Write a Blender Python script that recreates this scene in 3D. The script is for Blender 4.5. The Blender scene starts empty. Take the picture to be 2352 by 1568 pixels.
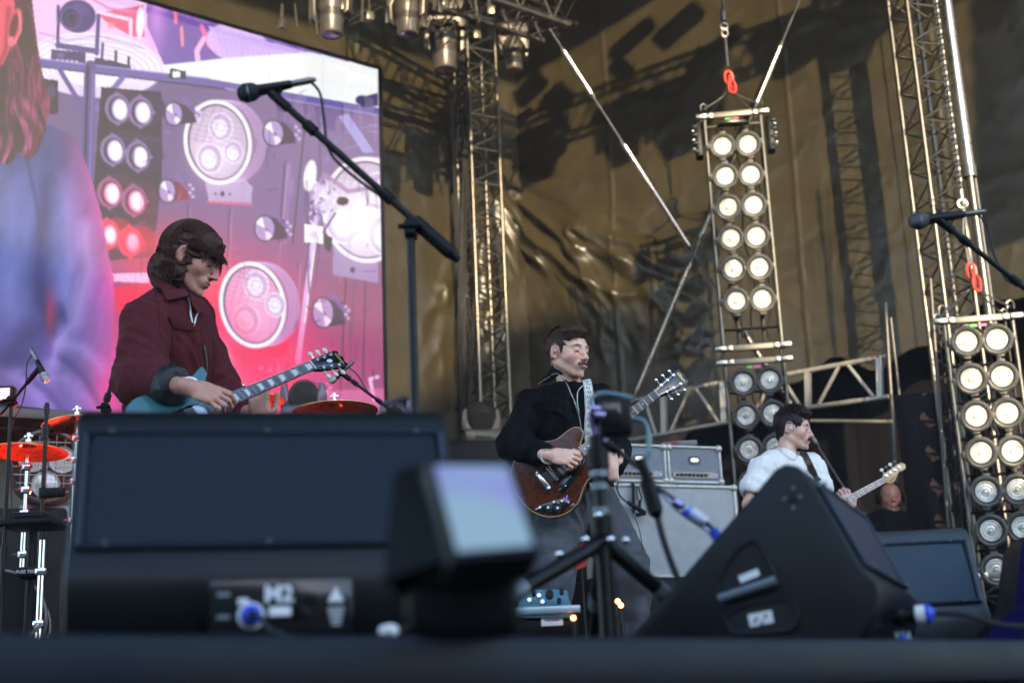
import bpy, bmesh, math, random
import numpy as np
from mathutils import Vector, Matrix, noise as mnoise
from mathutils.bvhtree import BVHTree
R = math.radians
random.seed(7); rng = np.random.default_rng(7)
scene = bpy.context.scene
COL = scene.collection

# ------------------------------------------------------------------ camera, world, sun, exposure
FPX = 3266.7; PITCH = R(15.3); ROLL = R(2.5)
CAM = Vector((0, 0, 1.45)); FLOOR = 1.577
_f = Vector((0, math.cos(PITCH), math.sin(PITCH))); _u0 = Vector((0, -math.sin(PITCH), math.cos(PITCH))); _r0 = Vector((1, 0, 0))
CR = _r0 * math.cos(ROLL) - _u0 * math.sin(ROLL); CU = _u0 * math.cos(ROLL) + _r0 * math.sin(ROLL); CF = _f
cd = bpy.data.cameras.new('camera'); cam = bpy.data.objects.new('camera', cd); COL.objects.link(cam)
cd.lens = 50; cd.sensor_width = 36; cd.clip_start = 0.05; cd.clip_end = 2000
cd.dof.use_dof = True; cd.dof.focus_distance = 6.1; cd.dof.aperture_fstop = 2.5
m = Matrix.Identity(4)
for i in range(3):
    m[i][0] = CR[i]; m[i][1] = CU[i]; m[i][2] = -CF[i]; m[i][3] = CAM[i]
cam.matrix_world = m
scene.camera = cam
SUN_DIR = Vector((0.177, -0.958, 0.2275)).normalized()      # towards the sun
EXPOSURE = 2.35
w = bpy.data.worlds.new('World'); scene.world = w; w.use_nodes = True
nt = w.node_tree; sky = nt.nodes.new('ShaderNodeTexSky'); sky.sky_type = 'NISHITA'; sky.sun_disc = False
sky.sun_elevation = math.asin(SUN_DIR.z); sky.sun_rotation = math.atan2(SUN_DIR.x, SUN_DIR.y)
sky.air_density = 1.0; sky.dust_density = 0.6; sky.ozone_density = 2.0
bg = nt.nodes['Background']; nt.links.new(sky.outputs[0], bg.inputs[0]); bg.inputs[1].default_value = 0.15
sl = bpy.data.lights.new('sun', 'SUN'); sun = bpy.data.objects.new('sun', sl); COL.objects.link(sun)
sl.energy = 2.3; sl.angle = R(0.6); sl.color = (1.0, 0.80, 0.50)
sun.rotation_euler = SUN_DIR.to_track_quat('Z', 'Y').to_euler(); sun.location = SUN_DIR * 40
scene.view_settings.view_transform = 'Standard'; scene.view_settings.look = 'None'
scene.view_settings.exposure = EXPOSURE; scene.view_settings.gamma = 1.0; scene.view_settings.use_curve_mapping = False
scene.render.engine = 'CYCLES'
cy = scene.cycles; cy.use_denoising = True; cy.max_bounces = 6; cy.diffuse_bounces = 3; cy.glossy_bounces = 3
cy.transmission_bounces = 4; cy.sample_clamp_indirect = 4.0; cy.caustics_reflective = False; cy.caustics_refractive = False
cy.use_adaptive_sampling = True; cy.adaptive_threshold = 0.02

# ------------------------------------------------------------------ projection helpers
def ray(px, py):
    return CF + CR * ((px - 1176) / FPX) + CU * ((784 - py) / FPX)
def U(px, py, d):
    "world point seen at that place in the picture, d metres deep"
    v = ray(px, py); return CAM + v * (d / v.y)
def on_plane(px, py, p0, n):
    v = ray(px, py); return CAM + v * ((p0 - CAM).dot(n) / v.dot(n))
def proj(p):
    q = Vector(p) - CAM; z = q.dot(CF)
    return 1176 + FPX * q.dot(CR) / z, 784 - FPX * q.dot(CU) / z
def lerp(a, b, t): return a + (b - a) * t
def ppm(d): return FPX / d

# ------------------------------------------------------------------ object helpers
WP = {}
def tag(o, label=None, cat=None, group=None, kind=None):
    if label: o['label'] = label
    if cat: o['category'] = cat
    if group: o['group'] = group
    if kind: o['kind'] = kind
    return o
def thing(name, label, cat, loc, group=None):
    o = bpy.data.objects.new(name, None); o.empty_display_size = 0.1; COL.objects.link(o)
    o.location = loc; WP[o] = Vector(loc)
    return tag(o, label, cat, group)
def link_mesh(name, me, parent=None, M=None, origin=None):
    "M: world matrix of the mesh data"
    o = bpy.data.objects.new(name, me); COL.objects.link(o)
    M = M or Matrix.Identity(4)
    if parent is not None:
        o.parent = parent; o.matrix_local = Matrix.Translation(-WP[parent]) @ M
    else: o.matrix_local = M
    WP[o] = M.translation.copy()
    return o
def frame(o, x, z):
    "matrix with origin o, local x axis, local z axis (approx)"
    x = Vector(x).normalized(); z = Vector(z); y = z.cross(x).normalized(); z = x.cross(y)
    M = Matrix.Identity(4)
    for i in range(3):
        M[i][0] = x[i]; M[i][1] = y[i]; M[i][2] = z[i]; M[i][3] = o[i]
    return M
class MB:
    def __init__(s): s.v = []; s.f = []; s.M = None; s.mi = []; s.cur = 0
    def add(s, vs, fs):
        n = len(s.v)
        if s.M is not None: vs = [s.M @ Vector(p) for p in vs]
        s.v.extend([tuple(p) for p in vs]); s.f.extend([tuple(i + n for i in f) for f in fs]); s.mi.extend([s.cur] * len(fs)); return s
    def box(s, c, size, M=None, bev=0.0):
        hx, hy, hz = size[0] / 2, size[1] / 2, size[2] / 2; c = Vector(c)
        if bev <= 0:
            vs = [Vector((x, y, z)) for x in (-hx, hx) for y in (-hy, hy) for z in (-hz, hz)]
            fs = [(0, 1, 3, 2), (4, 6, 7, 5), (0, 4, 5, 1), (2, 3, 7, 6), (0, 2, 6, 4), (1, 5, 7, 3)]
        else:
            b = min(bev, hx * .98, hy * .98, hz * .98)
            bm = bmesh.new(); bmesh.ops.create_cube(bm, size=1)
            for v in bm.verts: v.co = Vector((v.co.x * size[0], v.co.y * size[1], v.co.z * size[2]))
            bmesh.ops.bevel(bm, geom=bm.edges[:], offset=b, segments=2, affect='EDGES', profile=.5)
            bm.verts.index_update(); vs = [v.co.copy() for v in bm.verts]; fs = [tuple(v.index for v in f.verts) for f in bm.faces]; bm.free()
        if M is not None: vs = [M.to_3x3() @ v for v in vs]
        return s.add([v + c for v in vs], fs)
    def tube(s, p0, p1, r, n=8, r1=None, caps=True):
        return s.path([p0, p1], [r, r if r1 is None else r1], n, caps)
    def path(s, pts, r, n=8, caps=True, closed=False):
        pts = [Vector(p) for p in pts]; k = len(pts)
        rs = r if isinstance(r, (list, tuple)) else [r] * k
        vs = []; fs = []; nrm = None
        for i, p in enumerate(pts):
            if closed: t = pts[(i + 1) % k] - pts[i - 1]
            else: t = pts[min(i + 1, k - 1)] - pts[max(i - 1, 0)]
            t.normalize()
            if nrm is None: nrm = t.orthogonal().normalized()
            else:
                nrm = nrm - t * nrm.dot(t)
                nrm = nrm.normalized() if nrm.length > 1e-6 else t.orthogonal().normalized()
            b = t.cross(nrm)
            for j in range(n):
                a = 2 * math.pi * j / n; vs.append(p + (nrm * math.cos(a) + b * math.sin(a)) * rs[i])
        for i in range(k if closed else k - 1):
            i2 = (i + 1) % k
            for j in range(n):
                j2 = (j + 1) % n; fs.append((i * n + j, i * n + j2, i2 * n + j2, i2 * n + j))
        if caps and not closed: fs.append(tuple(range(n - 1, -1, -1))); fs.append(tuple((k - 1) * n + j for j in range(n)))
        return s.add(vs, fs)
    def lathe(s, prof, M=None, n=24, closed=False):
        "prof: (r, z) pairs round the local z axis of M"
        vs = []; fs = []; k = len(prof)
        for r_, z in prof:
            for j in range(n):
                a = 2 * math.pi * j / n; vs.append(Vector((max(r_, 1e-5) * math.cos(a), max(r_, 1e-5) * math.sin(a), z)))
        for i in range(k if closed else k - 1):
            i2 = (i + 1) % k
            for j in range(n):
                j2 = (j + 1) % n; fs.append((i * n + j, i * n + j2, i2 * n + j2, i2 * n + j))
        if M is not None: vs = [M @ v for v in vs]
        return s.add(vs, fs)
    def prism(s, out, z0, z1, M=None, bev=0.0, seg=2):
        "outline (x,y) list extruded from z0 to z1; bev rounds both rims"
        def area(o): return sum(o[i][0] * o[(i + 1) % len(o)][1] - o[(i + 1) % len(o)][0] * o[i][1] for i in range(len(o)))
        out = list(out)
        if area(out) < 0: out.reverse()
        n = len(out); rings = []
        if bev > 0:
            nr = []
            for i in range(n):
                a = Vector(out[i - 1]); b = Vector(out[i]); c = Vector(out[(i + 1) % n])
                e1 = (b - a).normalized(); e2 = (c - b).normalized()
                m_ = (Vector((e1.y, -e1.x)) + Vector((e2.y, -e2.x)))
                m_ = m_.normalized() if m_.length > 1e-6 else Vector((e1.y, -e1.x)); nr.append(m_)
            for q in range(seg + 1):
                a = math.pi / 2 * q / seg; ins = bev * (1 - math.sin(a)); rings.append((ins, z0 + bev * (1 - math.cos(a))))
            for q in range(seg + 1):
                a = math.pi / 2 * (1 - q / seg); ins = bev * (1 - math.sin(a)); rings.append((ins, z1 - bev * (1 - math.cos(a))))
        else: nr = [Vector((0, 0))] * n; rings = [(0, z0), (0, z1)]
        vs = [Vector((out[i][0] - nr[i].x * ins, out[i][1] - nr[i].y * ins, z)) for ins, z in rings for i in range(n)]
        fs = []
        for k in range(len(rings) - 1):
            for i in range(n):
                j = (i + 1) % n; fs.append((k * n + i, k * n + j, (k + 1) * n + j, (k + 1) * n + i))
        fs.append(tuple(range(n - 1, -1, -1))); fs.append(tuple((len(rings) - 1) * n + i for i in range(n)))
        if M is not None: vs = [M @ v for v in vs]
        return s.add(vs, fs)
    def ball(s, c, r, n=10, M=None):
        rr = r if isinstance(r, (tuple, list)) else (r, r, r)
        prof = [(math.sin(math.pi * i / n), -math.cos(math.pi * i / n)) for i in range(n + 1)]
        S = Matrix.Translation(Vector(c)) @ (M.to_4x4() if M is not None else Matrix.Identity(4)) @ Matrix.Diagonal((rr[0], rr[1], rr[2], 1))
        return s.lathe(prof, S, n + 4)
    def torus(s, M, R_, r, n=24, m=8):
        pts = [M @ Vector((R_ * math.cos(2 * math.pi * i / n), R_ * math.sin(2 * math.pi * i / n), 0)) for i in range(n)]
        return s.path(pts, r, m, closed=True)
    def mesh(s, name, mats, smooth=True, origin=None):
        me = bpy.data.meshes.new(name)
        vs = s.v if origin is None else [(v[0] - origin[0], v[1] - origin[1], v[2] - origin[2]) for v in s.v]
        me.from_pydata(vs, [], s.f)
        for mt in (mats if isinstance(mats, (list, tuple)) else [mats]): me.materials.append(mt)
        if isinstance(mats, (list, tuple)) and len(mats) > 1: me.polygons.foreach_set('material_index', s.mi)
        if smooth:
            me.polygons.foreach_set('use_smooth', [True] * len(me.polygons)); me.set_sharp_from_angle(angle=R(38))
        me.update(); return me
    def build(s, name, mats, parent=None, smooth=True, **kw):
        a = np.array(s.v); c = Vector(((a.min(0) + a.max(0)) / 2).tolist())
        if parent is None: c.z = float(a[:, 2].min())
        o = link_mesh(name, s.mesh(name, mats, smooth, c), parent, Matrix.Translation(c))
        if kw: tag(o, **kw)
        return o
def stroke2d(pts, n=8):
    "Catmull-Rom through points"
    pts = [Vector(p) for p in pts]; out = []
    for i in range(len(pts) - 1):
        p0 = pts[max(i - 1, 0)]; p1 = pts[i]; p2 = pts[i + 1]; p3 = pts[min(i + 2, len(pts) - 1)]
        for k in range(n):
            t = k / n; out.append(.5 * ((2 * p1) + (p2 - p0) * t + (2 * p0 - 5 * p1 + 4 * p2 - p3) * t * t + (3 * p1 - p0 - 3 * p2 + p3) * t ** 3))
    out.append(pts[-1]); return out
def closed_curve(pts, n=6):
    pts = [Vector(p) for p in pts]; k = len(pts); out = []
    for i in range(k):
        p0, p1, p2, p3 = pts[i - 1], pts[i], pts[(i + 1) % k], pts[(i + 2) % k]
        for q in range(n):
            t = q / n; out.append(.5 * ((2 * p1) + (p2 - p0) * t + (2 * p0 - 5 * p1 + 4 * p2 - p3) * t * t + (3 * p1 - p0 - 3 * p2 + p3) * t ** 3))
    return out
def text_mesh(txt, size, mat, name='lettering', depth=0.0006, bold=0.0, italic=0.0):
    cu = bpy.data.curves.new('text', 'FONT'); cu.body = txt; cu.size = size; cu.extrude = depth; cu.offset = bold; cu.shear = italic
    cu.align_x = 'CENTER'; cu.align_y = 'CENTER'; cu.resolution_u = 3
    o = bpy.data.objects.new('text', cu); COL.objects.link(o); dg = bpy.context.evaluated_depsgraph_get()
    me = bpy.data.meshes.new_from_object(o.evaluated_get(dg)); bpy.data.objects.remove(o); me.materials.clear(); me.materials.append(mat); me.name = name
    return me

# ------------------------------------------------------------------ materials
MATS = {}
def mat(name, col, rough=.5, metal=0., spec=.5, var=.0, vscale=8., bump=0., bscale=60., emit=None, estr=0., dirt=0., dcol=(.02, .018, .016), aniso=None, sheen=0., coat=0., attr=None, trans=0., detail=6):
    m = bpy.data.materials.new(name); m.use_nodes = True; nt = m.node_tree; N = nt.nodes; L = nt.links
    b = N['Principled BSDF']; b.inputs['Roughness'].default_value = rough; b.inputs['Metallic'].default_value = metal
    b.inputs['Specular IOR Level'].default_value = spec; b.inputs['Base Color'].default_value = (*col, 1)
    if sheen: b.inputs['Sheen Weight'].default_value = sheen; b.inputs['Sheen Roughness'].default_value = .4
    if coat: b.inputs['Coat Weight'].default_value = coat; b.inputs['Coat Roughness'].default_value = .08
    if trans: b.inputs['Transmission Weight'].default_value = trans
    tc = N.new('ShaderNodeTexCoord'); cur = None
    if attr:
        a = N.new('ShaderNodeAttribute'); a.attribute_name = attr; cur = a.outputs['Color']
    if var:
        nz = N.new('ShaderNodeTexNoise'); nz.inputs['Scale'].default_value = vscale; nz.inputs['Detail'].default_value = detail; nz.inputs['Roughness'].default_value = .6
        L.new(tc.outputs['Object'], nz.inputs['Vector'])
        mr = N.new('ShaderNodeMapRange'); mr.inputs['From Min'].default_value = .25; mr.inputs['From Max'].default_value = .75
        mr.inputs['To Min'].default_value = 1 - var; mr.inputs['To Max'].default_value = 1 + var; L.new(nz.outputs['Fac'], mr.inputs['Value'])
        mx = N.new('ShaderNodeVectorMath'); mx.operation = 'SCALE'
        if cur: L.new(cur, mx.inputs[0])
        else: mx.inputs[0].default_value = col
        L.new(mr.outputs[0], mx.inputs['Scale']); cur = mx.outputs[0]
        mr2 = N.new('ShaderNodeMapRange'); mr2.inputs['To Min'].default_value = max(0.02, rough - .12); mr2.inputs['To Max'].default_value = min(1, rough + .15)
        L.new(nz.outputs['Fac'], mr2.inputs['Value']); L.new(mr2.outputs[0], b.inputs['Roughness'])
    if dirt:
        nz = N.new('ShaderNodeTexNoise'); nz.inputs['Scale'].default_value = vscale * 2.7; nz.inputs['Detail'].default_value = 8; L.new(tc.outputs['Object'], nz.inputs['Vector'])
        cr = N.new('ShaderNodeMapRange'); cr.inputs['From Min'].default_value = .52; cr.inputs['From Max'].default_value = .7; cr.inputs['To Max'].default_value = dirt; L.new(nz.outputs['Fac'], cr.inputs['Value'])
        mm = N.new('ShaderNodeMix'); mm.data_type = 'RGBA'; L.new(cr.outputs[0], mm.inputs[0]); mm.inputs[7].default_value = (*dcol, 1)
        if cur: L.new(cur, mm.inputs[6])
        else: mm.inputs[6].default_value = (*col, 1)
        cur = mm.outputs[2]
    if cur: L.new(cur, b.inputs['Base Color'])
    if bump:
        nb = N.new('ShaderNodeTexNoise'); nb.inputs['Scale'].default_value = bscale; nb.inputs['Detail'].default_value = 4; L.new(tc.outputs['Object'], nb.inputs['Vector'])
        bp = N.new('ShaderNodeBump'); bp.inputs['Strength'].default_value = bump; bp.inputs['Distance'].default_value = .01
        L.new(nb.outputs['Fac'], bp.inputs['Height']); L.new(bp.outputs[0], b.inputs['Normal'])
    if emit: b.inputs['Emission Color'].default_value = (*emit, 1); b.inputs['Emission Strength'].default_value = estr
    MATS[name] = m; return m
K = 2 ** -EXPOSURE
black_metal = mat('black_metal', (.003, .003, .0035), .36, .0, .25, .25, 12, dirt=.3, dcol=(.03, .028, .025))
black_plastic = mat('black_plastic', (.002, .002, .0025), .4, 0, .2, var=.2, vscale=20, bump=.08, bscale=400)
black_paint = mat('black_textured_paint', (.002, .0022, .003), .42, 0, .2, var=.25, vscale=9, bump=.25, bscale=260, dirt=.35, dcol=(.010, .010, .012))
rubber = mat('rubber', (.012, .012, .013), .7)
alu = mat('aluminium', (.13, .118, .10), .33, 1., var=.18, vscale=14, bump=.05, bscale=120, dirt=.6, dcol=(.08, .07, .06))
alu_dull = mat('dull_aluminium', (.11, .10, .09), .42, .8, var=.2, vscale=10, dirt=.5, dcol=(.06, .055, .05))
mast_alu = mat('polished_aluminium', (.36, .33, .29), .28, 1., var=.15, vscale=14)
chrome = mat('chrome', (.8, .8, .8), .12, 1., var=.08, vscale=20)
steel = mat('steel', (.19, .18, .17), .32, .9, var=.2, vscale=30)
white_plastic = mat('white_plastic', (.78, .78, .76), .4)
paper = mat('white_sticker', (.80, .80, .78), .6)
red_paint = mat('red_paint', (.62, .045, .03), .38, var=.15, vscale=30, dirt=.3)
green_tape = mat('green_tape', (.12, .62, .12), .6); pink_tape = mat('pink_tape', (.75, .12, .30), .6); yellow_tape = mat('yellow_tape', (.75, .50, .06), .55)
blue_plastic = mat('blue_plastic', (.03, .08, .62), .35)
# ------------------------------------------------------------------ the setting
S = Vector((.79, .62, 0)).normalized(); NS = Vector((-S.y, S.x, 0))          # along the stage front, and upstage
W = Vector((.84, -.545, 0)).normalized(); NW = Vector((W.y, -W.x, 0))         # along the side tarpaulin (n towards the stage)
if NW.y > 0: NW = -NW
Zv = Vector((0, 0, 1))
def vnoise(x, y, seed=0):
    "value noise, numpy"
    xi = np.floor(x).astype(np.int64); yi = np.floor(y).astype(np.int64); xf = x - xi; yf = y - yi
    def h(a, b):
        n = (a * 374761393 + b * 668265263 + seed * 974711) & 0x7fffffff; n = ((n ^ (n >> 13)) * 1274126177) & 0x7fffffff
        return ((n ^ (n >> 16)) & 0xffff) / 65535.0
    u = xf * xf * (3 - 2 * xf); v = yf * yf * (3 - 2 * yf)
    return (h(xi, yi) * (1 - u) + h(xi + 1, yi) * u) * (1 - v) + (h(xi, yi + 1) * (1 - u) + h(xi + 1, yi + 1) * u) * v
def fbm(x, y, o=4, seed=0):
    a = .5; s = 0
    for i in range(o): s = s + a * vnoise(x, y, seed + i); x = x * 2.03 + 11; y = y * 2.03 + 7; a *= .5
    return s
def np_proj(P):
    q = P - np.array(CAM); z = q @ np.array(CF)
    return 1176 + FPX * (q @ np.array(CR)) / z, 784 - FPX * (q @ np.array(CU)) / z
def grid_mesh(name, P, mats, smooth=True, col=None):
    h, w_ = P.shape[:2]; me = bpy.data.meshes.new(name)
    idx = np.arange(h * w_).reshape(h, w_); q = np.stack([idx[:-1, :-1], idx[:-1, 1:], idx[1:, 1:], idx[1:, :-1]], -1).reshape(-1, 4)
    me.vertices.add(h * w_); me.vertices.foreach_set('co', P.reshape(-1).astype(np.float32))
    me.loops.add(q.size); me.loops.foreach_set('vertex_index', q.reshape(-1).astype(np.int32))
    me.polygons.add(len(q)); me.polygons.foreach_set('loop_start', (np.arange(len(q)) * 4).astype(np.int32))
    me.update(calc_edges=True)
    me.polygons.foreach_set('use_smooth', [smooth] * len(q))
    if col is not None:
        at = me.color_attributes.new('Col', 'FLOAT_COLOR', 'POINT'); c4 = np.ones((h * w_, 4), np.float32); c4[:, :3] = col.reshape(-1, 3); at.data.foreach_set('color', c4.reshape(-1))
    me.materials.append(mats); me.validate(); return me
# ground, stage floor, stage front
asphalt = mat('trodden_ground', (.045, .045, .04), .9, var=.3, vscale=3, bump=.3)
MB().box((0, 40, -.05), (400, 400, .1)).build('ground', asphalt, kind='structure')
floor_m = mat('stage_floor_black', (.005, .006, .009), .55, 0, .35, var=.35, vscale=2.5, bump=.15, bscale=40, dirt=.5, dcol=(.02, .022, .026))
EO = Vector((0, 2.08, 0))                                                     # a point of the stage front edge
def plan(a, b): return EO + S * a + NS * b                                    # a along the front, b upstage
def slab(mb, a0, a1, b0, b1, z0, z1, bev=0):
    c = plan((a0 + a1) / 2, (b0 + b1) / 2); c.z = (z0 + z1) / 2
    mb.box(c, (a1 - a0, b1 - b0, z1 - z0), frame((0, 0, 0), S, Zv), bev); return mb
slab(MB(), -14, 14, 0.05, 20, 1.44, FLOOR).build('stage_floor', floor_m, kind='structure')
edge_m = mat('stage_edge_rubber', (.004, .008, .0155), .5, 0, .25, var=.3, vscale=5, bump=.1)
slab(MB(), -14, 14, -.012, .05, 1.50, FLOOR + .004, .015).build('stage_edge', edge_m, kind='structure')
skirt_m = mat('stage_skirt_cloth', (.0025, .0045, .008), .85, 0, .2, var=.25, vscale=4, bump=.3, bscale=30)
P = np.zeros((30, 420, 3))
for j in range(420):
    for i in range(30):
        a = -13.9 + 27.8 * j / 419; z = 1.498 * i / 29
        p = plan(a, .01 + .012 * math.sin(a * 21 + 2 * math.sin(a * 3)) * (1.2 - i / 29)); P[i, j] = (p.x, p.y, z)
o = link_mesh('stage_skirt', grid_mesh('stage_skirt', P, skirt_m)); tag(o, kind='structure')
# roof over the stage (casts the shade on the upper left of the back wall)
roof_m = mat('roof_canvas_black', (.02, .02, .022), .6, var=.2)
RE = Vector((2.2, 5.0, 11.0))
mb = MB(); c = RE + NS * 8 + S * 2 + Zv * .2
mb.box(c, (32, 16, .4), frame((0, 0, 0), S, Zv)); mb.build('roof', roof_m, kind='structure')
# unseen blocker behind the audience, outline fitted to keep the sun off the players
T0 = on_plane(1700, 500, U(1700, 500, 13.6), NW)
blocker_m = mat('blocker_grey', (.16, .15, .14), .7, var=.2)
def sunback(p, y): return p + SUN_DIR * ((y - p.y) / SUN_DIR.y)
cnB = T0 + W * -2.62
prof = [sunback(on_plane(885, 925, cnB, NS), -22), sunback(on_plane(1040, 880, cnB, NS), -22), sunback(on_plane(1110, 800, cnB, NS), -22), sunback(on_plane(1200, 730, T0, NW), -22), sunback(on_plane(1420, 700, T0, NW), -22), sunback(on_plane(1520, 745, T0, NW), -22), sunback(U(1690, 800, 12.0), -22), sunback(U(1790, 810, 12.0), -22), sunback(U(1990, 800, 11.9), -22), sunback(U(2290, 1010, 10.0), -22)]
prof = sorted([(p.x, p.z) for p in prof])
out = [(-24, 0), (26, 0), (26, prof[-1][1] - 2.5), (prof[-1][0] + 3, prof[-1][1] - 1.0)] + prof[::-1] + [(prof[0][0] - 2.0, prof[0][1] - .2), (-24, prof[0][1] - .5)]
mb = MB(); mb.prism(out, 0, 9, Matrix(((1, 0, 0, 0), (0, 0, -1, -22), (0, 1, 0, 0), (0, 0, 0, 1))), 0)
mb.build('sun_blocker', blocker_m, smooth=False, label='unseen low building roofs behind the audience, opposite the stage', cat='blocker')

# ---- tarpaulins
tarp_m = mat('pvc_tarpaulin', (.031, .0245, .0120), .33, spec=.42, var=.22, vscale=1.3, bump=.10, bscale=14, dirt=.3, dcol=(.015, .012, .009))
def folds(px, py, X, Y):
    h = np.zeros_like(px)
    for cx, cy, amp, r0, r1, ff, sd, ac, aw in ((1085, 385, .22, 60, 560, 5.5, 3, 60, 55), (1290, 500, .13, 60, 420, 6, 9, 48, 42), (1905, 770, .08, 50, 220, 7, 5, 265, 70), (1700, 800, .07, 40, 260, 7, 8, 190, 40)):
        dx = px - cx; dy = py - cy; r = np.hypot(dx, dy) + 1e-3; th = np.arctan2(dy, dx)
        n = fbm(th * ff + 20, r * .005 + sd, 3, sd); rid = (1 - np.abs(2 * n - 1)) ** 4
        da = np.abs((np.degrees(th) - ac + 180) % 360 - 180)
        wdw = np.clip((r - r0) / 110, 0, 1) * np.clip((r1 - r) / 260, 0, 1) * np.clip((aw - da) / 25, 0, 1) * (.35 + .9 * fbm(px * .008, py * .008, 2, sd + 50))
        h = h + amp * rid * wdw
    for a_ in (-1.45, .62, 2.1): h = h + .012 * np.exp(-((X - a_ - .02 * np.sin(Y)) / .022) ** 2)
    h = h + .035 * fbm(X * .8, Y * .8, 4, 31) + .012 * (1 - np.abs(2 * fbm(X * 2.2 + Y * 1.1, Y * 3.1 - X, 3, 77) - 1)) ** 4
    return h
def tarp(o, d, n, a0, a1, z0, z1, nx, ny, lowfn=None, amp=1.0):
    A, Z = np.meshgrid(np.linspace(a0, a1, nx), np.linspace(z0, z1, ny)); P = np.zeros((ny, nx, 3))
    for k in range(3): P[..., k] = o[k] + d[k] * A
    P[..., 2] = Z
    if lowfn is not None: P[..., 2] = np.maximum(Z, lowfn(A)) + 0 * Z
    px, py = np_proj(P.reshape(-1, 3)); px = px.reshape(A.shape); py = py.reshape(A.shape)
    h = folds(px, py, A, Z) * amp
    for k in range(3): P[..., k] += n[k] * h
    return P
CORNER_A = -(T0 - Vector((0, 0, 0))).dot(W)                                  # not used for placement, kept readable
def low(A): return 4.35 + .09 * np.sin(A * 3.1) + .05 * np.sin(A * 9) + .30 * np.clip(A / .8, 0, 1) + .2 * np.clip(A - 1.2, 0, 2) - 1.1 * np.clip((-.75 - A) / .8, 0, 1)
side = thing('tarpaulin_wall', 'wrinkled dark tarpaulin side wall with truss and lamp shadows on it', 'tarpaulin', (T0.x, T0.y, 4.4))
ea = [-2.62, 3.02, 9.0]
zz = [3.0, 11.2]
for i in range(2):
    link_mesh('sheet', grid_mesh('sheet', tarp(T0, W, NW, ea[i], ea[i + 1] - .004, zz[0], zz[1], 300 if i == 0 else 200, 240, low), tarp_m), side)
cn = T0 + W * -2.62
back = thing('tarpaulin_wall', 'dark tarpaulin back wall between the video screen and the corner truss', 'tarpaulin', (cn.x, cn.y, 2.0))
def backp(nx, ny):
    return tarp(cn, -S, -NS, 0.0, 9.0, 2.0, 11.2, nx, ny)
link_mesh('sheet', grid_mesh('sheet', backp(420, 220), tarp_m), back)
# dark sheet stands in for the unlit void behind the beams; purple net at right
void_m = mat('void_black', (.0018, .0014, .003), .8, 0, .15, var=.5, vscale=1.2, bump=.4, bscale=6)
def drape(name, p, d, n, a0, a1, z0, z1, m_, label, f=14, amp=.05):
    A, Z = np.meshgrid(np.linspace(a0, a1, 220), np.linspace(z0, z1, 50)); P = np.zeros(A.shape + (3,))
    h = amp * np.sin(A * f + 1.5 * np.sin(A * 2.3) + .4 * np.sin(Z * 2)) * (.6 + .4 * np.sin(Z)) + amp * 1.5 * fbm(A * 1.3, Z * 1.3, 3, 5)
    for k in range(3): P[..., k] = p[k] + d[k] * A + n[k] * h
    P[..., 2] = Z
    o = link_mesh(name, grid_mesh(name, P, m_)); tag(o, label, 'curtain'); return o
drape('void_backdrop', T0 - NW * 1.1, W, NW, -5.5, 8, 1.61, 5.6, void_m, 'dark sheet standing in for the unlit void under the tarpaulin, behind the beams')
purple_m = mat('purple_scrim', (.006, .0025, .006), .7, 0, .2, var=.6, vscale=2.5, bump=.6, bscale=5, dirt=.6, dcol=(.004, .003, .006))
q0 = U(2066, 900, 11.6)
drape('scrim_net', q0, Vector((.97, -.24, 0)).normalized(), Vector((-.24, -.97, 0)).normalized(), -.05, 1.9, 1.58, 4.0, purple_m, 'crumpled dark purple net hanging beside the right tower', 9, .10)

# ---- beam with moving heads above the frame: its shadow falls on the tarpaulin
sh_truss = thing('lighting_truss', 'high truss carrying moving lights above the stage, seen by its shadow on the tarpaulin', 'truss', (3, 9, 9))
KS = 5.5
def cast(px, py, k=KS): return on_plane(px, py, T0, NW) + SUN_DIR * k
def truss(mb, a, b, wv, hv, r=.025, rb=.012, step=.5, planar=False):
    "lattice girder from a to b; wv, hv its half section vectors"
    cs = [wv + hv, -wv + hv, -wv - hv, wv - hv] if not planar else [hv, -hv]
    for c in cs: mb.tube(a + c, b + c, r, 8)
    L = (b - a).length; n = max(1, round(L / step)); k = len(cs)
    for i in range(n):
        p = a.lerp(b, i / n); q = a.lerp(b, (i + 1) / n); mid = a.lerp(b, (i + .5) / n)
        for j in range(k if not planar else 1):
            c1 = cs[j]; c2 = cs[(j + 1) % k]
            mb.tube(p + c1, mid + c2, rb, 5, caps=False); mb.tube(mid + c2, q + c1, rb, 5, caps=False)
            if i % 2 == 0: mb.tube(p + c1, p + c2, rb, 5, caps=False)
    return mb
a = cast(880, 250); b = cast(2420, -170)
# keep the shadow line of the photograph: two points on it
a = cast(1160, 335); b = cast(2050, 5); dv = (b - a); a = a - dv * .55; b = b + dv * .25
mb = MB(); truss(mb, a, b, Vector((0, .2, 0)), Vector((0, 0, .2)), .028, .011, .42); mb.build('lattice', alu_dull, sh_truss)
mb = MB()
def mover_body(mb, top, h, w_, tilt=0.0):
    "silhouette of a moving head hanging from top: base, yoke arms, head"
    ax = Vector((1, 0, 0)); T = Matrix.Rotation(tilt, 3, 'Y')
    mb.box(top + T @ Vector((0, 0, -.06)), (w_ * 1.05, w_ * .8, .12), T, .02)
    for s_ in (-1, 1): mb.box(top + T @ Vector((s_ * w_ * .48, 0, -.12 - h * .2)), (.05, .14, h * .42), T, .015)
    mb.lathe([(0, 0), (w_ * .36, 0), (w_ * .42, -h * .12), (w_ * .42, -h * .35), (w_ * .34, -h * .5), (w_ * .30, -h * .62), (0, -h * .62)],
             Matrix.Translation(top + T @ Vector((0, 0, -.15))) @ T.to_4x4(), 16)
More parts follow.
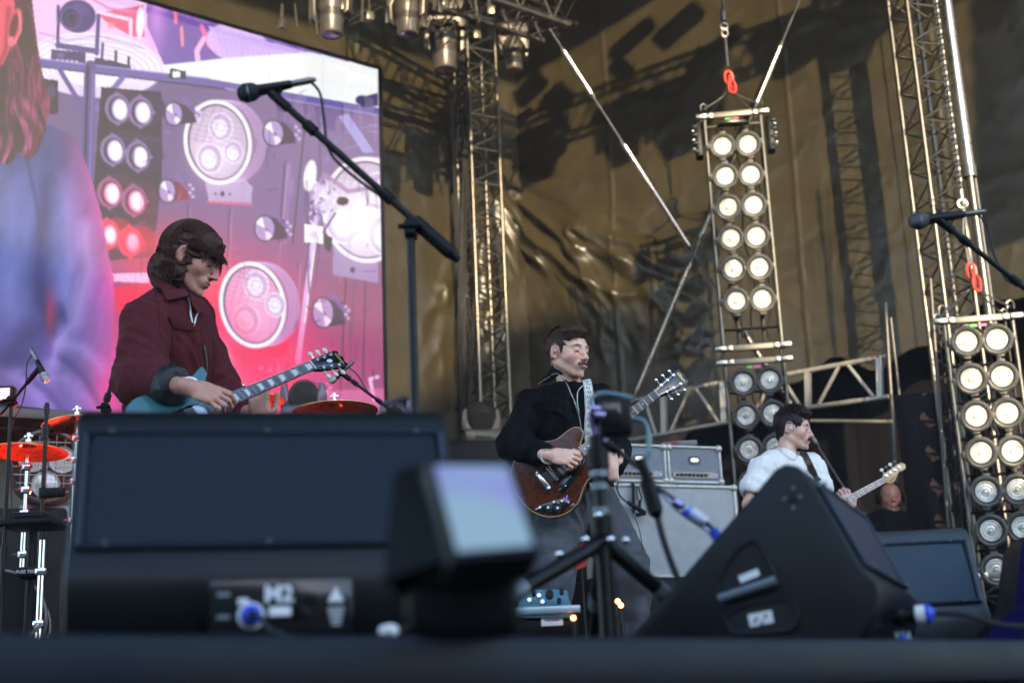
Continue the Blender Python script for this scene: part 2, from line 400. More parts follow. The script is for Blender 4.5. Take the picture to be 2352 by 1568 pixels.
hang = [(1235, 300, .62, .40, .05), (1415, 240, .75, .34, -.05), (1560, 190, .85, .52, .0), (1790, 60, .55, .38, -.1), (1945, 20, .62, .46, .1), (1010, 420, .5, .3, 0)]
for px, py, h, w_, tl in hang:
    m2 = MB(); mover_body(m2, cast(px, py), h * 1.22, w_ * 1.3, tl); m2.build('moving_head', black_plastic, sh_truss)
for px, py, sx, sz, tl in ((1215, 212, .30, .26, .5), (1278, 235, .24, .34, .5), (1449, 97, .42, .20, .45), (1425, 165, .12, .3, .5), (1556, 66, .42, .26, .45), (1640, 120, .5, .2, .4)):
    m2 = MB(); m2.box(cast(px, py), (sx, .25, sz), Matrix.Rotation(-tl, 3, 'Y'), .04); m2.build('ballast_box', black_plastic, sh_truss)
# added, unseen loudspeaker array outside the right edge: shades the right end of the tarpaulin
arr = thing('shade_array', 'added column of boxes high at the right, unseen, shading the tarpaulin end', 'shade_caster', cast(2330, -180, 7))
for k in range(8):
    p = cast(2335 + 4 * k, -190 + 96 * k, 7); m2 = MB(); m2.box(p, (.66, .42, .40), Matrix.Rotation(.03 * k, 3, 'X'), .02); m2.build('speaker_cabinet', black_plastic, arr)  # added boxes, there only to shade the tarpaulin end
m2 = MB(); a0 = cast(2330, -190, 7); m2.tube(a0, Vector((a0.x, a0.y, 11.0)), .03, 8); m2.build('shade_array_pole', black_metal, arr)

# ------------------------------------------------------------------ video screen
TR = U(868, 160, 12.5)
Z_BOT = 3.98
def scr(a, z): return Vector((TR.x, TR.y, z)) - S * a
def screen_image(px, py):
    sh = px.shape; C = np.zeros(sh + (3,)); C[:] = (128, 112, 146)
    def put(mask, col, op=1.0):
        mk = np.clip(mask, 0, 1)[..., None] * op; c = np.asarray(col, float)
        C[:] = C * (1 - mk) + (c if c.ndim > 1 else c[None, None]) * mk
    def ell(cx, cy, rx, ry, rot=0, soft=2.5):
        c, s_ = math.cos(R(rot)), math.sin(R(rot)); dx, dy = px - cx, py - cy
        u = (dx * c + dy * s_) / rx; v = (-dx * s_ + dy * c) / ry; k = np.sqrt(u * u + v * v); return np.clip((1 - k) * min(rx, ry) / soft + .5, 0, 1)
    def ring(cx, cy, rx, ry, w_, rot=0, soft=2.0): return np.clip(ell(cx, cy, rx, ry, rot, soft) - ell(cx, cy, rx - w_, ry - w_, rot, soft), 0, 1)
    def line(pts, w_, soft=1.8):
        d = np.full(sh, 1e9)
        for (x0, y0), (x1, y1) in zip(pts[:-1], pts[1:]):
            L2 = (x1 - x0) ** 2 + (y1 - y0) ** 2 + 1e-6; t = np.clip(((px - x0) * (x1 - x0) + (py - y0) * (y1 - y0)) / L2, 0, 1)
            d = np.minimum(d, np.hypot(px - x0 - t * (x1 - x0), py - y0 - t * (y1 - y0)))
        return np.clip((w_ / 2 - d) / soft + .5, 0, 1)
    def poly(pts, blur=0):
        ins = np.zeros(sh, bool); n = len(pts)
        for i in range(n):
            x0, y0 = pts[i]; x1, y1 = pts[(i + 1) % n]
            if y0 == y1: continue
            cnd = ((y0 > py) != (y1 > py)) & (px < (x1 - x0) * (py - y0) / (y1 - y0) + x0); ins ^= cnd
        return ins.astype(float)
    def glow(cx, cy, sx, sy): return np.exp(-((px - cx) / sx) ** 2 - ((py - cy) / sy) ** 2)
    # wall of the filmed stage
    put(glow(800, 330, 260, 200), (160, 142, 172), .55); put(glow(560, 470, 130, 130), (150, 120, 160), .5)
    put(np.clip((py - 480) / 300, 0, 1) * np.clip((900 - px) / 240, .4, 1), (206, 96, 142), .75)
    put(glow(840, 760, 120, 180), (165, 88, 122), .6)
    for x0, y0, x1, y1, c in ((432, 470, 424, 940, 90), (527, 480, 515, 780, 100), (655, 370, 640, 560, 95), (668, 372, 655, 560, 175), (700, 290, 672, 560, 85), (735, 280, 735, 420, 110), (797, 590, 780, 930, 80), (840, 620, 832, 940, 90), (815, 640, 800, 900, 120), (575, 190, 570, 240, 95)):
        put(line([(x0, y0), (x1, y1)], 3.5), (c, c * .8, c * 1.05), .75)
    for x0, y0, x1, y1 in ((437, 480, 430, 900), (533, 485, 521, 760), (645, 560, 620, 880), (662, 380, 648, 540)):
        for t in np.linspace(0, 1, 34): put(ell(x0 + (x1 - x0) * t, y0 + (y1 - y0) * t, 2.2, 3, 0, 1), (205, 180, 215), .5)
    # bright cloud and roof at the top
    put(poly([(180, -60), (900, -60), (900, 165), (712, 120), (375, 150), (300, 165), (70, 150), (60, -60)]), (222, 198, 236))
    put(poly([(335, -40), (500, -40), (900, 200), (712, 126), (480, 150), (378, 152), (338, 60)]), (136, 112, 170))
    put(glow(360, 40, 22, 70) * poly([(335, -10), (400, -10), (400, 150), (335, 150)]), (205, 160, 215), .8)
    put(line([(402, 20), (404, 52)], 8), (250, 150, 170)); put(line([(417, 64), (419, 104)], 7), (252, 160, 175))
    put(line([(463, 60), (480, 105), (520, 130)], 10), (225, 140, 180)); put(line([(455, 142), (452, 118), (468, 90)], 12), (232, 190, 215))
    put(ell(545, 100, 72, 44, 14), (212, 190, 232)); put(poly([(478, 60), (700, 118), (700, 126), (520, 132)]), (205, 186, 228))
    for i in range(16): put(line([(500 + i * 12, 72 + i * 3), (512 + i * 12, 128)], 2), (170, 145, 195), .4)
    put(poly([(375, 150), (520, 134), (712, 120), (900, 168), (900, 262), (600, 212), (378, 176), (296, 166)]), (226, 232, 244))
    put(glow(640, 170, 140, 30), (238, 242, 250), .6)
    # drum and cymbal shapes seen big behind the moving head
    put(ell(215, 150, 160, 74, 4), (232, 224, 246)); 
    for k in range(6): put(ring(215, 152 + k * 3, 158 - 14 * k, 70 - 7 * k, 1.8, 4), (150, 125, 178), .55)
    put(line([(90, 75), (150, 92), (230, 84), (330, 112)], 3), (160, 130, 180), .6); put(line([(85, 92), (130, 100)], 2), (190, 140, 190), .6)
    put(poly([(225, 30), (330, 12), (332, 86), (300, 84), (240, 48)]), (214, 120, 150)); put(line([(225, 28), (300, 46), (300, 84)], 8), (232, 214, 236)); put(line([(215, 0), (250, 20), (320, 30)], 5), (200, 150, 190))
    put(ell(322, 52, 9, 36, 3), (238, 234, 250)); put(ell(255, 60, 9, 7), (240, 170, 180))
    # moving head on the filmed rig
    put(line([(134, 15), (133, 108)], 7), (84, 68, 112)); put(line([(226, 36), (222, 124)], 9), (98, 84, 132)); put(line([(133, 105), (222, 118)], 13), (112, 98, 146))
    put(ell(178, 38, 42, 38, 10), (92, 78, 128)); put(ell(163, 42, 25, 27, 0), (60, 46, 88)); put(ring(163, 42, 25, 27, 5), (122, 104, 158)); put(ring(165, 43, 14, 16, 3), (110, 92, 140)); put(ell(186, 22, 22, 12, 20), (120, 104, 156), .6)
    put(poly([(118, 114), (196, 120), (196, 146), (116, 140)]), (96, 84, 124)); put(ell(140, 128, 8, 6), (130, 118, 160))
    for k in range(5): put(ell(132 + 11 * k, 139 + k, 3.5, 3), (226, 214, 240))
    put(poly([(218, 132), (300, 150), (302, 172), (212, 160)]), (86, 74, 110)); put(line([(236, 100), (234, 140)], 6), (70, 58, 96)); put(line([(266, 118), (266, 150)], 6), (84, 72, 110)); put(line([(296, 132), (294, 160)], 6), (84, 72, 110))
    # girders
    put(line([(85, 143), (205, 158), (480, 190), (900, 262)], 17), (126, 116, 164)); put(line([(85, 134), (205, 149), (480, 180)], 2.5), (176, 168, 212)); put(line([(85, 153), (480, 200), (900, 274)], 3), (66, 54, 86))
    put(line([(520, 205), (900, 272)], 6), (180, 172, 206), .7)
    put(line([(207, 152), (199, 430)], 26), (112, 100, 146)); put(line([(202, 152), (194, 430)], 4.5), (44, 34, 62)); put(line([(214, 165), (206, 400)], 3), (150, 140, 186))
    put(line([(138, 162), (188, 245)], 11), (120, 108, 150)); put(line([(284, 176), (222, 250)], 13), (134, 124, 172))
    put(poly([(100, 180), (134, 186), (134, 262), (108, 262)]), (60, 44, 76)); put(ell(118, 210, 10, 16), (130, 110, 150), .6)
    put(line([(396, 158), (396, 181)], 3), (50, 40, 70)); put(poly([(390, 157), (428, 164), (428, 182), (388, 180)]), (70, 58, 92)); put(poly([(396, 163), (414, 166), (414, 178), (396, 178)]), (232, 236, 246))
    # lamp box and pairs of lamps
    put(poly([(232, 200), (372, 212), (372, 400), (352, 590), (228, 600), (215, 420)]), (62, 42, 70), .93)
    put(poly([(300, 300), (368, 315), (366, 370), (320, 360)]), (98, 72, 108), .7); put(poly([(330, 420), (368, 430), (360, 500), (330, 490)]), (90, 52, 84), .7)
    for k in range(60):
        a_, b_ = rng.uniform(240, 385), rng.uniform(195, 620); put(line([(a_, b_), (a_ + rng.uniform(-18, 18), b_ + rng.uniform(-14, 14))], rng.uniform(1.5, 4)), rng.choice([(40, 26, 48), (150, 120, 160), (190, 170, 205), (95, 66, 100)]), .55)
    pairs = [(270, 250, 0), (323, 257, 0), (259, 345, 0), (317, 359, 0), (252, 443, 1), (308, 461, 1), (247, 538, 2), (299, 555, 2)]
    for cx, cy_, rd in pairs:
        tint = [(150, 134, 168), (166, 116, 150), (214, 92, 128)][rd]
        put(ell(cx + 22, cy_ - 6, 36, 32), [(78, 60, 92), (92, 50, 78), (140, 50, 76)][rd]); 
        for q in range(3): put(ring(cx + 14 + 7 * q, cy_ - 3 - 2 * q, 31, 36, 2), (120, 96, 130), .5)
        put(ell(cx, cy_, 29, 35, -6), tint); put(ell(cx + 2, cy_ + 1, 23, 29, -6), [(74, 58, 86), (110, 54, 84), (190, 52, 88)][rd]); put(ell(cx + 5, cy_ + 2, 18, 25, -6, 6), [(214, 204, 228), (236, 170, 206), (250, 130, 160)][rd]); put(ell(cx + 7, cy_ + 2, 13, 20, -6, 8), (250, 244, 252))
        for sx, sy in ((-2, -36), (0, 36), (30, 2)): put(ell(cx + sx, cy_ + sy, 5, 4), tint, .9)
    # big round three-bulb lamps
    def big(cx, cy_, rx, ry, rot, pink, bulbs):
        put(ell(cx + rx * .42, cy_ - 4, rx * .98, ry * .92, rot), (150 + 40 * pink, 130 - 10 * pink, 160)); 
        for q in range(5): put(ring(cx + rx * (.14 + .07 * q), cy_ - 2, rx, ry * .97, 2.5, rot), (205, 180, 215), .8)
        put(ell(cx, cy_, rx, ry, rot), (238, 232, 244)); put(ell(cx, cy_, rx - 9, ry - 10, rot), (112, 88, 118)); put(ell(cx + 1, cy_, rx - 13, ry - 14, rot), (196 + 30 * pink, 184 - 34 * pink, 202 - 10 * pink))
        put(glow(cx - 8, cy_ + 25, rx * .6, ry * .6), (236, 224, 240), .7)
        for bx, by, br in bulbs:
            put(ell(bx, by, br * .95, br * 1.1, rot), (238, 234, 246)); put(ell(bx, by, br * .84, br, rot), (196, 178, 206)); put(ell(bx - 2, by + 2, br * .55, br * .68, rot, 5), (240, 236, 248)); put(ring(bx, by, br * .32, br * .38, 1.6), (160, 135, 170), .7)
        mk = ell(cx, cy_, rx - 12, ry - 13, rot)
        for q in range(7): put(line([(cx - rx, cy_ - ry + 14 + q * 12), (cx + rx * .7, cy_ - ry * .55 + q * 12)], 1.6) * mk, (150, 130, 160), .45)
        for q in range(4): put(line([(cx - rx * .5 + q * 18, cy_ - ry), (cx - rx * .9 + q * 18, cy_)], 1.5) * mk, (120, 95, 125), .45)
    put(poly([(470, 412), (560, 408), (580, 430), (577, 466), (480, 462)]), (186, 172, 198)); put(ell(511, 445, 5, 6), (90, 74, 110)); put(ell(495, 445, 2.5, 3), (90, 74, 110)); put(ell(528, 446, 2.5, 3), (90, 74, 110)); put(line([(478, 464), (578, 470)], 4), (214, 120, 150))
    big(500, 327, 78, 98, -8, 0, [(507, 292, 30), (482, 364, 32), (536, 350, 24)])
    put(poly([(628, 760), (664, 770), (662, 815), (560, 830), (520, 800)]), (226, 70, 108))
    put(poly([(766, 560), (868, 600), (868, 650), (764, 632)]), (168, 150, 182)); put(ell(810, 620, 6, 7), (100, 80, 115))
    big(842, 482, 102, 122, -4, 0, [(790, 510, 46), (868, 440, 40), (885, 540, 44)]); put(glow(820, 500, 70, 80) * ell(842, 482, 92, 110), (246, 244, 250), .75)
    # small fresnel lamps
    for cx, cy_, rx, ry, pk in ((399, 262, 19, 25, 0), (384, 439, 18, 25, 1), (628, 306, 22, 28, 0), (608, 525, 22, 28, 0), (742, 718, 23, 33, 0), (700, 895, 30, 20, 1)):
        put(poly([(cx, cy_ - ry), (cx + 46, cy_ - ry * .7), (cx + 52, cy_ + ry * .8), (cx + 6, cy_ + ry)]), (86 + 50 * pk, 62, 96)); put(line([(cx + 20, cy_ - ry - 10), (cx + 56, cy_ + 4)], 9), (140, 124, 170), .8)
        put(ell(cx, cy_, rx + 3, ry + 3), (78, 60, 96)); put(ell(cx, cy_, rx, ry), (178, 162, 196)); put(poly([(cx, cy_), (cx - rx, cy_ - ry * .5), (cx - rx * .3, cy_ - ry)]) * ell(cx, cy_, rx, ry), (236, 230, 246)); put(poly([(cx, cy_), (cx + rx, cy_ + ry * .7), (cx + rx * .2, cy_ + ry)]) * ell(cx, cy_, rx, ry), (226, 220, 240)); put(ell(cx + 4, cy_ + 3, 3, 4), (80, 62, 96), .6)
        for q in range(4): put(ell(cx + 52 + 7 * (q % 2), cy_ - 14 + 9 * q, 4, 3.5), (220, 212, 234), .8)
    # microphone stand of the filmed stage
    put(line([(868, 288), (800, 300), (765, 330), (745, 380)], 6), (150, 140, 180), .9); put(poly([(778, 268), (800, 262), (860, 350), (835, 352)]), (186, 180, 220), .8)
    put(poly([(818, 226), (868, 214), (868, 244), (830, 248)]), (96, 84, 128)); put(ell(832, 230, 16, 11), (88, 76, 120))
    put(line([(712, 560), (700, 640), (704, 700)], 3), (84, 60, 92), .8)
    put(line([(728, 500), (716, 580), (696, 740), (684, 830)], 13), (206, 190, 222)); put(line([(724, 560), (700, 740)], 3.5), (250, 246, 255)); put(line([(735, 560), (712, 740)], 2), (120, 88, 124))
    put(line([(705, 400), (700, 470), (712, 540), (706, 600), (712, 690)], 4), (110, 88, 130), .8); put(ell(712, 404, 14, 36, 8), (252, 250, 255)); put(ell(745, 450, 30, 40, 0, 14), (216, 206, 232), .9)
    put(line([(745, 400), (800, 440), (868, 428)], 10), (176, 150, 180), .9)
    for k in range(36):
        a_, b_ = rng.normal(742, 16), rng.normal(455, 28); put(line([(a_, b_), (a_ + rng.uniform(-9, 9), b_ + rng.uniform(-9, 9))], rng.uniform(2, 5)), [(60, 40, 70), (250, 248, 255), (140, 110, 150), (255, 255, 255)][k % 4], .8)
    put(ell(787, 462, 14, 10), (96, 66, 84)); put(poly([(700, 514), (742, 520), (742, 560), (700, 556)]), (236, 232, 244)); put(ell(720, 538, 9, 8), (190, 180, 205), .5); put(poly([(742, 536), (764, 546), (760, 580), (744, 570)]), (84, 66, 92)); put(line([(770, 490), (742, 534)], 4), (90, 70, 100))
    # red light washing the middle
    put(glow(515, 790, 150, 150), (250, 62, 104), .86); put(glow(450, 690, 90, 120), (244, 70, 116), .5); put(glow(350, 600, 90, 90), (232, 66, 108), .55); put(glow(600, 860, 200, 70), (246, 96, 136), .45)
    big(580, 700, 76, 100, -10, .55, [(588, 655, 31), (565, 735, 34), (632, 700, 26)])
    put(glow(545, 760, 60, 80) * ell(580, 700, 62, 86, -10), (240, 120, 150), .6)
    put(poly([(258, 628), (340, 626), (342, 650), (262, 646)]), (232, 190, 216)); put(poly([(262, 660), (340, 650), (350, 700), (268, 720)]), (214, 66, 100), .8)
    put(glow(506, 860, 24, 66), (255, 250, 246), 1.); put(glow(500, 880, 60, 50), (255, 180, 190), .6)
    for k in range(5): put(ell(600 + 20 * k, 845 + 3 * k, 5, 6), (250, 150, 170), .6)
    put(line([(868, 865), (850, 870), (860, 920)], 8), (236, 214, 236), .8); put(poly([(690, 900), (900, 890), (900, 960), (690, 960)]), (228, 150, 190), .5)
    # close-up of a player: knitted sweater and long hair
    sw = [(-200, 330), (40, 330), (112, 285), (140, 298), (161, 311), (187, 349), (210, 412), (232, 487), (249, 585), (262, 640), (262, 700), (258, 766), (268, 834), (280, 880), (286, 960), (-200, 1100)]
    mk = poly(sw)
    n1 = fbm(px * .018 + py * .004, py * .006, 4, 12); n2 = fbm(px * .5, py * .5, 2, 40)
    base = np.zeros(sh + (3,)); base[:] = (108, 118, 166)
    ed = np.clip((px - 130 - np.clip(py - 500, -200, 300) * .12) / 110, 0, 1)[..., None]
    base = base * (1 - ed * .75) + np.array((222, 108, 168)) * ed * .75
    lowt = np.clip((py - 640) / 260, 0, 1)[..., None]; base = base * (1 - lowt * .5) + np.array((166, 116, 182)) * lowt * .5
    rib = .5 + .5 * np.sin((px * .9 + py * .35 + 10 * n1) * 1.25) * np.sin(py * .95 + px * .1); base = base * (.74 + .46 * n1 + .22 * (n2 - .5) + .10 * (rib - .5))[..., None]
    put(mk, base)
    dk = lambda pts, w_, s_, op=.6: put(line(pts, w_, s_) * mk, (58, 44, 96), op)
    br = lambda pts, w_, s_, op=.5: put(line(pts, w_, s_) * mk, (206, 190, 236), op)
    dk([(60, 360), (78, 440), (94, 520)], 5, 8, .5); dk([(110, 420), (96, 520), (86, 640), (100, 700)], 26, 34, .55); dk([(100, 660), (104, 740), (40, 800), (-60, 850)], 40, 60, .6); dk([(120, 720), (112, 790), (80, 830), (-20, 850)], 30, 40, .55)
    dk([(150, 740), (136, 700)], 14, 14, .6); dk([(108, 700), (124, 770), (112, 815)], 10, 16, .5); put(glow(115, 720, 12, 50) * mk, (190, 40, 90), .6)
    br([(20, 420), (30, 560), (20, 700)], 50, 70, .25); br([(150, 440), (160, 560), (150, 680)], 40, 60, .35); br([(196, 520), (206, 620), (170, 740), (128, 790), (122, 830)], 26, 34, .5); br([(140, 790), (190, 800), (240, 850)], 22, 30, .4); br([(0, 850), (60, 880), (110, 940)], 20, 30, .35); br([(40, 850), (150, 870), (220, 930)], 24, 34, .3)
    dk([(140, 820), (190, 860), (230, 930)], 10, 18, .45); dk([(60, 860), (110, 900), (150, 950)], 10, 18, .4); put(glow(250, 900, 40, 80) * mk, (240, 80, 130), .45); put(glow(272, 700, 16, 160) * mk, (250, 110, 160), .5)
    for k in range(9): dk([(-20 + 7 * k, 880 + 5 * k), (8 + 6 * k, 930 + 4 * k)], 2.5, 2.5, .4)
    hr = [(8, -60), (68, -60), (76, 20), (86, 100), (98, 170), (116, 232), (112, 262), (106, 286), (100, 320), (86, 350), (64, 372), (44, 350), (20, 380), (-60, 360), (-60, 60)]
    hm = poly(hr); st = fbm(px * .07 + .9 * np.sin(py * .035), py * .012, 4, 21)
    hc = np.zeros(sh + (3,)); hc[:] = (92, 56, 74); hc = hc * (.45 + 1.15 * st)[..., None]; hc += np.clip(st - .55, 0, 1)[..., None] * np.array((320, 230, 300)); e2 = np.clip((px - 60) / 60, 0, 1)[..., None]; hc = hc * (1 - .35 * e2) + np.array((200, 76, 130)) * .35 * e2
    put(hm, hc)
    for k in range(44):
        x0 = rng.uniform(5, 100); y0 = rng.uniform(-20, 230); pts = [(x0 + 10 * math.sin(q * .8 + k) + q * 3, y0 + q * 26) for q in range(6)]
        put(line(pts, rng.uniform(2, 5), 3) * hm, [(48, 22, 40), (186, 112, 150), (70, 34, 58), (150, 74, 110)][k % 4], .55)
    put(poly([(-60, -60), (26, -60), (34, 20), (24, 110), (6, 150), (-60, 170)]), (206, 106, 128)); put(line([(20, 20), (14, 110), (-5, 160)], 8, 10), (120, 46, 70), .7)
    put(ell(34, 60, 16, 42, 12), (190, 100, 124)); put(ell(32, 60, 9, 28, 12), (104, 44, 62)); put(ell(26, 96, 9, 12), (206, 130, 140)); put(line([(44, 26), (48, 70), (34, 100)], 4), (222, 150, 160))
    # clutter of the filmed stage, then camera contrast
    for k in range(150):
        x0 = rng.uniform(300, 868); y0 = rng.uniform(200, 930)
        if abs(x0 - 500) < 85 and abs(y0 - 327) < 110 or abs(x0 - 580) < 85 and abs(y0 - 700) < 110: continue
        dx = rng.uniform(-5, 5) if k % 3 else rng.uniform(-30, 30); dy = rng.uniform(12, 70) if k % 3 else rng.uniform(-8, 8)
        put(line([(x0, y0), (x0 + dx, y0 + dy)], rng.uniform(1.5, 3.5)), [(66, 44, 80), (90, 62, 100), (206, 184, 220), (52, 36, 64), (150, 116, 160)][k % 5], .45)
    g_ = C.mean(-1, keepdims=True); C[:] = g_ + (C - g_) * 1.2; C[:] = 255 * np.clip((C / 255 - .5) * 1.30 + .485, 0, 1) ** 1.18
    for k in range(16): put(line([(866 - 62 * k, -60), (870 - 62 * k, 1000)], 1.3, 1.2), (90, 78, 100), .16)
    for k in range(-6, 16): put(line([(-80, 60 * k - 120), (900, 60 * k + 30)], 1.3, 1.2), (90, 78, 100), .13)
    C *= (1 + .05 * ((np.floor(px / 4.6) + np.floor(py / 4.6)) % 2 - .5))[..., None]
    # pixel shimmer
    C *= (1 + .05 * (rng.random(sh) - .5))[..., None]
    C[:] = C * .985
    return np.clip(C, 0, 255)
AW = 0
while proj(scr(AW, 6))[0] > -70: AW += .02
Z_TOP = TR.z
nx, ny = 430, 440
A, Z = np.meshgrid(np.linspace(0, AW, nx), np.linspace(Z_BOT, Z_TOP, ny)); P = np.stack([TR.x - S.x * A, TR.y - S.y * A, Z], -1)
px, py = np_proj(P.reshape(-1, 3)); px = px.reshape(A.shape); py = py.reshape(A.shape)
img = screen_image(px, py) / 255.0; lin = np.where(img < .04045, img / 12.92, ((img + .055) / 1.055) ** 2.4)
sm = bpy.data.materials.new('led_picture'); sm.use_nodes = True; nt_ = sm.node_tree; bs = nt_.nodes['Principled BSDF']; at = nt_.nodes.new('ShaderNodeAttribute'); at.attribute_name = 'Col'
nt_.links.new(at.outputs['Color'], bs.inputs['Emission Color']); bs.inputs['Base Color'].default_value = (.02, .02, .02, 1); bs.inputs['Emission Strength'].default_value = 1.0 * K; bs.inputs['Roughness'].default_value = .5
scrn = thing('video_screen', 'huge tilted LED video screen showing a close-up sweater and red lit lamps', 'video screen', scr(AW / 2, Z_BOT))
link_mesh('display', grid_mesh('display', P, sm, False, lin), scrn)
mb = MB(); fr = frame((0, 0, 0), S, Zv)
for (p, q) in ((scr(-.02, Z_BOT - .03), scr(-.02, Z_TOP + .03)), (scr(AW + .02, Z_BOT - .03), scr(AW + .02, Z_TOP + .03))): mb.box((p + q) / 2 + NS * .05, (.035, .12, (q - p).length), fr)
for z in (Z_BOT - .02, Z_TOP + .02): mb.box(scr(AW / 2, z) + NS * .05, (AW, .12, .03), fr)
mb.build('frame', black_metal, scrn)
mb = MB(); mb.box(scr(AW / 2, (Z_BOT + Z_TOP) / 2) + NS * .09, (AW, .1, Z_TOP - Z_BOT), fr); mb.build('cabinet_back', black_metal, scrn)
# ------------------------------------------------------------------ rigging and lights
lamp_grey = mat('lamp_housing_grey', (.07, .068, .065), .45, .3, var=.2, vscale=30, dirt=.3, dcol=(.12, .11, .10))
lens_m = mat('lamp_lens', (.64, .64, .62), .26, .25, var=.35, vscale=14, bump=.10, bscale=55)
lens2_m = mat('lamp_bulb_cap', (.80, .78, .72), .2, .8)
mat('bar_grey', (.15, .14, .12), .42, .5, var=.2, vscale=10)
_n = lens_m.node_tree; _oi = _n.nodes.new('ShaderNodeObjectInfo'); _va = _n.nodes.new('ShaderNodeVectorMath'); _tc = [x for x in _n.nodes if x.type == 'TEX_COORD'][0]; _n.links.new(_tc.outputs['Object'], _va.inputs[0]); _n.links.new(_oi.outputs['Random'], _va.inputs[1])
_vs = _n.nodes.new('ShaderNodeVectorMath'); _vs.operation = 'SCALE'; _vs.inputs['Scale'].default_value = 7; _n.links.new(_oi.outputs['Random'], _vs.inputs[0]); _n.links.new(_vs.outputs[0], _va.inputs[1])
for x in [x for x in _n.nodes if x.type == 'TEX_NOISE']: _n.links.new(_va.outputs[0], x.inputs['Vector'])
def par_meshes():
    ring = MB(); n = 24; prof = [(.086, .012), (.092, .030), (.104, .034), (.118, .026), (.121, .006), (.119, -.02), (.100, -.028)]
    ring.lathe(prof, None, n)
    for k in range(4):                                  # clips round the rim
        a = k * math.pi / 2 + math.pi / 2; ring.box((math.cos(a) * .123, math.sin(a) * .123, .004), (.02 if k % 2 else .055, .055 if k % 2 else .02, .04), None, .004)
    for k in range(4):
        a = k * math.pi / 2 + math.pi / 4; ring.box((math.cos(a) * .108, math.sin(a) * .108, .034), (.012, .012, .006))
    can = MB(); can.lathe([(.100, -.02), (.096, -.10), (.080, -.17), (.05, -.20), (0.001, -.205)], None, 20)
    can.lathe([(.088, .010), (.080, .004), (.077, -.01)], None, 24)
    can.box((0, 0, -.22), (.06, .09, .05), None, .01)
    for q in range(4): can.torus(Matrix.Translation((0, 0, -.05 - .025 * q)), .098 - .003 * q, .0035, 20, 5)
    lens = MB(); lens.cur = 0; pr = [(0.0005, -.004)]
    for q in range(1, 13):
        r_ = .078 * q / 12; pr.append((r_, .012 - .020 * (1 - (q / 12) ** 2) + .0035 * math.sin(q * 1.9)))
    lens.lathe(list(reversed(pr)), None, 24)
    cap = MB(); cap.lathe([(0.0005, .018), (.008, .016), (.012, .008), (.013, -.004)][::-1], None, 12)
    return (ring.mesh('ring', lamp_grey), can.mesh('lamp', black_metal), lens.mesh('lens', lens_m), cap.mesh('bulb_cap', lens2_m))
RING, CAN, LENS, CAP = par_meshes()
def lookM(p, d, up=Zv, roll=0):
    z = Vector(d).normalized(); x = up.cross(z).normalized(); y = z.cross(x); M = Matrix.Identity(4)
    for i in range(3): M[i][0] = x[i]; M[i][1] = y[i]; M[i][2] = z[i]; M[i][3] = p[i]
    return M @ Matrix.Rotation(roll, 4, 'Z')
def inst(name, me, parent, M): return link_mesh(name, me, parent, M)
def par(parent, p, d):
    M = lookM(p, d, roll=rng.uniform(-.16, .16)); c = inst('lamp', CAN, parent, M)
    for nme, me in (('ring', RING), ('lens', LENS), ('bulb_cap', CAP)):
        o = bpy.data.objects.new(nme, me); COL.objects.link(o); o.parent = c
    return c
def shackle(mb, p, r=.025): mb.path([p + Vector((-r, 0, -r)), p + Vector((-r, 0, r)), p + Vector((0, 0, r * 1.8)), p + Vector((r, 0, r)), p + Vector((r, 0, -r))], .007, 6)
def chain(parent, x, y, z0, z1, r=.021, wire=.0055, name='chain_link'):
    n = int((z1 - z0) / (r * 1.9)); 
    m0 = MB(); pts = closed_curve([(0, 0, r * 1.35), (r * .62, 0, r * .8), (r * .62, 0, -r * .8), (0, 0, -r * 1.35), (-r * .62, 0, -r * .8), (-r * .62, 0, r * .8)], 2); m0.path(pts, wire, 5, closed=True); me = m0.mesh(name, steel)
    for i in range(n):
        M = Matrix.Translation((x, y, z0 + i * r * 1.9)) @ Matrix.Rotation(math.pi / 2 * (i % 2) + .4, 4, 'Z'); inst(name, me, parent, M)
def red_link(parent, p, yaw, h=.064):
    mb = MB(); w_ = h * .52; pts = closed_curve([(0, 0, h), (w_, 0, h * .55), (w_, 0, -h * .55), (0, 0, -h), (-w_, 0, -h * .55), (-w_, 0, h * .55)], 4)
    Rm = Matrix.Rotation(yaw, 3, 'Z'); mb.path([p + Rm @ q for q in pts], .0115, 8, closed=True); return mb.build('master_link', red_paint, parent)
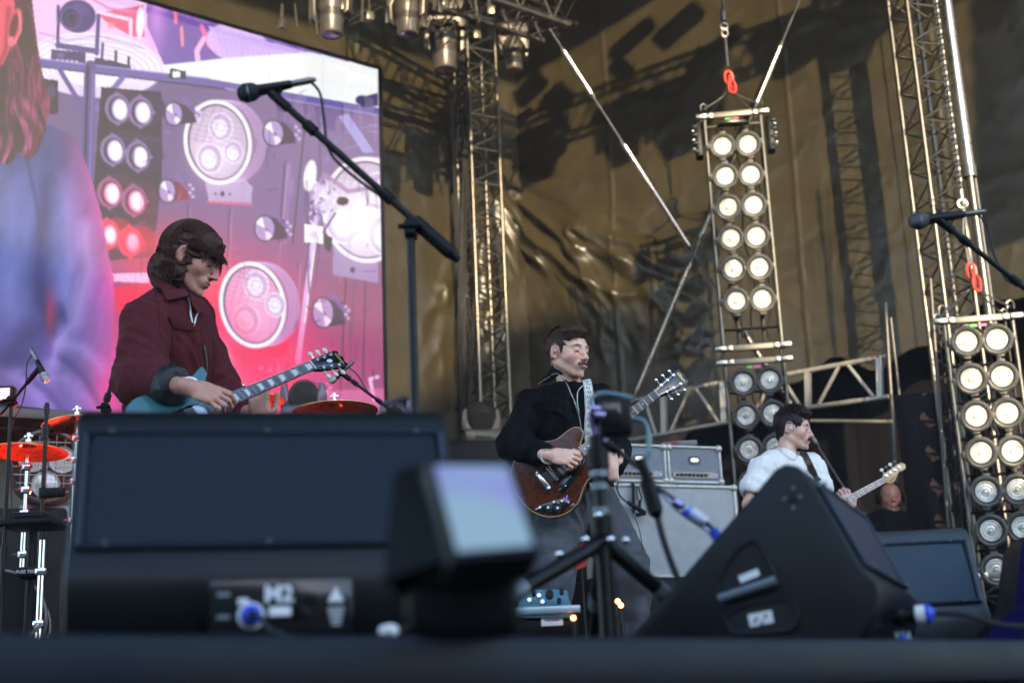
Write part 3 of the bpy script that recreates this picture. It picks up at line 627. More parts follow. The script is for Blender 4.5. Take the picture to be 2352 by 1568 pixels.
def light_tower(label, base, wd, rows, z_lamp_top, pitch, bar_z, top_z, face, rig_top, modules, side_boxes=True):
    "base: centre at floor; rows: number of lamp rows per module [(z_first_row, count)]"
    t = thing('light_tower', label, 'light tower', base, 'hanging ladders of round lamps'); hw = .253; dp = Vector((wd.y, -wd.x, 0)) * -.0; bk = Vector((-wd.y, wd.x, 0)).normalized() * .24
    for (z0, z1) in modules:
        for sx in (-1, 1):
            for bb in (0, 1):
                mb = MB(); p = base + wd * hw * sx + bk * bb; mb.tube(Vector((p.x, p.y, z0)), Vector((p.x, p.y, z1)), .0165 if bb == 0 else .013, 10); mb.build('rail', black_metal if bb else MATS['rail_paint'], t)
        for z in (z0 + .03, z1 - .03):
            mb = MB(); c = Vector((base.x, base.y, z)); fr = frame((0, 0, 0), wd, Zv)
            mb.box(c - bk * .08, (.56, .03, .05), fr, .004); ob = mb.build('crossbar', MATS['bar_grey'], t)
            for sx in (-1, 1):
                m2 = MB(); m2.box(c - bk * .1 + wd * sx * .28, (.10, .05, .045), fr, .008); m2.box(c - bk * .1 + wd * sx * .20, (.05, .04, .05), fr, .006); m2.build('clamp', mast_alu, t)
        zz = np.arange(z0 + .22, z1 - .1, .28)
        for z in zz:
            mb = MB(); c = Vector((base.x, base.y, z)); mb.tube(c - wd * hw + bk * .3, c + wd * hw + bk * .3, .012, 8); mb.tube(c + wd * hw, c + wd * hw + bk, .009, 6); mb.tube(c - wd * hw, c - wd * hw + bk, .009, 6); mb.build('rung', black_metal, t)
        for sx in (-1, 1):                                  # vertical lamp bar
            mb = MB(); p = base + wd * .11 * sx + bk * .55; mb.box(Vector((p.x, p.y, (z0 + z1) / 2)), (.035, .05, (z1 - z0) - .1), frame((0, 0, 0), wd, Zv), .004); mb.build('lamp_bar', black_metal, t)
        mb = MB()                                           # cables down the back
        for k in range(5):
            x_ = rng.uniform(-.2, .2); mb.path([Vector((base.x, base.y, 0)) + wd * (x_ + .04 * math.sin(q * 1.3 + k)) + bk * .85 + Zv * lerp(z0 + .05, z1 - .05, q / 12) for q in range(13)], .007, 5)
        mb.build('cable', rubber, t)
        mb = MB(); c = Vector((base.x, base.y, z0 + .0)); mb.box(c - bk * .16 + Zv * (z1 - z0 - .085) - wd * .045, (.05, .004, .02), frame((0, 0, 0), wd, Zv)); mb.build('tape', green_tape, t)
        mb = MB(); mb.box(c - bk * .16 + Zv * (z1 - z0 - .085) + wd * .02, (.06, .004, .02), frame((0, 0, 0), wd, Zv)); mb.build('tape', pink_tape, t)
    for zf, cnt in rows:
        for i in range(cnt):
            for sx in (-1, 1):
                p = base + wd * .113 * sx - bk * .12; p.z = zf - pitch * i + rng.uniform(-.006, .006)
                par(t, p, face + Vector((rng.uniform(-.10, .10), 0, rng.uniform(-.08, .08))))
                mb = MB(); mb.box(p + bk * .5 + Vector((0, 0, .13)), (.03, .06, .05)); mb.build('bracket', black_metal, t)
    # slings and master links
    zb = modules[0][1]; top = Vector((base.x, base.y, rig_top))
    for k, yaw in enumerate((.2, 1.2, .5)): red_link(t, top + Vector((.0 + .008 * k, -.02 * k, -.055 * k)), yaw)
    for sx in (-1, 1):
        for bb in (0, 1):
            e = base + wd * hw * sx + bk * bb; e = Vector((e.x, e.y, zb + .05)); mb = MB(); s0 = top - Zv * .13
            mb.path([s0, s0.lerp(e, .5) - Zv * .01, e], .0075, 6)
            for tt in (.12, .82): mb.tube(s0.lerp(e, tt), s0.lerp(e, tt + .1), .013, 8)
            shackle(mb, e + Zv * .01, .025); mb.build('sling', steel, t)
    if side_boxes:
        for sx in (-1, 1):
            mb = MB(); c = base + wd * (hw + .07) * sx; fr = frame((0, 0, 0), wd, Zv); mb.box(Vector((c.x, c.y, zb - .26)), (.07, .14, .34), fr, .02)
            for q in range(4): mb.box(Vector((c.x, c.y, zb - .38 + .08 * q)) + wd * .03 * sx - bk * .3, (.05, .02, .03), fr, .004)
            mb.build('side_light', black_plastic, t)
            m2 = MB()
            for q in range(3): m2.ball(Vector((c.x, c.y, zb - .36 + .09 * q)) + wd * .045 * sx - bk * .26, .018, 8)
            m2.build('knob', chrome, t)
        mb = MB(); c = Vector((base.x, base.y, zb - .13)); mb.ball(c - bk * .2, (.15, .05, .035), 10); mb.tube(c - wd * .24, c + wd * .24, .012, 6); mb.build('work_light', alu, t)
    return t
mat('rail_paint', (.09, .088, .082), .35, .6, var=.2, vscale=20, dirt=.4, dcol=(.2, .18, .15))
wd1 = Vector((1, -.12, 0)).normalized()
def tower_base(px, py, d): p = U(px, py, d); return Vector((p.x, p.y, FLOOR))
def zat(px, py, d): return U(px, py, d).z
b1 = tower_base(1712, 600, 12.0)
t1 = light_tower('tall hanging ladder of round lamps in the centre, upper lamps sunlit white', b1, wd1, [(zat(1701, 336, 12), 6), (zat(1739, 878, 12), 5)], 0, .293,
                 None, None, Vector((-.12, -1, -.22)), zat(1690, 178, 12), [(zat(1737, 805, 12), zat(1705, 256, 12)), (zat(1740, 1330, 12), zat(1737, 822, 12))])
chn = thing('hoist_chain', 'steel hook and wire rope holding up the taller sunlit lamp ladder', 'chain', (b1.x, b1.y, zat(1690, 150, 12)))
x1, y1 = b1.x, b1.y
mb = MB(); mb.tube((x1, y1, zat(1690, 152, 12)), (x1, y1, zat(1688, 88, 12)), .012, 8); mb.path(closed_curve([(x1, y1, zat(1688, 92, 12) + q) if False else (x1 + .028 * math.sin(a_), y1, zat(1688, 75, 12) + .04 * math.cos(a_)) for a_ in np.linspace(0, 6.28, 7)[:-1] for q in (0,)], 3), .009, 6, closed=True); mb.build('wire_rope', steel, chn)
mb = MB(); mb.tube((x1, y1, zat(1684, 48, 12)), (x1, y1, zat(1683, 28, 12)), .028, 10); mb.torus(lookM(Vector((x1, y1, zat(1686, 60, 12))), (0, -1, 0)), .032, .012, 14, 6); mb.build('hook', steel, chn)
chain(chn, x1, y1, zat(1683, 26, 12), zat(1683, -30, 12))
b2 = tower_base(2275, 950, 10.45)
t2 = light_tower('hanging ladder of round lamps at the right edge, below red links', b2, wd1, [(zat(2264, 784, 10.45), 7)], 0, .285, None, None, Vector((-.20, -1, -.16)), zat(2242, 622, 10.45), [(zat(2290, 1330, 10.45), zat(2262, 724, 10.45))], False)
ch2 = thing('hoist_chain', 'long steel link chain with slings above the right lamp ladder', 'chain', (b2.x, b2.y, zat(2242, 600, 10.45)))
chain(ch2, b2.x, b2.y, zat(2240, 462, 10.45), zat(2240, -25, 10.45), .024, .0065)
mb = MB(); zh = zat(2240, 450, 10.45); mb.tube((b2.x, b2.y, zh - .02), (b2.x, b2.y, zh + .05), .024, 10); mb.torus(lookM(Vector((b2.x, b2.y, zh - .06)), (0, -1, 0)), .035, .012, 14, 6); mb.build('hook', steel, ch2)
mb = MB(); 
for sx in (-1, 1): mb.path([(b2.x, b2.y, zh - .10), (b2.x + .02 * sx, b2.y, zh - .30), (b2.x + .012 * sx, b2.y, zat(2242, 605, 10.45))], .006, 6)
mb.tube((b2.x, b2.y, zat(2242, 606, 10.45)), (b2.x, b2.y, zat(2242, 590, 10.45)), .014, 8); mb.build('sling', steel, ch2)
mb = MB(); mb.path([(b2.x + .06, b2.y + .1, zat(2200, -20, 10.5)), (b2.x - .02, b2.y + .1, zh), (b2.x + .03, b2.y + .1, zh - .6), (b2.x + .02, b2.y + .1, zh - 2.2)], .004, 5); mb.build('signal_wire', black_plastic, ch2)

# ---- vertical trusses
def column_truss(label, c, z0, z1, half, yaw, r=.024, rb=.010, step=.42, m_=None):
    t = thing('truss_column', label, 'truss', (c.x, c.y, z0)); m_ = m_ or alu
    wv = Vector((math.cos(yaw), math.sin(yaw), 0)) * half; hv = Vector((-math.sin(yaw), math.cos(yaw), 0)) * half
    cs = [wv + hv, -wv + hv, -wv - hv, wv - hv]; a = Vector((c.x, c.y, z0)); b = Vector((c.x, c.y, z1))
    for q in cs: mb = MB(); mb.tube(a + q, b + q, r, 10); mb.build('chord', m_, t)
    n = max(1, round((z1 - z0) / step)); 
    for j in range(4):
        c1 = cs[j]; c2 = cs[(j + 1) % 4]
        for i in range(n):
            p = a.lerp(b, i / n); q = a.lerp(b, (i + 1) / n); mid = a.lerp(b, (i + .5) / n)
            mb = MB(); mb.tube(p + c1, mid + c2, rb, 6, caps=False); mb.tube(mid + c2, q + c1, rb, 6, caps=False); mb.tube(p + c1, p + c2, rb, 6, caps=False); mb.build('brace', m_, t)
    for zf in np.arange(z0 + 2.0, z1, 2.0):
        for q in cs: mb = MB(); mb.lathe([(r, -.05), (r * 1.35, -.045), (r * 1.35, .045), (r, .05)], Matrix.Translation((c.x + q.x, c.y + q.y, zf)), 10); mb.ball((c.x + q.x, c.y + q.y - r * 1.5, zf), .008, 6); mb.build('coupler', alu, t)
    return t
cc = U(1108, 600, 14.3); t3 = column_truss('lattice truss column standing in the corner between the video screen and the side tarpaulin', cc, FLOOR, 10.6, .17, .5, .022, .010, .40)
mb = MB()
for k in range(12):
    ph = rng.uniform(0, 6); rr = rng.uniform(.02, .13); mb.path([(cc.x - .16 + rr * math.cos(ph + z * .8) * .9, cc.y - .2 + rr * .6 * math.sin(ph + z), z) for z in np.linspace(FLOOR, 10, 60)], .011, 6)
mb.build('cable_bundle', mat('cable_glossy', (.025, .025, .027), .16), t3)
cr = U(2137, 340, 11.4); column_truss('tall bright lattice truss column at right, in front of the side tarpaulin', cr, FLOOR, 9.6, .145, .28, .0215, .009, .36)
def pole(name, label, cat, p, q, r, m_, n=12, parent=None, group=None):
    mb = MB(); mb.tube(p, q, r, n); o = mb.build(name, m_, parent)
    if parent is None: tag(o, label, cat, group)
    return o
pp = U(2203, 220, 11.0)
cpole = thing('mast', 'thick polished aluminium tube standing just right of the right truss column', 'pole', (pp.x, pp.y, FLOOR))
mb = MB(); mb.tube((pp.x, pp.y, zat(2218, 400, 11)), (pp.x, pp.y, 9.5), .048, 18); mb.build('upper_tube', mast_alu, cpole)
mb = MB(); mb.tube((pp.x, pp.y, FLOOR), (pp.x, pp.y, zat(2218, 400, 11) - .002), .034, 14); mb.build('lower_tube', alu, cpole)
mb = MB(); mb.lathe([(.05, -.05), (.056, -.05), (.056, .05), (.05, .05)], Matrix.Translation((pp.x, pp.y, zat(2215, 395, 11))), 16); mb.build('collar', steel, cpole)
pw = U(2226, 300, 11.3); pole('steel_cable', 'thin taut wire beside the thick aluminium mast', 'cable', Vector((pw.x, pw.y, FLOOR)), Vector((pw.x, pw.y, 9.6)), .007, steel, 6)
# thin scaffold tubes low on the right
for (p0, p1, d, r, lb) in (((2034, 695), (2064, 1200), 12.2, .018, 'leftmost thin scaffold tube beside the purple net'), ((2046, 730), (2098, 1200), 12.0, .013, 'thin leaning scaffold tube just in front of the purple net'), ((2137, 640), (2178, 1210), 11.0, .014, 'thin scaffold tube between the purple net and the right lamp ladder')):
    pole('scaffold_tube', lb, 'tube', U(*p0, d), U(*p1, d), r, alu_dull, 10, group='thin scaffold tubes low on the right')
# ---- lattice beams under the tarpaulin
PB = T0 + NW * .55
def B(px, py, k=0.): return on_plane(px, py, PB - NW * k, NW)
beam_alu = mat('beam_aluminium', (.36, .35, .33), .38, .55, var=.25, vscale=9, dirt=.5, dcol=(.18, .17, .16))
def beam(label, tops, bots, diags, verts):
    c = B(*bots[0]); t = thing('lattice_beam', label, 'beam', c, 'lattice beams in the dark opening under the tarpaulin')
    for pts in (tops, bots):
        mb = MB(); mb.path([B(*p) for p in pts], .024, 10); mb.build('chord', beam_alu, t)
    for (a_, b_) in diags: mb = MB(); mb.tube(B(*a_), B(*b_), .018, 8); mb.build('diagonal', beam_alu, t)
    for (a_, b_) in verts: mb = MB(); mb.box((B(*a_) + B(*b_)) / 2, ((.05, .05, (B(*a_) - B(*b_)).length)), frame((0, 0, 0), (B(*b_) - B(*a_)).cross(NW), B(*b_) - B(*a_))); mb.build('upright', beam_alu, t)
    return t
beam('lattice beam with three diagonals seen behind the singer guitar headstock', [(1430, 925), (1660, 877)], [(1395, 1020), (1690, 966)], [((1584, 893), (1541, 990)), ((1598, 890), (1652, 972)), ((1480, 916), (1506, 996))], [((1524, 906), (1526, 994)), ((1660, 878), (1664, 971))])
beam('lattice beam right of the centre lamp ladder, highest above the bassist', [(1690, 881), (2045, 816)], [(1690, 966), (1840, 938), (2045, 910)], [((1928, 839), (1879, 931)), ((1946, 836), (2009, 915)), ((1790, 858), (1840, 936)), ((1780, 860), (1730, 957))], [((1855, 852), (1857, 934)), ((2020, 823), (2022, 912))])
o = pole('scaffold_tube', 'horizontal tube with yellow worn end behind the bassist head', 'tube', U(1862, 966, 11.9), U(2050, 968, 11.6), .017, mat('worn_yellow', (.46, .36, .20), .4, .4, var=.3), 10)
# ---- long braces crossing the tarpaulin
def brace(label, pts, thick, d0, d1):
    P3 = [U(px, py, lerp(d0, d1, i / (len(pts) - 1))) for i, (px, py) in enumerate(pts)]
    a_, b_ = P3[0], P3[-1]; t = thing('tie_brace', label, 'brace', b_, 'long steel braces crossing in front of the tarpaulin')
    mb = MB(); mb.tube(a_, b_, .009, 8); mb.build('wire', steel, t)
    for s0, s1 in thick:
        p, q = a_.lerp(b_, s0), a_.lerp(b_, s1); dn = (q - p).normalized(); mb = MB(); mb.tube(p, q, .026, 12); mb.tube(p - dn * .06, p, .01, 10, .026); mb.tube(q, q + dn * .06, .026, 10, .01); mb.build('tube_section', mast_alu, t)
    return t
brace('long diagonal brace falling from upper left behind the lamp ladder', [(1262, 66), (1977, 1180)], [(.05, .14), (.25, .46), (.63, .86)], 12.0, 12.6)
brace('diagonal brace rising to the right from the guitar headstock to the top', [(1845, -20), (1452, 925)], [(.14, .28), (.54, .60), (.68, .97)], 12.5, 13.0)

# ---- ceiling trusses and moving heads at the top
mover_m = mat('mover_shell', (.07, .06, .05), .35, .35, var=.2, vscale=15, dirt=.4, dcol=(.08, .07, .06))
mover_dark = mat('mover_dark', (.05, .047, .045), .4, .2, var=.2, vscale=15)
front_glass = mat('front_glass', (.30, .28, .34), .08, .6, spec=1.)
def moving_head(label, top, h=.78, w_=.34, yaw=0., tilt=0., group='moving lights hanging from the rear truss', up=1, shell=None):
    "up=1 hangs below top; up=-1 stands on top"
    t = thing('moving_head', label, 'stage light', top, group); sh = shell or mover_m
    M = Matrix.Translation(top) @ Matrix.Rotation(yaw, 4, 'Z') @ (Matrix.Identity(4) if up == 1 else Matrix.Rotation(math.pi, 4, 'Y'))
    mb = MB(); mb.M = M; mb.box((0, 0, -.065), (w_ * 1.12, w_ * .95, .13), None, .025); mb.box((0, -w_ * .48, -.07), (w_ * .5, .02, .06), None, .006); mb.build('base', sh, t)
    mb = MB(); mb.M = M                                     # yoke
    out = [(-w_ * .58, -.13), (w_ * .58, -.13), (w_ * .60, -.20), (w_ * .56, -h * .62), (w_ * .42, -h * .66), (w_ * .42, -.26), (w_ * .32, -.19), (-w_ * .32, -.19), (-w_ * .42, -.26), (-w_ * .42, -h * .66), (-w_ * .56, -h * .62), (-w_ * .60, -.20)]
    mb.prism(out, -.06, .06, M @ Matrix(((1, 0, 0, 0), (0, 0, -1, 0), (0, 1, 0, 0), (0, 0, 0, 1))) if False else Matrix(((1, 0, 0, 0), (0, 0, -1, 0), (0, 1, 0, 0), (0, 0, 0, 1))), .012); mb.build('yoke', sh, t)
    H = M @ Matrix.Translation((0, 0, -h * .50)) @ Matrix.Rotation(tilt, 4, 'X')
    mb = MB(); mb.M = H; r0 = w_ * .38
    mb.lathe([(.001, h * .26), (r0 * .8, h * .25), (r0, h * .19), (r0, -h * .02), (r0 * .93, -h * .06), (r0 * .93, -h * .2), (r0 * .86, -h * .24), (r0 * .86, -h * .36), (r0 * .78, -h * .385), (r0 * .7, -h * .385)], None, 24)
    for q in range(5): mb.torus(Matrix.Translation((0, 0, -h * (.08 + .022 * q))), r0 * .94, .004, 24, 5)
    hd = mb.build('head', mover_dark if shell else sh, t)
    mb = MB(); mb.M = H; mb.lathe([(.0005, -h * .40), (r0 * .3, -h * .395), (r0 * .7, -h * .375)], None, 20); mb.build('lens', front_glass, t)
    return t
ET = U(1302, 40, 13.2); 
def rear(px, py0):                                           # point on the truss line S through ET at picture column px
    n_ = Vector((S.y, -S.x, 0)); return on_plane(px, py0, ET, n_)
rt = thing('lighting_truss', 'sunlit lattice truss entering at the top, its end left of the sloping shade line', 'truss', ET)
cs = []
A_ = ET - S * 4.2
def box_truss(t, a, b, half, r, rb, step, m_, S_=S):
    wv = Vector((-S_.y, S_.x, 0)) * half; hv = Zv * half; cs = [wv + hv, -wv + hv, -wv - hv, wv - hv]
    for q in cs:
        mb = MB(); mb.tube(a + q, b + q, r, 10); mb.lathe([(.001, .02), (r * 1.5, .0), (r * 1.5, -.05), (r, -.055)], frame(b + q, Zv, S_), 10); mb.build('chord', m_, t)
    n = max(1, round((b - a).length / step))
    for j in range(4):
        c1 = cs[j]; c2 = cs[(j + 1) % 4]
        for i in range(n):
            p = a.lerp(b, i / n); q = a.lerp(b, (i + 1) / n); mid = a.lerp(b, (i + .5) / n); mb = MB(); mb.tube(p + c1, mid + c2, rb, 6, caps=False); mb.tube(mid + c2, q + c1, rb, 6, caps=False); mb.build('brace', m_, t)
box_truss(rt, A_, ET, .145, .022, .010, .33, alu)
for px, bot, hh, ww, lb in ((1181, 165, .55, .26, 'hanging moving light nearest the end of the sunlit truss'), (1023, 165, .78, .34, 'large hanging moving light, second from the truss end')):
    p = rear(px, bot); zb = p.z; moving_head(lb, Vector((p.x, p.y, zb + hh * .90)), hh, ww, .15)
FT = U(1000, -60, 11.6)
ft = thing('lighting_truss', 'shaded lattice truss hung with clutter above the top right of the video screen', 'truss', FT)
box_truss(ft, FT - S * 4.5, FT + S * 1.4, .2, .025, .012, .4, alu_dull)
def ftp(px, py): n_ = Vector((S.y, -S.x, 0)); return on_plane(px, py, FT, n_)
for px, bot, hh, ww, lb in ((937, 84, .62, .30, 'hanging moving light, third from the truss end, with purple sheen'), (762, 84, .70, .30, 'hanging moving light nearest above the video screen, catching gold sun')):
    p = ftp(px, bot); moving_head(lb, Vector((p.x, p.y, p.z + hh * .9)), hh, ww, -.2)
clut = mat('worn_steel', (.14, .12, .09), .35, .8, var=.3, vscale=20)
for k in range(34):
    px = rng.uniform(640, 1130); y0 = rng.uniform(-30, 30); ln = rng.uniform(10, 55); p, q = ftp(px, y0), ftp(px + rng.uniform(-6, 6), y0 + ln)
    off = NS * rng.uniform(-.25, .2); mb = MB(); mb.tube(p + off, q + off, rng.uniform(.006, .02), 6); mb.build('hanging_rod', clut, ft)
    if k % 3 == 0: mb = MB(); mb.box(q + off, (.07, .06, .09), Matrix.Rotation(rng.uniform(0, 1), 3, 'Z'), .01); mb.build('clamp', clut, ft)
for px, y0, y1, w_ in ((888, 15, 55, .035), (957, 10, 60, .12), (1010, -20, 30, .05)):
    mb = MB(); p, q = ftp(px, y0), ftp(px, y1); mb.box((p + q) / 2, (w_, .03, (p - q).length), frame((0, 0, 0), S, Zv), .006); mb.build('hanging_plate', alu, ft)
mb = MB()
for k in range(7):
    a0 = rng.uniform(600, 1000); pts = [ftp(a0 + 16 * q, 10 + 22 * math.sin(q * .55 + k) + 4 * k) + NS * .2 for q in range(9)]; mb.path(pts, .008, 5)
mb.build('cable', rubber, ft)
# floor movers far back
pm = U(1106, 1022, 13.6); moving_head('moving light standing upright at the foot of the corner truss column', Vector((pm.x, pm.y, pm.z)), .55, .33, .2, R(60), 'moving lights standing on the stage', -1)
mb = MB(); mb.box(Vector((pm.x, pm.y, (FLOOR + pm.z) / 2)), (.9, .5, pm.z - FLOOR), None, .02); o = mb.build('equipment_crate', black_paint); tag(o, 'black crate under the upright moving light by the corner truss', 'crate')
# ------------------------------------------------------------------ stage monitors
def perforated(name, col, hole, wdir, edir, pitch=.0100, rough=.5, bump=.5):
    "round holes in staggered rows, laid out along the width and slope of a grille"
    m = mat(name, col, rough, .1, .22); nt = m.node_tree; N = nt.nodes; L = nt.links; tc = N.new('ShaderNodeTexCoord'); cmb = N.new('ShaderNodeCombineXYZ'); e1 = Vector(wdir).normalized(); e2 = Vector(edir).normalized()
    for k, d in enumerate(((e1 + e2).normalized(), (e1 - e2).normalized())):
        q = N.new('ShaderNodeVectorMath'); q.operation = 'DOT_PRODUCT'; q.inputs[1].default_value = tuple(d / (pitch * .72)); L.new(tc.outputs['Object'], q.inputs[0]); L.new(q.outputs['Value'], cmb.inputs[k])
    v = N.new('ShaderNodeTexVoronoi'); v.voronoi_dimensions = '2D'; v.inputs['Scale'].default_value = 1; v.inputs['Randomness'].default_value = 0; L.new(cmb.outputs[0], v.inputs['Vector'])
    r = N.new('ShaderNodeMapRange'); r.inputs['From Min'].default_value = .30; r.inputs['From Max'].default_value = .40; L.new(v.outputs['Distance'], r.inputs['Value'])
    mx = N.new('ShaderNodeMix'); mx.data_type = 'RGBA'; L.new(r.outputs[0], mx.inputs[0]); mx.inputs[6].default_value = (*hole, 1); mx.inputs[7].default_value = (*col, 1); L.new(mx.outputs[2], N['Principled BSDF'].inputs['Base Color'])
    b = N.new('ShaderNodeBump'); b.inputs['Strength'].default_value = bump; b.inputs['Distance'].default_value = .002; L.new(r.outputs[0], b.inputs['Height']); L.new(b.outputs[0], N['Principled BSDF'].inputs['Normal']); return m
grille_blue = mat('foam_grille_blue_grey', (.030, .050, .072), .75, var=.12, vscale=6, bump=.35, bscale=330)
monitor_paint = mat('monitor_textured_paint', (.0035, .005, .006), .36, 0, .3, var=.25, vscale=7, bump=.22, bscale=300, dirt=.4, dcol=(.004, .005, .007))
PROF = [(.0, .0), (.44, .0), (.478, .012), (.505, .050), (.522, .098), (.519, .122), (.494, .150), (.415, .322), (.402, .345), (.385, .360), (.362, .366), (.342, .358), (.012, .045), (.0, .03)]
mat('rim_blue', (.010, .018, .028), .35, 0, .4)
def wedge(label, origin, adir, wdir, Wd, grille, paint, group='floor monitor wedges along the stage front', hs=1.0):
    "origin: back bottom corner; adir: towards the grille; wdir: along the width"
    t = thing('floor_monitor', label, 'stage monitor', origin, group); adir = Vector(adir).normalized(); wdir = Vector(wdir).normalized()
    M = Matrix.Identity(4); zz = adir.cross(Zv) * -1
    for i in range(3): M[i][0] = adir[i]; M[i][1] = Zv[i] * hs; M[i][2] = wdir[i]; M[i][3] = origin[i]
    if M.to_3x3().determinant() < 0: flip = True
    mb = MB(); mb.prism(PROF, 0, Wd, M, .010, 3)
    bo = mb.build('cabinet', paint, t)
    a = Vector((.494, .150)); b = Vector((.415, .322)); e = (b - a); nrm = Vector((e.y, -e.x)).normalized(); 
    def gp(u, v, off): q = a + e * u + nrm * off; return M @ Vector((q.x, q.y, v))
    # grille panel: flat slab with a raised rim
    vs = []; m = .030; u0, u1 = .04, .97
    for off in (.001, .007):
        for (u, v) in ((u0, m), (u1, m), (u1, Wd - m), (u0, Wd - m)): vs.append(gp(u, v, off))
    MB().add(vs, [(0, 1, 2, 3), (4, 7, 6, 5), (0, 4, 5, 1), (1, 5, 6, 2), (2, 6, 7, 3), (3, 7, 4, 0)]).build('grille', grille, t, False)
    for (u, v, u2, v2) in ((u0 - .03, m * .6, u1 + .02, m * .6), (u0 - .03, Wd - m * .6, u1 + .02, Wd - m * .6), (u0 - .03, m * .6, u0 - .03, Wd - m * .6), (u1 + .02, m * .6, u1 + .02, Wd - m * .6)):
        MB().tube(gp(u, v, .006), gp(u2, v2, .006), .006, 6).build('rim', MATS['rim_blue'], t)
    for v in (m * 2, Wd / 2, Wd - m * 2):
        for u in (u0 - .03, u1 + .02): MB().ball(gp(u, v, .013), .004, 6).build('screw', steel, t)
    return t, M
# left monitor, grille towards the camera
wd = Vector((1, .22, 0)).normalized(); ad = Vector((wd.y, -wd.x, 0))
pl = U(152, 1250, 2.24); org = Vector((pl.x, pl.y, FLOOR + .0)) - ad * .49
grille_dark = perforated('perforated_grille', (.013, .023, .038), (.0005, .0008, .001), wd, Vector((-.079 * ad.x, -.079 * ad.y, .172 * 1.2)))
w1, M1 = wedge('large floor monitor at left with dark perforated grille and connector plate', org, ad, wd, .630, grille_dark, monitor_paint, hs=1.175)
def on1(u, v, off=.004):                                       # point on the lower front panel: u along width 0..1, v height
    pts = [(.478, .012), (.505, .050), (.522, .098), (.519, .122), (.494, .150)]
    for (x0, y0), (x1, y1) in zip(pts[:-1], pts[1:]):
        if v <= y1: break
    x = x0 + (x1 - x0) * (v - y0) / (y1 - y0); return M1 @ Vector((x + off, v, u * .630))
gloss = mat('gloss_black_plate', (.006, .006, .007), .15)
def plate(parent, name, c, w_, h, dep, m_, nrm, bev=.002, up=Zv):
    M = lookM(c, nrm, up); mb = MB(); mb.M = M; mb.box((0, 0, 0), (w_, h, dep), None, bev); return mb.build(name, m_, parent), M
faceN = ad
pc = on1(.53, .066, .006)
plate(w1, 'connector_plate', pc, .225, .088, .012, gloss, faceN)
plate(w1, 'plate_ledge', pc - Zv * .052 + ad * .0, .235, .012, .020, monitor_paint, faceN)
XA = Zv.cross(faceN).normalized()
def put_text(parent, txt, c, size, nrm, m_, bold=0., italic=0., up=Zv, name='lettering'):
    me = text_mesh(txt, size, m_, name, .0004, bold, italic); return link_mesh(name, me, parent, lookM(c, nrm, up))
white_ink = mat('white_ink', (.72, .74, .76), .5)
put_text(w1, 'M2', pc + XA * -.004 + Zv * .020 + ad * .008, .036, faceN, white_ink, .0012)
plate(w1, 'label', pc + XA * -.002 - Zv * .006 + ad * .008, .034, .014, .002, paper, faceN, 0)
mb = MB(); mb.M = lookM(pc + XA * .086 + Zv * .018 + ad * .007, faceN); mb.prism([(-.013, -.011), (.013, -.011), (0, .013)], 0, .001); mb.build('warning_triangle', white_ink, w1, False)
for k in range(5): plate(w1, 'print_line', pc + XA * .086 - Zv * (.004 + .006 * k) + ad * .0072, .026 - .003 * k, .0022, .0008, white_ink, faceN, 0)
for k in range(2): plate(w1, 'print_line', pc - XA * .09 + Zv * (.022 - .035 * k) + ad * .0072, .02, .006, .0008, mat('grey_ink%d' % k, (.2, .22, .24), .6), faceN, 0)
mb = MB(); mb.M = lookM(pc + XA * .042 + ad * .006, faceN); mb.lathe([(.016, 0), (.02, .004), (.02, .008), (.014, .009), (.0005, .006)], None, 20); mb.build('empty_socket', black_plastic, w1)
cxp = pc - XA * .048 - Zv * .014 + ad * .008
plug = thing('cable_plug', 'blue and white plug in the left floor monitor plate with its cable', 'plug', cxp)
mb = MB(); mb.M = lookM(cxp, faceN); mb.lathe([(.0005, 0), (.019, 0), (.021, .01), (.021, .022), (.017, .026)], None, 20); mb.build('collar', white_plastic, plug)
mb = MB(); mb.M = lookM(cxp, faceN); mb.lathe([(.017, .024), (.0165, .04), (.012, .052), (.007, .056)], None, 20); mb.build('shell', blue_plastic, plug)
mb = MB(); mb.box(cxp + Zv * .022 - XA * .012 + ad * .018, (.016, .012, .010), None, .002); mb.build('latch', white_plastic, plug)
q = cxp + ad * .05
mb = MB(); mb.path(stroke2d([q, q + ad * .03 - Zv * .005 + XA * .01, q + ad * .05 - Zv * .03 + XA * .03, q + ad * .03 - Zv * .043 + XA * .09, q + XA * .2 - Zv * .044]), .0045, 8); mb.build('cord', rubber, plug)
# right monitor, side towards the camera
ad4 = Vector((.93, -.37, 0)).normalized(); wd4 = Vector((.37, .93, 0)).normalized()
pa = U(1428, 1440, 2.95); org4 = Vector((pa.x, pa.y, FLOOR))
grille_side = perforated('perforated_grille_violet', (.06, .052, .085), (.01, .012, .018), wd4, Vector((-.079 * ad4.x, -.079 * ad4.y, .172)))
w4, M4 = wedge('floor monitor at right seen from its black side with two handle recesses', org4, ad4, wd4, .62, grille_side, monitor_paint)
def side4(px, py, off=0.):                                    # point on the side face at a picture place
    n = -wd4; return on_plane(px, py, org4, n) + n * off
hole_m = mat('recess_black', (.004, .004, .005), .8)
def recess(pts, label):
    P3 = [side4(px, py, .002) for px, py in pts]; c = sum(P3, Vector()) / len(P3); M = lookM(c, -wd4); Mi = M.inverted()
    o2 = [(Mi @ p).to_2d() for p in P3]; o2 = [tuple(v) for v in closed_curve([Vector((v.x, v.y)) for v in o2], 4)]
    m0 = MB(); m0.prism(o2, -.003, .002, M); m0.build('handle_recess', hole_m, w4, False)
    m1 = MB(); m1.path([M @ Vector((x, y, .002)) for x, y in o2], .0045, 6, closed=True); m1.build('recess_rim', monitor_paint, w4)
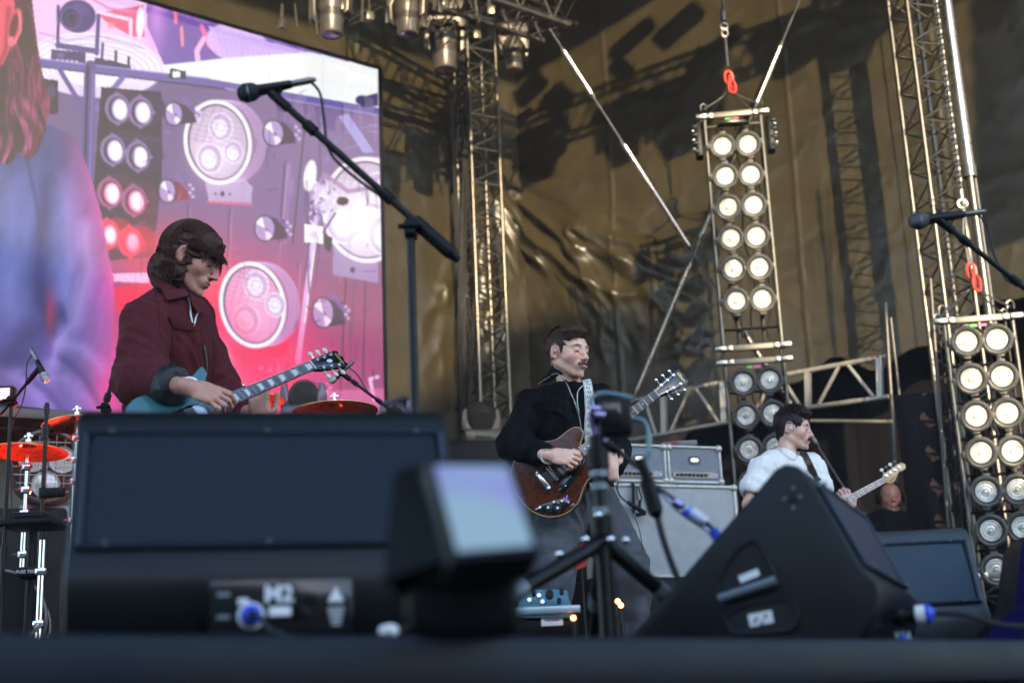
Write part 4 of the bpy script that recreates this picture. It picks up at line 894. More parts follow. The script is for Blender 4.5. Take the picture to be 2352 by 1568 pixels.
recess([(1655, 1330), (1690, 1270), (1730, 1243), (1752, 1262), (1775, 1310), (1785, 1345), (1760, 1356), (1700, 1372), (1660, 1372)], 'a')
recess([(1672, 1412), (1730, 1388), (1800, 1376), (1826, 1392), (1832, 1420), (1815, 1444), (1740, 1452), (1684, 1450)], 'b')
for (x, y, w_, h, rot) in ((1722, 1322, .042, .014, .3), (1749, 1420, .048, .024, .12)):
    c = side4(x, y, .006); M = lookM(c, -wd4) @ Matrix.Rotation(rot, 4, 'Z'); mb = MB(); mb.M = M; mb.box((0, 0, 0), (w_, h, .0015)); mb.build('sticker', paper, w4, False)
for (x, y, w_) in ((1738, 1424, .012), (1760, 1415, .010), (1752, 1430, .008)):
    c = side4(x, y, .0078); mb = MB(); mb.M = lookM(c, -wd4) @ Matrix.Rotation(.9, 4, 'Z'); mb.box((0, 0, 0), (w_, .004, .0008)); mb.build('sticker_print', black_plastic, w4, False)
mb = MB(); mb.tube(side4(1655, 1375, .012), side4(1785, 1332, .012), .009, 8); mb.build('handle_bar', mat('handle_grey', (.16, .19, .21), .45, .3), w4)
for (x, y, r) in ((1822, 1142, .009), (1822, 1120, .003), (1838, 1140, .003), (1822, 1165, .003), (1803, 1144, .003), (1880, 1112, .004)):
    mb = MB(); mb.M = lookM(side4(x, y, .001), -wd4); mb.lathe([(.0005, .001), (r, .0015), (r * 1.3, 0)], None, 14); mb.build('screw_hole' if r > .008 else 'screw', hole_m if r > .008 else MATS['handle_grey'], w4)
# corner protector edge wear, rear connector with cable
c = M4 @ Vector((.518, .06, .16)); 
plug4 = thing('cable_plug', 'white and blue plug in the lower edge of the right floor monitor', 'plug', c)
dn = (ad4 + Vector((0, 0, .05))).normalized()
mb = MB(); mb.M = lookM(c, dn); mb.lathe([(.0005, 0), (.018, 0), (.019, .02), (.014, .024), (.013, .045)], None, 18); mb.build('shell', black_plastic, plug4)
mb = MB(); mb.M = lookM(c + dn * .045, dn); mb.lathe([(.013, 0), (.019, .002), (.019, .022), (.014, .03), (.008, .032)], None, 18); mb.build('collar', white_plastic, plug4)
mb = MB(); mb.M = lookM(c + dn * .072, dn); mb.lathe([(.0195, -.006), (.0195, .002), (.012, .006), (.006, .012)], None, 18); mb.build('ring', blue_plastic, plug4)
q = c + dn * .08; mb = MB(); mb.path(stroke2d([q, q + dn * .06 - Zv * .01, q + dn * .16 - Zv * .045, q + dn * .4 - Zv * .056]), .006, 8); mb.build('cord', rubber, plug4)
put_text(w4, 'M4', M4 @ Vector((.530, .022, .20)), .034, (ad4 - wd4 * .9), mat('teal_ink', (.25, .42, .45), .5), .0006)
# rear monitor
wd5 = Vector((1, -.05, 0)).normalized(); ad5 = Vector((wd5.y, -wd5.x, 0)); pr = U(2266, 1380, 3.85); org5 = Vector((pr.x, pr.y, FLOOR)) - ad5 * .49 - wd5 * .66
w5, M5 = wedge('floor monitor with blue grey cloth grille behind the right monitor', org5, ad5, wd5, .66, grille_blue, mat('monitor_paint_grey', (.035, .042, .046), .5, var=.2, vscale=8, bump=.2, bscale=200))
mb = MB(); a_ = U(1965, 1222, 3.9); b_ = U(2246, 1210, 3.9); mb.tube(a_, b_, .008, 8); 
# dark case at the right edge, the blue light on it painted as colour
painted_blue_light = mat('painted_blue_light', (.001, .001, .07), .6, 0, .1, var=.35, vscale=5, bump=.3, bscale=30)
pe = U(2412, 1400, 3.3); ec = thing('equipment_case', 'dark case with deep blue light painted on it at the lower right edge', 'case', (pe.x, pe.y, FLOOR))
mb = MB(); mb.prism([(-.09, 0), (.5, 0), (.5, .36), (.10, .30), (.075, .27), (.03, .11)], 0, .5, Matrix(((1, 0, 0, pe.x), (0, 0, 1, pe.y), (0, 1, 0, FLOOR), (0, 0, 0, 1))), .012); mb.build('body', black_paint, ec)
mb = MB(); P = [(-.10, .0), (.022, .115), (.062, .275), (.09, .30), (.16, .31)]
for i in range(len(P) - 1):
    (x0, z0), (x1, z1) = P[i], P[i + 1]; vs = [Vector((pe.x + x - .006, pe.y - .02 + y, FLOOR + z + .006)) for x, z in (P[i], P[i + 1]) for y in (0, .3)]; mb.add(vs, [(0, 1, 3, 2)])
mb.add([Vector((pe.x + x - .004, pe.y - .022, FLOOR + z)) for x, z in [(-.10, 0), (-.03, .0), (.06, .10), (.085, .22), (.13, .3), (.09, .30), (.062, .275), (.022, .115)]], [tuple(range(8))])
mb.build('cloth', painted_blue_light, ec, True)  # sheet whose blue stands in for light on the dark case
# small light or screen unit standing at the stage front, very close
pd = U(1065, 1260, 1.344); 
dev = thing('display_unit', 'small black unit with a bright pale blue tilted screen, out of focus in front', 'screen', (pd.x + .02, pd.y + .03, FLOOR))
scr_m = bpy.data.materials.new('unit_screen'); scr_m.use_nodes = True; nt_ = scr_m.node_tree; bs = nt_.nodes['Principled BSDF']; tc = nt_.nodes.new('ShaderNodeTexCoord'); nz = nt_.nodes.new('ShaderNodeTexNoise'); nz.inputs['Scale'].default_value = 7; nz.inputs['Detail'].default_value = 1
cr_ = nt_.nodes.new('ShaderNodeValToRGB'); cr_.color_ramp.elements[0].position = .36; cr_.color_ramp.elements[0].color = (.22, .24, .62, 1); cr_.color_ramp.elements[1].position = .52; cr_.color_ramp.elements[1].color = (.23, .38, .52, 1)
nt_.links.new(tc.outputs['Object'], nz.inputs['Vector']); nt_.links.new(nz.outputs['Fac'], cr_.inputs[0]); nt_.links.new(cr_.outputs[0], bs.inputs['Emission Color']); bs.inputs['Emission Strength'].default_value = .95 * K; bs.inputs['Base Color'].default_value = (.05, .05, .05, 1)
def quad_thick(mb, P, th):
    n = (P[1] - P[0]).cross(P[3] - P[0]).normalized(); c = sum(P, Vector()) / 4
    if n.dot(CAM - c) < 0: n = -n
    mb.add([p for p in P] + [p - n * th for p in P], [(0, 1, 2, 3), (7, 6, 5, 4), (0, 4, 5, 1), (1, 5, 6, 2), (2, 6, 7, 3), (3, 7, 4, 0)]); return n
Q = [U(1000, 1068, 1.344), U(1165, 1070, 1.368), U(1224, 1248, 1.312), U(1052, 1262, 1.296)]
mb = MB(); n = quad_thick(mb, Q, .003); mb.build('lit_screen', scr_m, dev, False)
c0 = sum(Q, Vector()) / 4
F4 = [c0 + (p - c0) * 1.17 - n * .003 for p in Q]; mb = MB(); quad_thick(mb, F4, .04); mb.build('bezel', black_plastic, dev, False)
Q2 = [U(905, 1080, 1.392), U(1010, 1050, 1.376), U(1045, 1275, 1.312), U(880, 1330, 1.344)]; mb = MB(); quad_thick(mb, Q2, .055); mb.build('hood', black_plastic, dev, False)
lo = U(930, 1262, 1.376); hi = U(1190, 1262, 1.376); bz = U(1060, 1450, 1.34).z; mb = MB(); mb.box(Vector(((lo.x + hi.x) / 2, lo.y + .03, (lo.z + bz) / 2)), (hi.x - lo.x, .09, lo.z - bz), None, .012); mb.box(Vector(((lo.x + hi.x) / 2, 1.76, FLOOR + .016)), (.08, .84, .012), None, .003); mb.build('housing', black_plastic, dev)

# ------------------------------------------------------------------ microphone stands
mic_mesh = mat('mic_grille', (.10, .10, .105), .35, .8, var=.3, vscale=300, bump=.5, bscale=600)
def mic(parent, p, d, L=.17, r=.012, hr=.025, gm=None, name='microphone'):
    "p: grille centre; d: from grille to tail"
    d = Vector(d).normalized(); M = lookM(p, d, Vector((0, 1, .3)))
    mb = MB(); mb.M = M; mb.lathe([(.0005, -hr), (hr * .6, -hr * .85), (hr, -hr * .2), (hr * 1.03, hr * .2), (hr * .95, hr * .8), (r * 1.35, hr * 1.3)], None, 18); mb.build('mic_grille', gm or mic_mesh, parent)
    mb = MB(); mb.M = M; mb.lathe([(hr * .98, hr * .15), (hr * 1.06, hr * .25), (hr * .98, hr * .4)], None, 18); mb.build('mic_ring', steel, parent)
    mb = MB(); mb.M = M; mb.lathe([(r * 1.4, hr * 1.25), (r * 1.25, L * .5), (r, L * .95), (r * .8, L), (.0005, L)], None, 16); mb.build('mic_body', black_metal, parent)
    mb = MB(); mb.M = M; mb.lathe([(r * .78, L), (r * .78, L + .05), (r * .4, L + .065)], None, 12); mb.build('mic_plug', steel, parent)
def boom_stand(label, d, mh, mt, b0, b1, foot_px, cable=None, thick=1., pole_d=None, hr=.025, L=.17, weight=False, d_end=None, base=True, gm=None):
    "mh, mt: mic grille and tail in the picture; b0: boom mic end; b1: boom joint / tail; foot_px: column x"
    d2 = d_end or d
    J = U(*foot_px[0], d2); t = thing('microphone_stand', label, 'microphone stand', (J.x, J.y, FLOOR), 'microphones on boom stands')
    if mh: mic(t, U(*mh, d), U(*mt, d) - U(*mh, d), L, .012, hr, gm)
    A_, B_ = U(*b0, d), U(*b1, d2)
    mb = MB(); mb.tube(A_, B_, .0085 * thick, 10); mb.build('boom', black_metal, t)
    if mh:
        mm = U(*mh, d).lerp(U(*mt, d), .62); mb = MB(); mb.tube(mm, A_, .007, 8); mb.tube(A_ - (B_ - A_).normalized() * .015, A_ + (B_ - A_).normalized() * .05, .0135, 10); mb.build('mic_clip', black_plastic, t)
    for tt in (.18, .62): mb = MB(); q = A_.lerp(B_, tt); mb.tube(q, q + (B_ - A_).normalized() * .035, .0135 * thick, 10); mb.build('cable_clip', black_plastic, t)
    if weight: q = A_.lerp(B_, .80); mb = MB(); mb.tube(q, B_, .019, 12); mb.tube(B_, B_ + (B_ - A_).normalized() * .03, .019, 10, .009); mb.build('grip', black_plastic, t)
    mb = MB(); mb.box(J, (.032, .05, .05), None, .008); mb.tube(J + Vector((.0, -.03, 0)), J + Vector((.0, .04, 0)), .018, 10); mb.tube(J + Vector((-.03, -.03, 0)), J + Vector((.03, -.03, 0)), .007, 8); mb.build('joint', black_plastic, t)
    zm = FLOOR + (J.z - FLOOR) * .52
    mb = MB(); mb.tube(J, Vector((J.x, J.y, zm)), .0095 * thick, 10); mb.build('inner_tube', black_metal, t)
    mb = MB(); mb.tube(Vector((J.x, J.y, zm)), Vector((J.x, J.y, FLOOR + .06)), .0125 * thick, 12); mb.tube(Vector((J.x, J.y, zm - .04)), Vector((J.x, J.y, zm + .025)), .017 * thick, 12); mb.build('outer_tube', black_metal, t)
    if base:
        for k in range(3): a_ = 2.1 * k + .4; mb = MB(); mb.tube(Vector((J.x, J.y, FLOOR + .09)), Vector((J.x + .3 * math.cos(a_), J.y + .3 * math.sin(a_), FLOOR + .012)), .009, 8); mb.build('leg', black_metal, t)
    if cable:
        mb = MB(); mb.path(stroke2d([U(x, y, d) for x, y in cable]), .0035 * thick, 6); mb.build('cable', rubber, t)
    return t
boom_stand('tall boom stand in the middle, its microphone standing out against the video screen', 3.5, (566, 214), (708, 186), (632, 222), (1034, 580), [(943, 528)], [(716, 190), (735, 215), (744, 270), (756, 345), (800, 395), (880, 455)], 1.15, hr=.026, L=.125, weight=True, gm=mat('mic_foam', (.012, .012, .016), .8))
boom_stand('boom stand at the upper right edge with a black ribbed microphone over the truss', 4.1, (2106, 508), (2243, 488), (2160, 508), (2420, 715), [(2420, 715)], [(2246, 492), (2268, 520), (2282, 580), (2310, 640), (2340, 655)], 1., hr=.026, L=.15, d_end=4.1)
boom_stand('boom stand at far left with a silver tipped microphone pointing down', 6.5, (104, 868), (78, 815), (88, 848), (2, 952), [(26, 922)], [(76, 814), (62, 835), (60, 880), (50, 930), (24, 1000), (30, 1200)], .9, hr=.022, L=.10, gm=mat('mic_grille_silver', (.5, .5, .5), .3, .8, bump=.5, bscale=600))
boom_stand('short boom stand between the crash cymbals with a small silver tipped microphone', 6.9, (763, 873), (797, 843), (786, 858), (912, 952), [(912, 952)], [(800, 843), (822, 862), (850, 905), (905, 950)], .9, hr=.018, L=.085, gm=MATS['mic_grille_silver'])
boom_stand('black stand arm rising just left of the maroon jacket', 6.2, None, None, (267, 848), (238, 940), [(242, 938)], [(270, 850), (262, 880), (252, 905)], 1.2)

# ------------------------------------------------------------------ amplifiers
tolex = mat('white_tolex', (.58, .57, .54), .5, var=.12, vscale=12, bump=.3, bscale=240, dirt=.4, dcol=(.25, .24, .22))
cloth_grey = mat('grey_grille_cloth', (.19, .215, .25), .8, var=.12, vscale=16, bump=.3, bscale=420)
cloth_light = mat('light_grille_cloth', (.40, .415, .43), .8, var=.14, vscale=10, bump=.5, bscale=300)
AD = Vector((1, .40, 0)).normalized(); AN = Vector((AD.y, -AD.x, 0))
def amp_box(t, o, w_, h, dp, face_m, piping=.018):
    "o: left bottom front corner"
    fr = frame((0, 0, 0), AD, Zv); c = o + AD * w_ / 2 + Zv * h / 2 - AN * dp / 2
    mb = MB(); mb.box(c - AN * .012, (w_, dp - .024, h), fr, .012); mb.build('cabinet', tolex, t)
    for (p, sx, sz) in ((o + AD * w_ / 2 + Zv * piping / 2, w_, piping), (o + AD * w_ / 2 + Zv * (h - piping / 2), w_, piping)):
        mb = MB(); mb.box(p - AN * .01, (sx, .045, sz), fr, .006); mb.build('edge_piping', tolex, t)
    for x in (piping / 2, w_ - piping / 2): mb = MB(); mb.box(o + AD * x + Zv * h / 2 - AN * .01, (piping, .044, h - piping * 2 - .002), fr, .006); mb.build('edge_piping', tolex, t)
    mb = MB(); mb.box(o + AD * w_ / 2 + Zv * h / 2 - AN * .008, (w_ - piping * 2 - .003, .012, h - piping * 2 - .003), fr); mb.build('grille_cloth', face_m, t)
    for x in (.014, w_ - .014):
        for z in (.014, h - .014): mb = MB(); mb.ball(o + AD * x + Zv * z + AN * .004, (.026, .022, .026), 8); mb.build('corner_cap', mat_corner, t)
mat_corner = mat('corner_cap', (.50, .49, .46), .35, .5)
window_m = mat('lit_logo_window', (.8, .78, .6), .4, emit=(.85, .86, .62), estr=.55 * K)
knob_m = mat('knob_black', (.012, .012, .012), .35); panel_m = mat('bronze_panel', (.2, .17, .15), .35, .6, var=.2, vscale=30)
dA = 9.0
oc = U(1402, 1326, dA); cabH = U(1398, 1108, dA).z - oc.z
cab = thing('speaker_cabinet', 'wide pale grey speaker cabinet carrying the two amplifier heads', 'speaker cabinet', oc)
amp_box(cab, oc, .95, cabH, .36, cloth_light, .020)
top = oc + Zv * (cabH + .004)
def amp_head(label, x0, w_, h):
    o = top + AD * x0 + Zv * .012; t = thing('amplifier_head', label, 'amplifier', o, 'grey amplifier heads on the speaker cabinet'); amp_box(t, o - AN * .03, w_, h, .24, cloth_grey, .016); o = o - AN * .03
    for x in (.04, w_ - .04): mb = MB(); mb.tube(o + AD * x - AN * .05 - Zv * .012, o + AD * x - AN * .05, .014, 8); mb.build('foot', rubber, t)
    c = o + AD * w_ * .5 + Zv * h * .62 + AN * .0
    def slot(w2, h2): return [(x, y) for x, y in [(-w2 + h2 + math.cos(a) * h2 if q < 8 else w2 - h2 + math.cos(a) * h2, math.sin(a) * h2) for q, a in enumerate(list(np.linspace(math.pi / 2, 3 * math.pi / 2, 8)) + list(np.linspace(-math.pi / 2, math.pi / 2, 8)))]]
    M = lookM(c, AN); MB().prism(slot(.046, .028), 0, .005, M).build('window_surround', knob_m, t, False)
    M = lookM(c, AN); MB().prism(slot(.030, .014), .004, .008, M).build('lit_window', window_m, t, False)
    M = lookM(o + AD * w_ * .5 + Zv * h * .22, AN); mb = MB(); mb.prism(slot(w_ * .42, .020), 0, .006, M); mb.build('control_panel', panel_m, t, False)
    for k in range(8):
        mb = MB(); mb.M = lookM(o + AD * (w_ * (.17 + .075 * k)) + Zv * h * .22 + AN * .006, AN); mb.lathe([(.012, 0), (.010, .014), (.0005, .015)], None, 12); mb.build('knob', knob_m, t)
    mb = MB(); mb.ball(o + AD * w_ * .86 + Zv * h * .22 + AN * .008, .009, 8); mb.build('jewel_lamp', mat('jewel_blue', (.1, .2, .9), .2, emit=(.3, .4, 1.), estr=.6 * K), t)
    mb = MB(); p = o + AD * w_ / 2 + Zv * h - AN * .12; mb.path(stroke2d([p - AD * .1 + Zv * .002, p - AD * .08 + Zv * .016, p + AD * .08 + Zv * .016, p + AD * .1 + Zv * .002], 4), .009, 6); mb.build('handle', rubber, t)
    return o
amp_head('left grey amplifier head, just right of the black jacket sleeve', .075, .39, .250)
amp_head('right grey amplifier head with glowing oval window, beside the lamp ladder', .475, .40, .250)
mb = MB(); p = top + AD * .66 + Zv * .27 - AN * .1; mb.box(p + Zv * .018, (.14, .1, .034), None, .004); o = mb.build('tuner_box', mat('box_grey', (.14, .14, .15), .5)); tag(o, 'small grey box on top of the right amplifier head', 'box')
mb = MB(); mb.box(top + AD * .54 + Zv * .283 - AN * .1, (.10, .08, .030), None, .004); o = mb.build('tuner_box', mat('box_red', (.16, .02, .03), .5)); tag(o, 'small dark red box between the tops of the amplifier heads', 'box')
ra = oc + AD * .46 - AN * .3; mb = MB(); mb.box(Vector((ra.x, ra.y, (FLOOR + oc.z) / 2 - .004)), (1.25, .8, oc.z - FLOOR - .008), frame((0, 0, 0), AD, Zv), .01); o = mb.build('riser', black_paint); tag(o, 'black riser under the pale speaker cabinet', 'riser')
# clip-on microphone in front of the cabinet
cm = thing('clip_microphone', 'small microphone on an arm clipped over the top of the pale speaker cabinet', 'microphone', top + AD * .1 + AN * .03)
def AM(px, py, k=.03): return on_plane(px, py, oc + AN * k, AN)
for pts, r in (([(1452, 1108), (1455, 1116), (1455, 1178)], .012), ([(1466, 1118), (1474, 1142), (1472, 1152)], .006), ([(1462, 1118), (1464, 1148)], .005)):
    mb = MB(); mb.path([AM(*q) for q in pts], r, 8); mb.build('arm', black_metal, cm)
mb = MB(); mb.tube(AM(1470, 1148, .06), AM(1468, 1166, .06), .011, 8); mb.build('swivel', black_plastic, cm)
mb = MB(); mb.tube(AM(1440, 1152, .06), AM(1482, 1178, .07), .013, 10, .018); mb.tube(AM(1482, 1178, .07), AM(1462, 1182, .07), .014, 10); mb.build('capsule', black_plastic, cm)
mb = MB(); mb.path(stroke2d([AM(1438, 1152, .06), AM(1424, 1138), AM(1417, 1120), AM(1420, 1108)]), .006, 6); mb.build('cable', rubber, cm)

# ------------------------------------------------------------------ tripod with small recorder, cables
dT = 2.95; ht = U(1384, 1240, dT); tri = thing('tripod', 'short black tripod carrying a small black device in front of the guitar player', 'tripod', (ht.x, ht.y, FLOOR))
def T_(px, py, k=0.): return U(px, py, dT + k)
tx, ty = ht.x, ht.y
def TZ(py): return U(1384, py, dT).z
mb = MB(); mb.tube((tx, ty, TZ(1190)), (tx, ty, TZ(1015)), .0115, 12); mb.build('column', black_metal, tri)
for y0, y1, r in ((1230, 1185, .021), (1182, 1165, .017), (1125, 1110, .018), (1095, 1080, .020), (1075, 1030, .024), (1028, 1000, .016)):
    mb = MB(); mb.tube((tx, ty, TZ(y0)), (tx, ty, TZ(y1)), r, 14); mb.build('lock_collar', MATS['handle_grey'] if r in (.017, .018, .020) else black_plastic, tri)
mb = MB(); mb.tube((tx, ty, TZ(1235)), (tx, ty, FLOOR + .0), .016, 12); mb.build('lower_column', black_metal, tri)
for ex, ey, k in ((1198, 1352, -.1), (1660, 1478, .15), (1360, 1500, .4)):
    mb = MB(); a_ = Vector((tx, ty, TZ(1243))); b_ = T_(ex, ey, k); 
    if b_.z > FLOOR: dv = b_ - a_; b_ = a_ + dv * ((FLOOR + .012 - a_.z) / dv.z)
    mid = a_.lerp(b_, .45); mb.tube(a_, mid, .0165, 12); mb.build('leg', black_metal, tri); mb = MB(); mb.tube(mid, b_, .0115, 10); mb.build('lower_leg', black_metal, tri); mb = MB(); mb.tube(mid - (b_ - a_).normalized() * .02, mid + (b_ - a_).normalized() * .02, .019, 12); mb.build('leg_lock', MATS['handle_grey'], tri)
for px, py in ((1345, 1238), (1285, 1272), (1403, 1238), (1437, 1240), (1375, 1182)):
    mb = MB(); mb.ball(T_(px, py, -.03), .009, 8); mb.build('knob', chrome, tri)
rec = thing('recorder', 'blurred black device box with violet ring on top of the tripod', 'recorder', T_(1412, 1000))
mb = MB(); a_ = T_(1372, 918); b_ = T_(1452, 1000); mb.box((a_ + b_) / 2, (b_.x - a_.x, .05, a_.z - b_.z), None, .008); mb.build('body', black_plastic, rec)
mb = MB(); mb.box((T_(1388, 930) + T_(1420, 985)) / 2 + Vector((0, -.026, 0)), (.038, .004, .05), None, .001); mb.build('front_panel', gloss, rec)
mb = MB(); mb.path(stroke2d([T_(1362, 945, -.02), T_(1358, 920, -.02), T_(1374, 906, -.02), T_(1400, 904, -.02), T_(1455, 915, -.02)]), .006, 8); mb.build('loop_handle', mat('grey_teal_rubber', (.14, .2, .22), .3, .3), rec)
mb = MB()
for px, py in ((1366, 938), (1376, 952)): mb.tube(T_(px - 10, py, -.03), T_(px + 14, py + 2, -.03), .0085, 10)
mb.build('clamp', mat('polished_violet', (.40, .36, .60), .15, .8), rec)
mb = MB(); mb.path(stroke2d([T_(1362, 950, -.01), T_(1366, 975), T_(1380, 1000), T_(1398, 1022)]), .011, 8); mb.build('bracket', MATS['polished_violet'], rec)
mb = MB(); mb.tube(T_(1378, 1010), T_(1420, 1035), .012, 8); mb.build('arm', black_plastic, rec)
loom = thing('cable', 'black cable with inline adapter and yellow tape hanging from the tripod device', 'cable', T_(1490, 1100, .05))
mb = MB(); mb.path(stroke2d([T_(1452, 962), T_(1478, 968), T_(1490, 1000), T_(1488, 1040), T_(1475, 1058)]), .006, 8); mb.build('upper_cord', MATS['grey_teal_rubber'], loom)
mb = MB(); mb.path(stroke2d([T_(1415, 1030), T_(1450, 1060), T_(1482, 1085), T_(1492, 1110)]), .006, 8); mb.build('side_cord', rubber, loom)
mb = MB(); mb.tube(T_(1470, 1055), T_(1486, 1095), .011, 10); mb.build('connector', black_plastic, loom)
mb = MB(); mb.tube(T_(1486, 1106), T_(1506, 1176), .017, 12); mb.tube(T_(1506, 1176), T_(1512, 1190), .017, 10, .007); mb.tube(T_(1486, 1106), T_(1481, 1092), .017, 10, .007); mb.build('adapter', black_plastic, loom)
mb = MB(); mb.path(stroke2d([T_(1510, 1186), T_(1524, 1240), T_(1545, 1300), T_(1565, 1345), T_(1590, 1400), T_(1612, 1450)]), .007, 8); mb.build('cord', rubber, loom)
mb = MB(); mb.tube(T_(1578, 1372), T_(1590, 1398), .0105, 10); mb.build('sleeve', MATS['handle_grey'], loom)
mb = MB(); mb.tube(T_(1585, 1388, -.005), T_(1604, 1424, -.005), .0115, 10); mb.build('tape', yellow_tape, loom)
mb = MB(); mb.tube(T_(1606, 1428), T_(1612, 1444), .009, 10); mb.tube(T_(1611, 1440), T_(1619, 1466), .013, 10, .010); mb.build('end_plug', white_plastic, loom)
l2 = thing('cable', 'taped white and violet cable joint arching beside the right monitor', 'cable', T_(1600, 1200, .02))
MATS['handle_grey'] = MATS['handle_grey']; clear_m = mat('clear_violet_plastic', (.42, .44, .62), .2, .2)
mb = MB(); mb.path(stroke2d([T_(1506, 1118), T_(1545, 1145), T_(1590, 1178), T_(1625, 1205), T_(1645, 1230), T_(1655, 1280), T_(1650, 1340), T_(1640, 1385), T_(1630, 1430), T_(1650, 1480)]), .006, 8); mb.build('cord', rubber, l2)
mb = MB(); mb.path(stroke2d([T_(1520, 1130), T_(1560, 1172), T_(1600, 1200), T_(1630, 1222), T_(1652, 1270), T_(1642, 1330), T_(1628, 1380)]), .005, 8); mb.build('cord', clear_m, l2)
for (x0, y0, x1, y1, r, mm) in ((1570, 1168, 1612, 1196, .012, clear_m), (1590, 1172, 1622, 1198, .010, white_plastic), (1548, 1150, 1566, 1162, .010, MATS['polished_violet']), (1653, 1262, 1656, 1296, .009, yellow_tape), (1650, 1286, 1645, 1340, .011, white_plastic), (1638, 1215, 1650, 1236, .010, blue_plastic), (1575, 1170, 1582, 1180, .0125, blue_plastic)):
    mb = MB(); mb.tube(T_(x0, y0, -.01), T_(x1, y1, -.01), r, 10); mb.build('sleeve', mm, l2)
mb = MB(); c = T_(1640, 1462, .05); pts = [c + Vector((.07 * math.cos(a) * (1 + .2 * math.sin(a * 5)), .05 * math.sin(a), .02 * math.sin(a * .9 + 1) - .004)) for a in np.linspace(0, 22, 90)]; mb.path(pts, .005, 6); o = mb.build('cable_coil', rubber); tag(o, 'loose coil of black cable on the floor under the tripod leg', 'cable')
cw = U(893, 1447, 2.15); mb = MB(); mb.lathe([(.0005, -.015), (.008, -.013), (.010, 0), (.008, .012), (.0005, .014)], frame(cw, (0, 0, 1), (.5, -.3, -.7)), 12); o = mb.build('cable_end', white_plastic); tag(o, 'white plug lying at the stage edge right of the left monitor', 'plug')
mb = MB(); mb.path(stroke2d([cw + Vector((.012, .01, .0)), cw + Vector((.04, .03, .008)), cw + Vector((.09, .05, -.006)), cw + Vector((.16, .06, -.008))]), .003, 6); o = mb.build('cable_lead', rubber); tag(o, 'thin black lead running from the white plug at the stage edge', 'cable')
mb = MB(); c_ = U(2072, 1462, 2.9); mb.tube(c_, c_ + Vector((.0, -.03, -.02)), .008, 10); o = mb.build('cable_end', blue_plastic); tag(o, 'tiny blue plug lying right of the right floor monitor', 'plug')

# ------------------------------------------------------------------ pedals and little orange lights
teal_m = mat('pedal_teal_face', (.12, .30, .36), .4, .3, var=.5, vscale=60, dirt=.6, dcol=(.45, .6, .65)); silver_m = mat('pedal_silver', (.38, .45, .50), .35, .5)
pb = thing('effects_pedal', 'teal effects pedal on a silver tray at the feet of the guitar player', 'pedal', U(1250, 1440, 4.4))
def PD(px, py, k=0.): return U(px, py, 4.4 + k)
mb = MB(); quad_thick(mb, [PD(1205, 1352, .12), PD(1302, 1354, .12), PD(1312, 1396, -.03), PD(1188, 1396, -.03)], .03); mb.build('face', teal_m, pb, False)
mb = MB(); c_ = (PD(1165, 1402) + PD(1330, 1402)) / 2; mb.box(c_ + Vector((0, .05, 0)), (.225, .16, .022), None, .003); mb.build('tray', silver_m, pb)
mb = MB(); c_ = PD(1252, 1440); mb.box(c_ + Vector((0, .06, 0)), (.20, .12, .07), None, .004); mb.build('box', black_plastic, pb)
for px, py, r in ((1262, 1368, .013), (1226, 1366, .007), (1238, 1372, .006), (1290, 1362, .007), (1284, 1382, .007), (1216, 1382, .006), (1246, 1386, .006)):
    mb = MB(); mb.tube(PD(px, py, .0), PD(px, py - 6, -.02), r, 10); mb.build('knob', black_plastic if r > .006 else chrome, pb)
mb = MB(); c_ = PD(1268, 1426); mb.box(c_ + Vector((0, -.005, 0)), (.066, .004, .028), None, .003); mb.build('label', paper, pb)
mb = MB(); mb.box(c_ + Vector((0, -.008, .003)), (.045, .001, .004)); mb.build('label_print', MATS['polished_violet'], pb)
pb2 = thing('effects_pedal', 'black effects pedal with white rocker, partly behind the blurred display unit', 'pedal', PD(1095, 1440))
mb = MB(); c_ = PD(1095, 1410); mb.box(c_ + Vector((0, .06, -.02)), (.10, .12, .11), None, .006); mb.build('body', black_plastic, pb2)
put_text(pb2, 'ME-50', PD(1094, 1371, -.02) , .020, Vector((0, -1, .1)), MATS['teal_ink'], .0004)
mb = MB(); mb.box(PD(1096, 1402, -.02), (.075, .01, .022), None, .006); mb.build('rocker', white_plastic, pb2)
orange_m = mat('orange_lamp', (.9, .4, .15), .4, emit=(1., .36, .12), estr=5.5 * K)
for px, py, d, lb in ((1187, 1290, 5.6, 'small glowing orange lamp at the left of the guitar player shins'), (1419, 1380, 5.4, 'small glowing orange lamp beside the guitar player right of the tripod'), (1426, 1389, 5.4, 'lower small glowing orange lamp right of the tripod'), (1317, 1418, 4.35, 'small glowing orange lamp at the corner of the silver pedal tray'), (1331, 1216, 8.0, 'small warm lamp seen between the guitar player thighs')):
    p = U(px, py, d); t = thing('indicator_lamp', lb, 'lamp', p, 'tiny glowing lamps on the floor gear'); mb = MB(); mb.ball(p, .0105 * d / 5, 8); mb.build('bulb', orange_m, t); mb = MB(); mb.tube(p + Vector((0, .02, -.01)), Vector((p.x + .01, p.y + .05, FLOOR)), .006, 6); mb.build('stem', rubber, t)
mb = MB(); P3 = [U(1333, 1212, 7.9), U(1352, 1246, 7.9), U(1345, 1300, 7.9), U(1318, 1310, 7.9), U(1288, 1345, 7.9), U(1300, 1290, 7.9), U(1322, 1245, 7.9)]; mb.add(P3 + [p + Vector((0, .05, 0)) for p in P3], [tuple(range(7)), tuple(range(13, 6, -1))] + [(i, (i + 1) % 7, 7 + (i + 1) % 7, 7 + i) for i in range(7)])
o = mb.build('banner', mat('red_cloth', (.45, .02, .02), .7, var=.3), None, False); tag(o, 'red cloth seen between the legs of the guitar player', 'cloth')

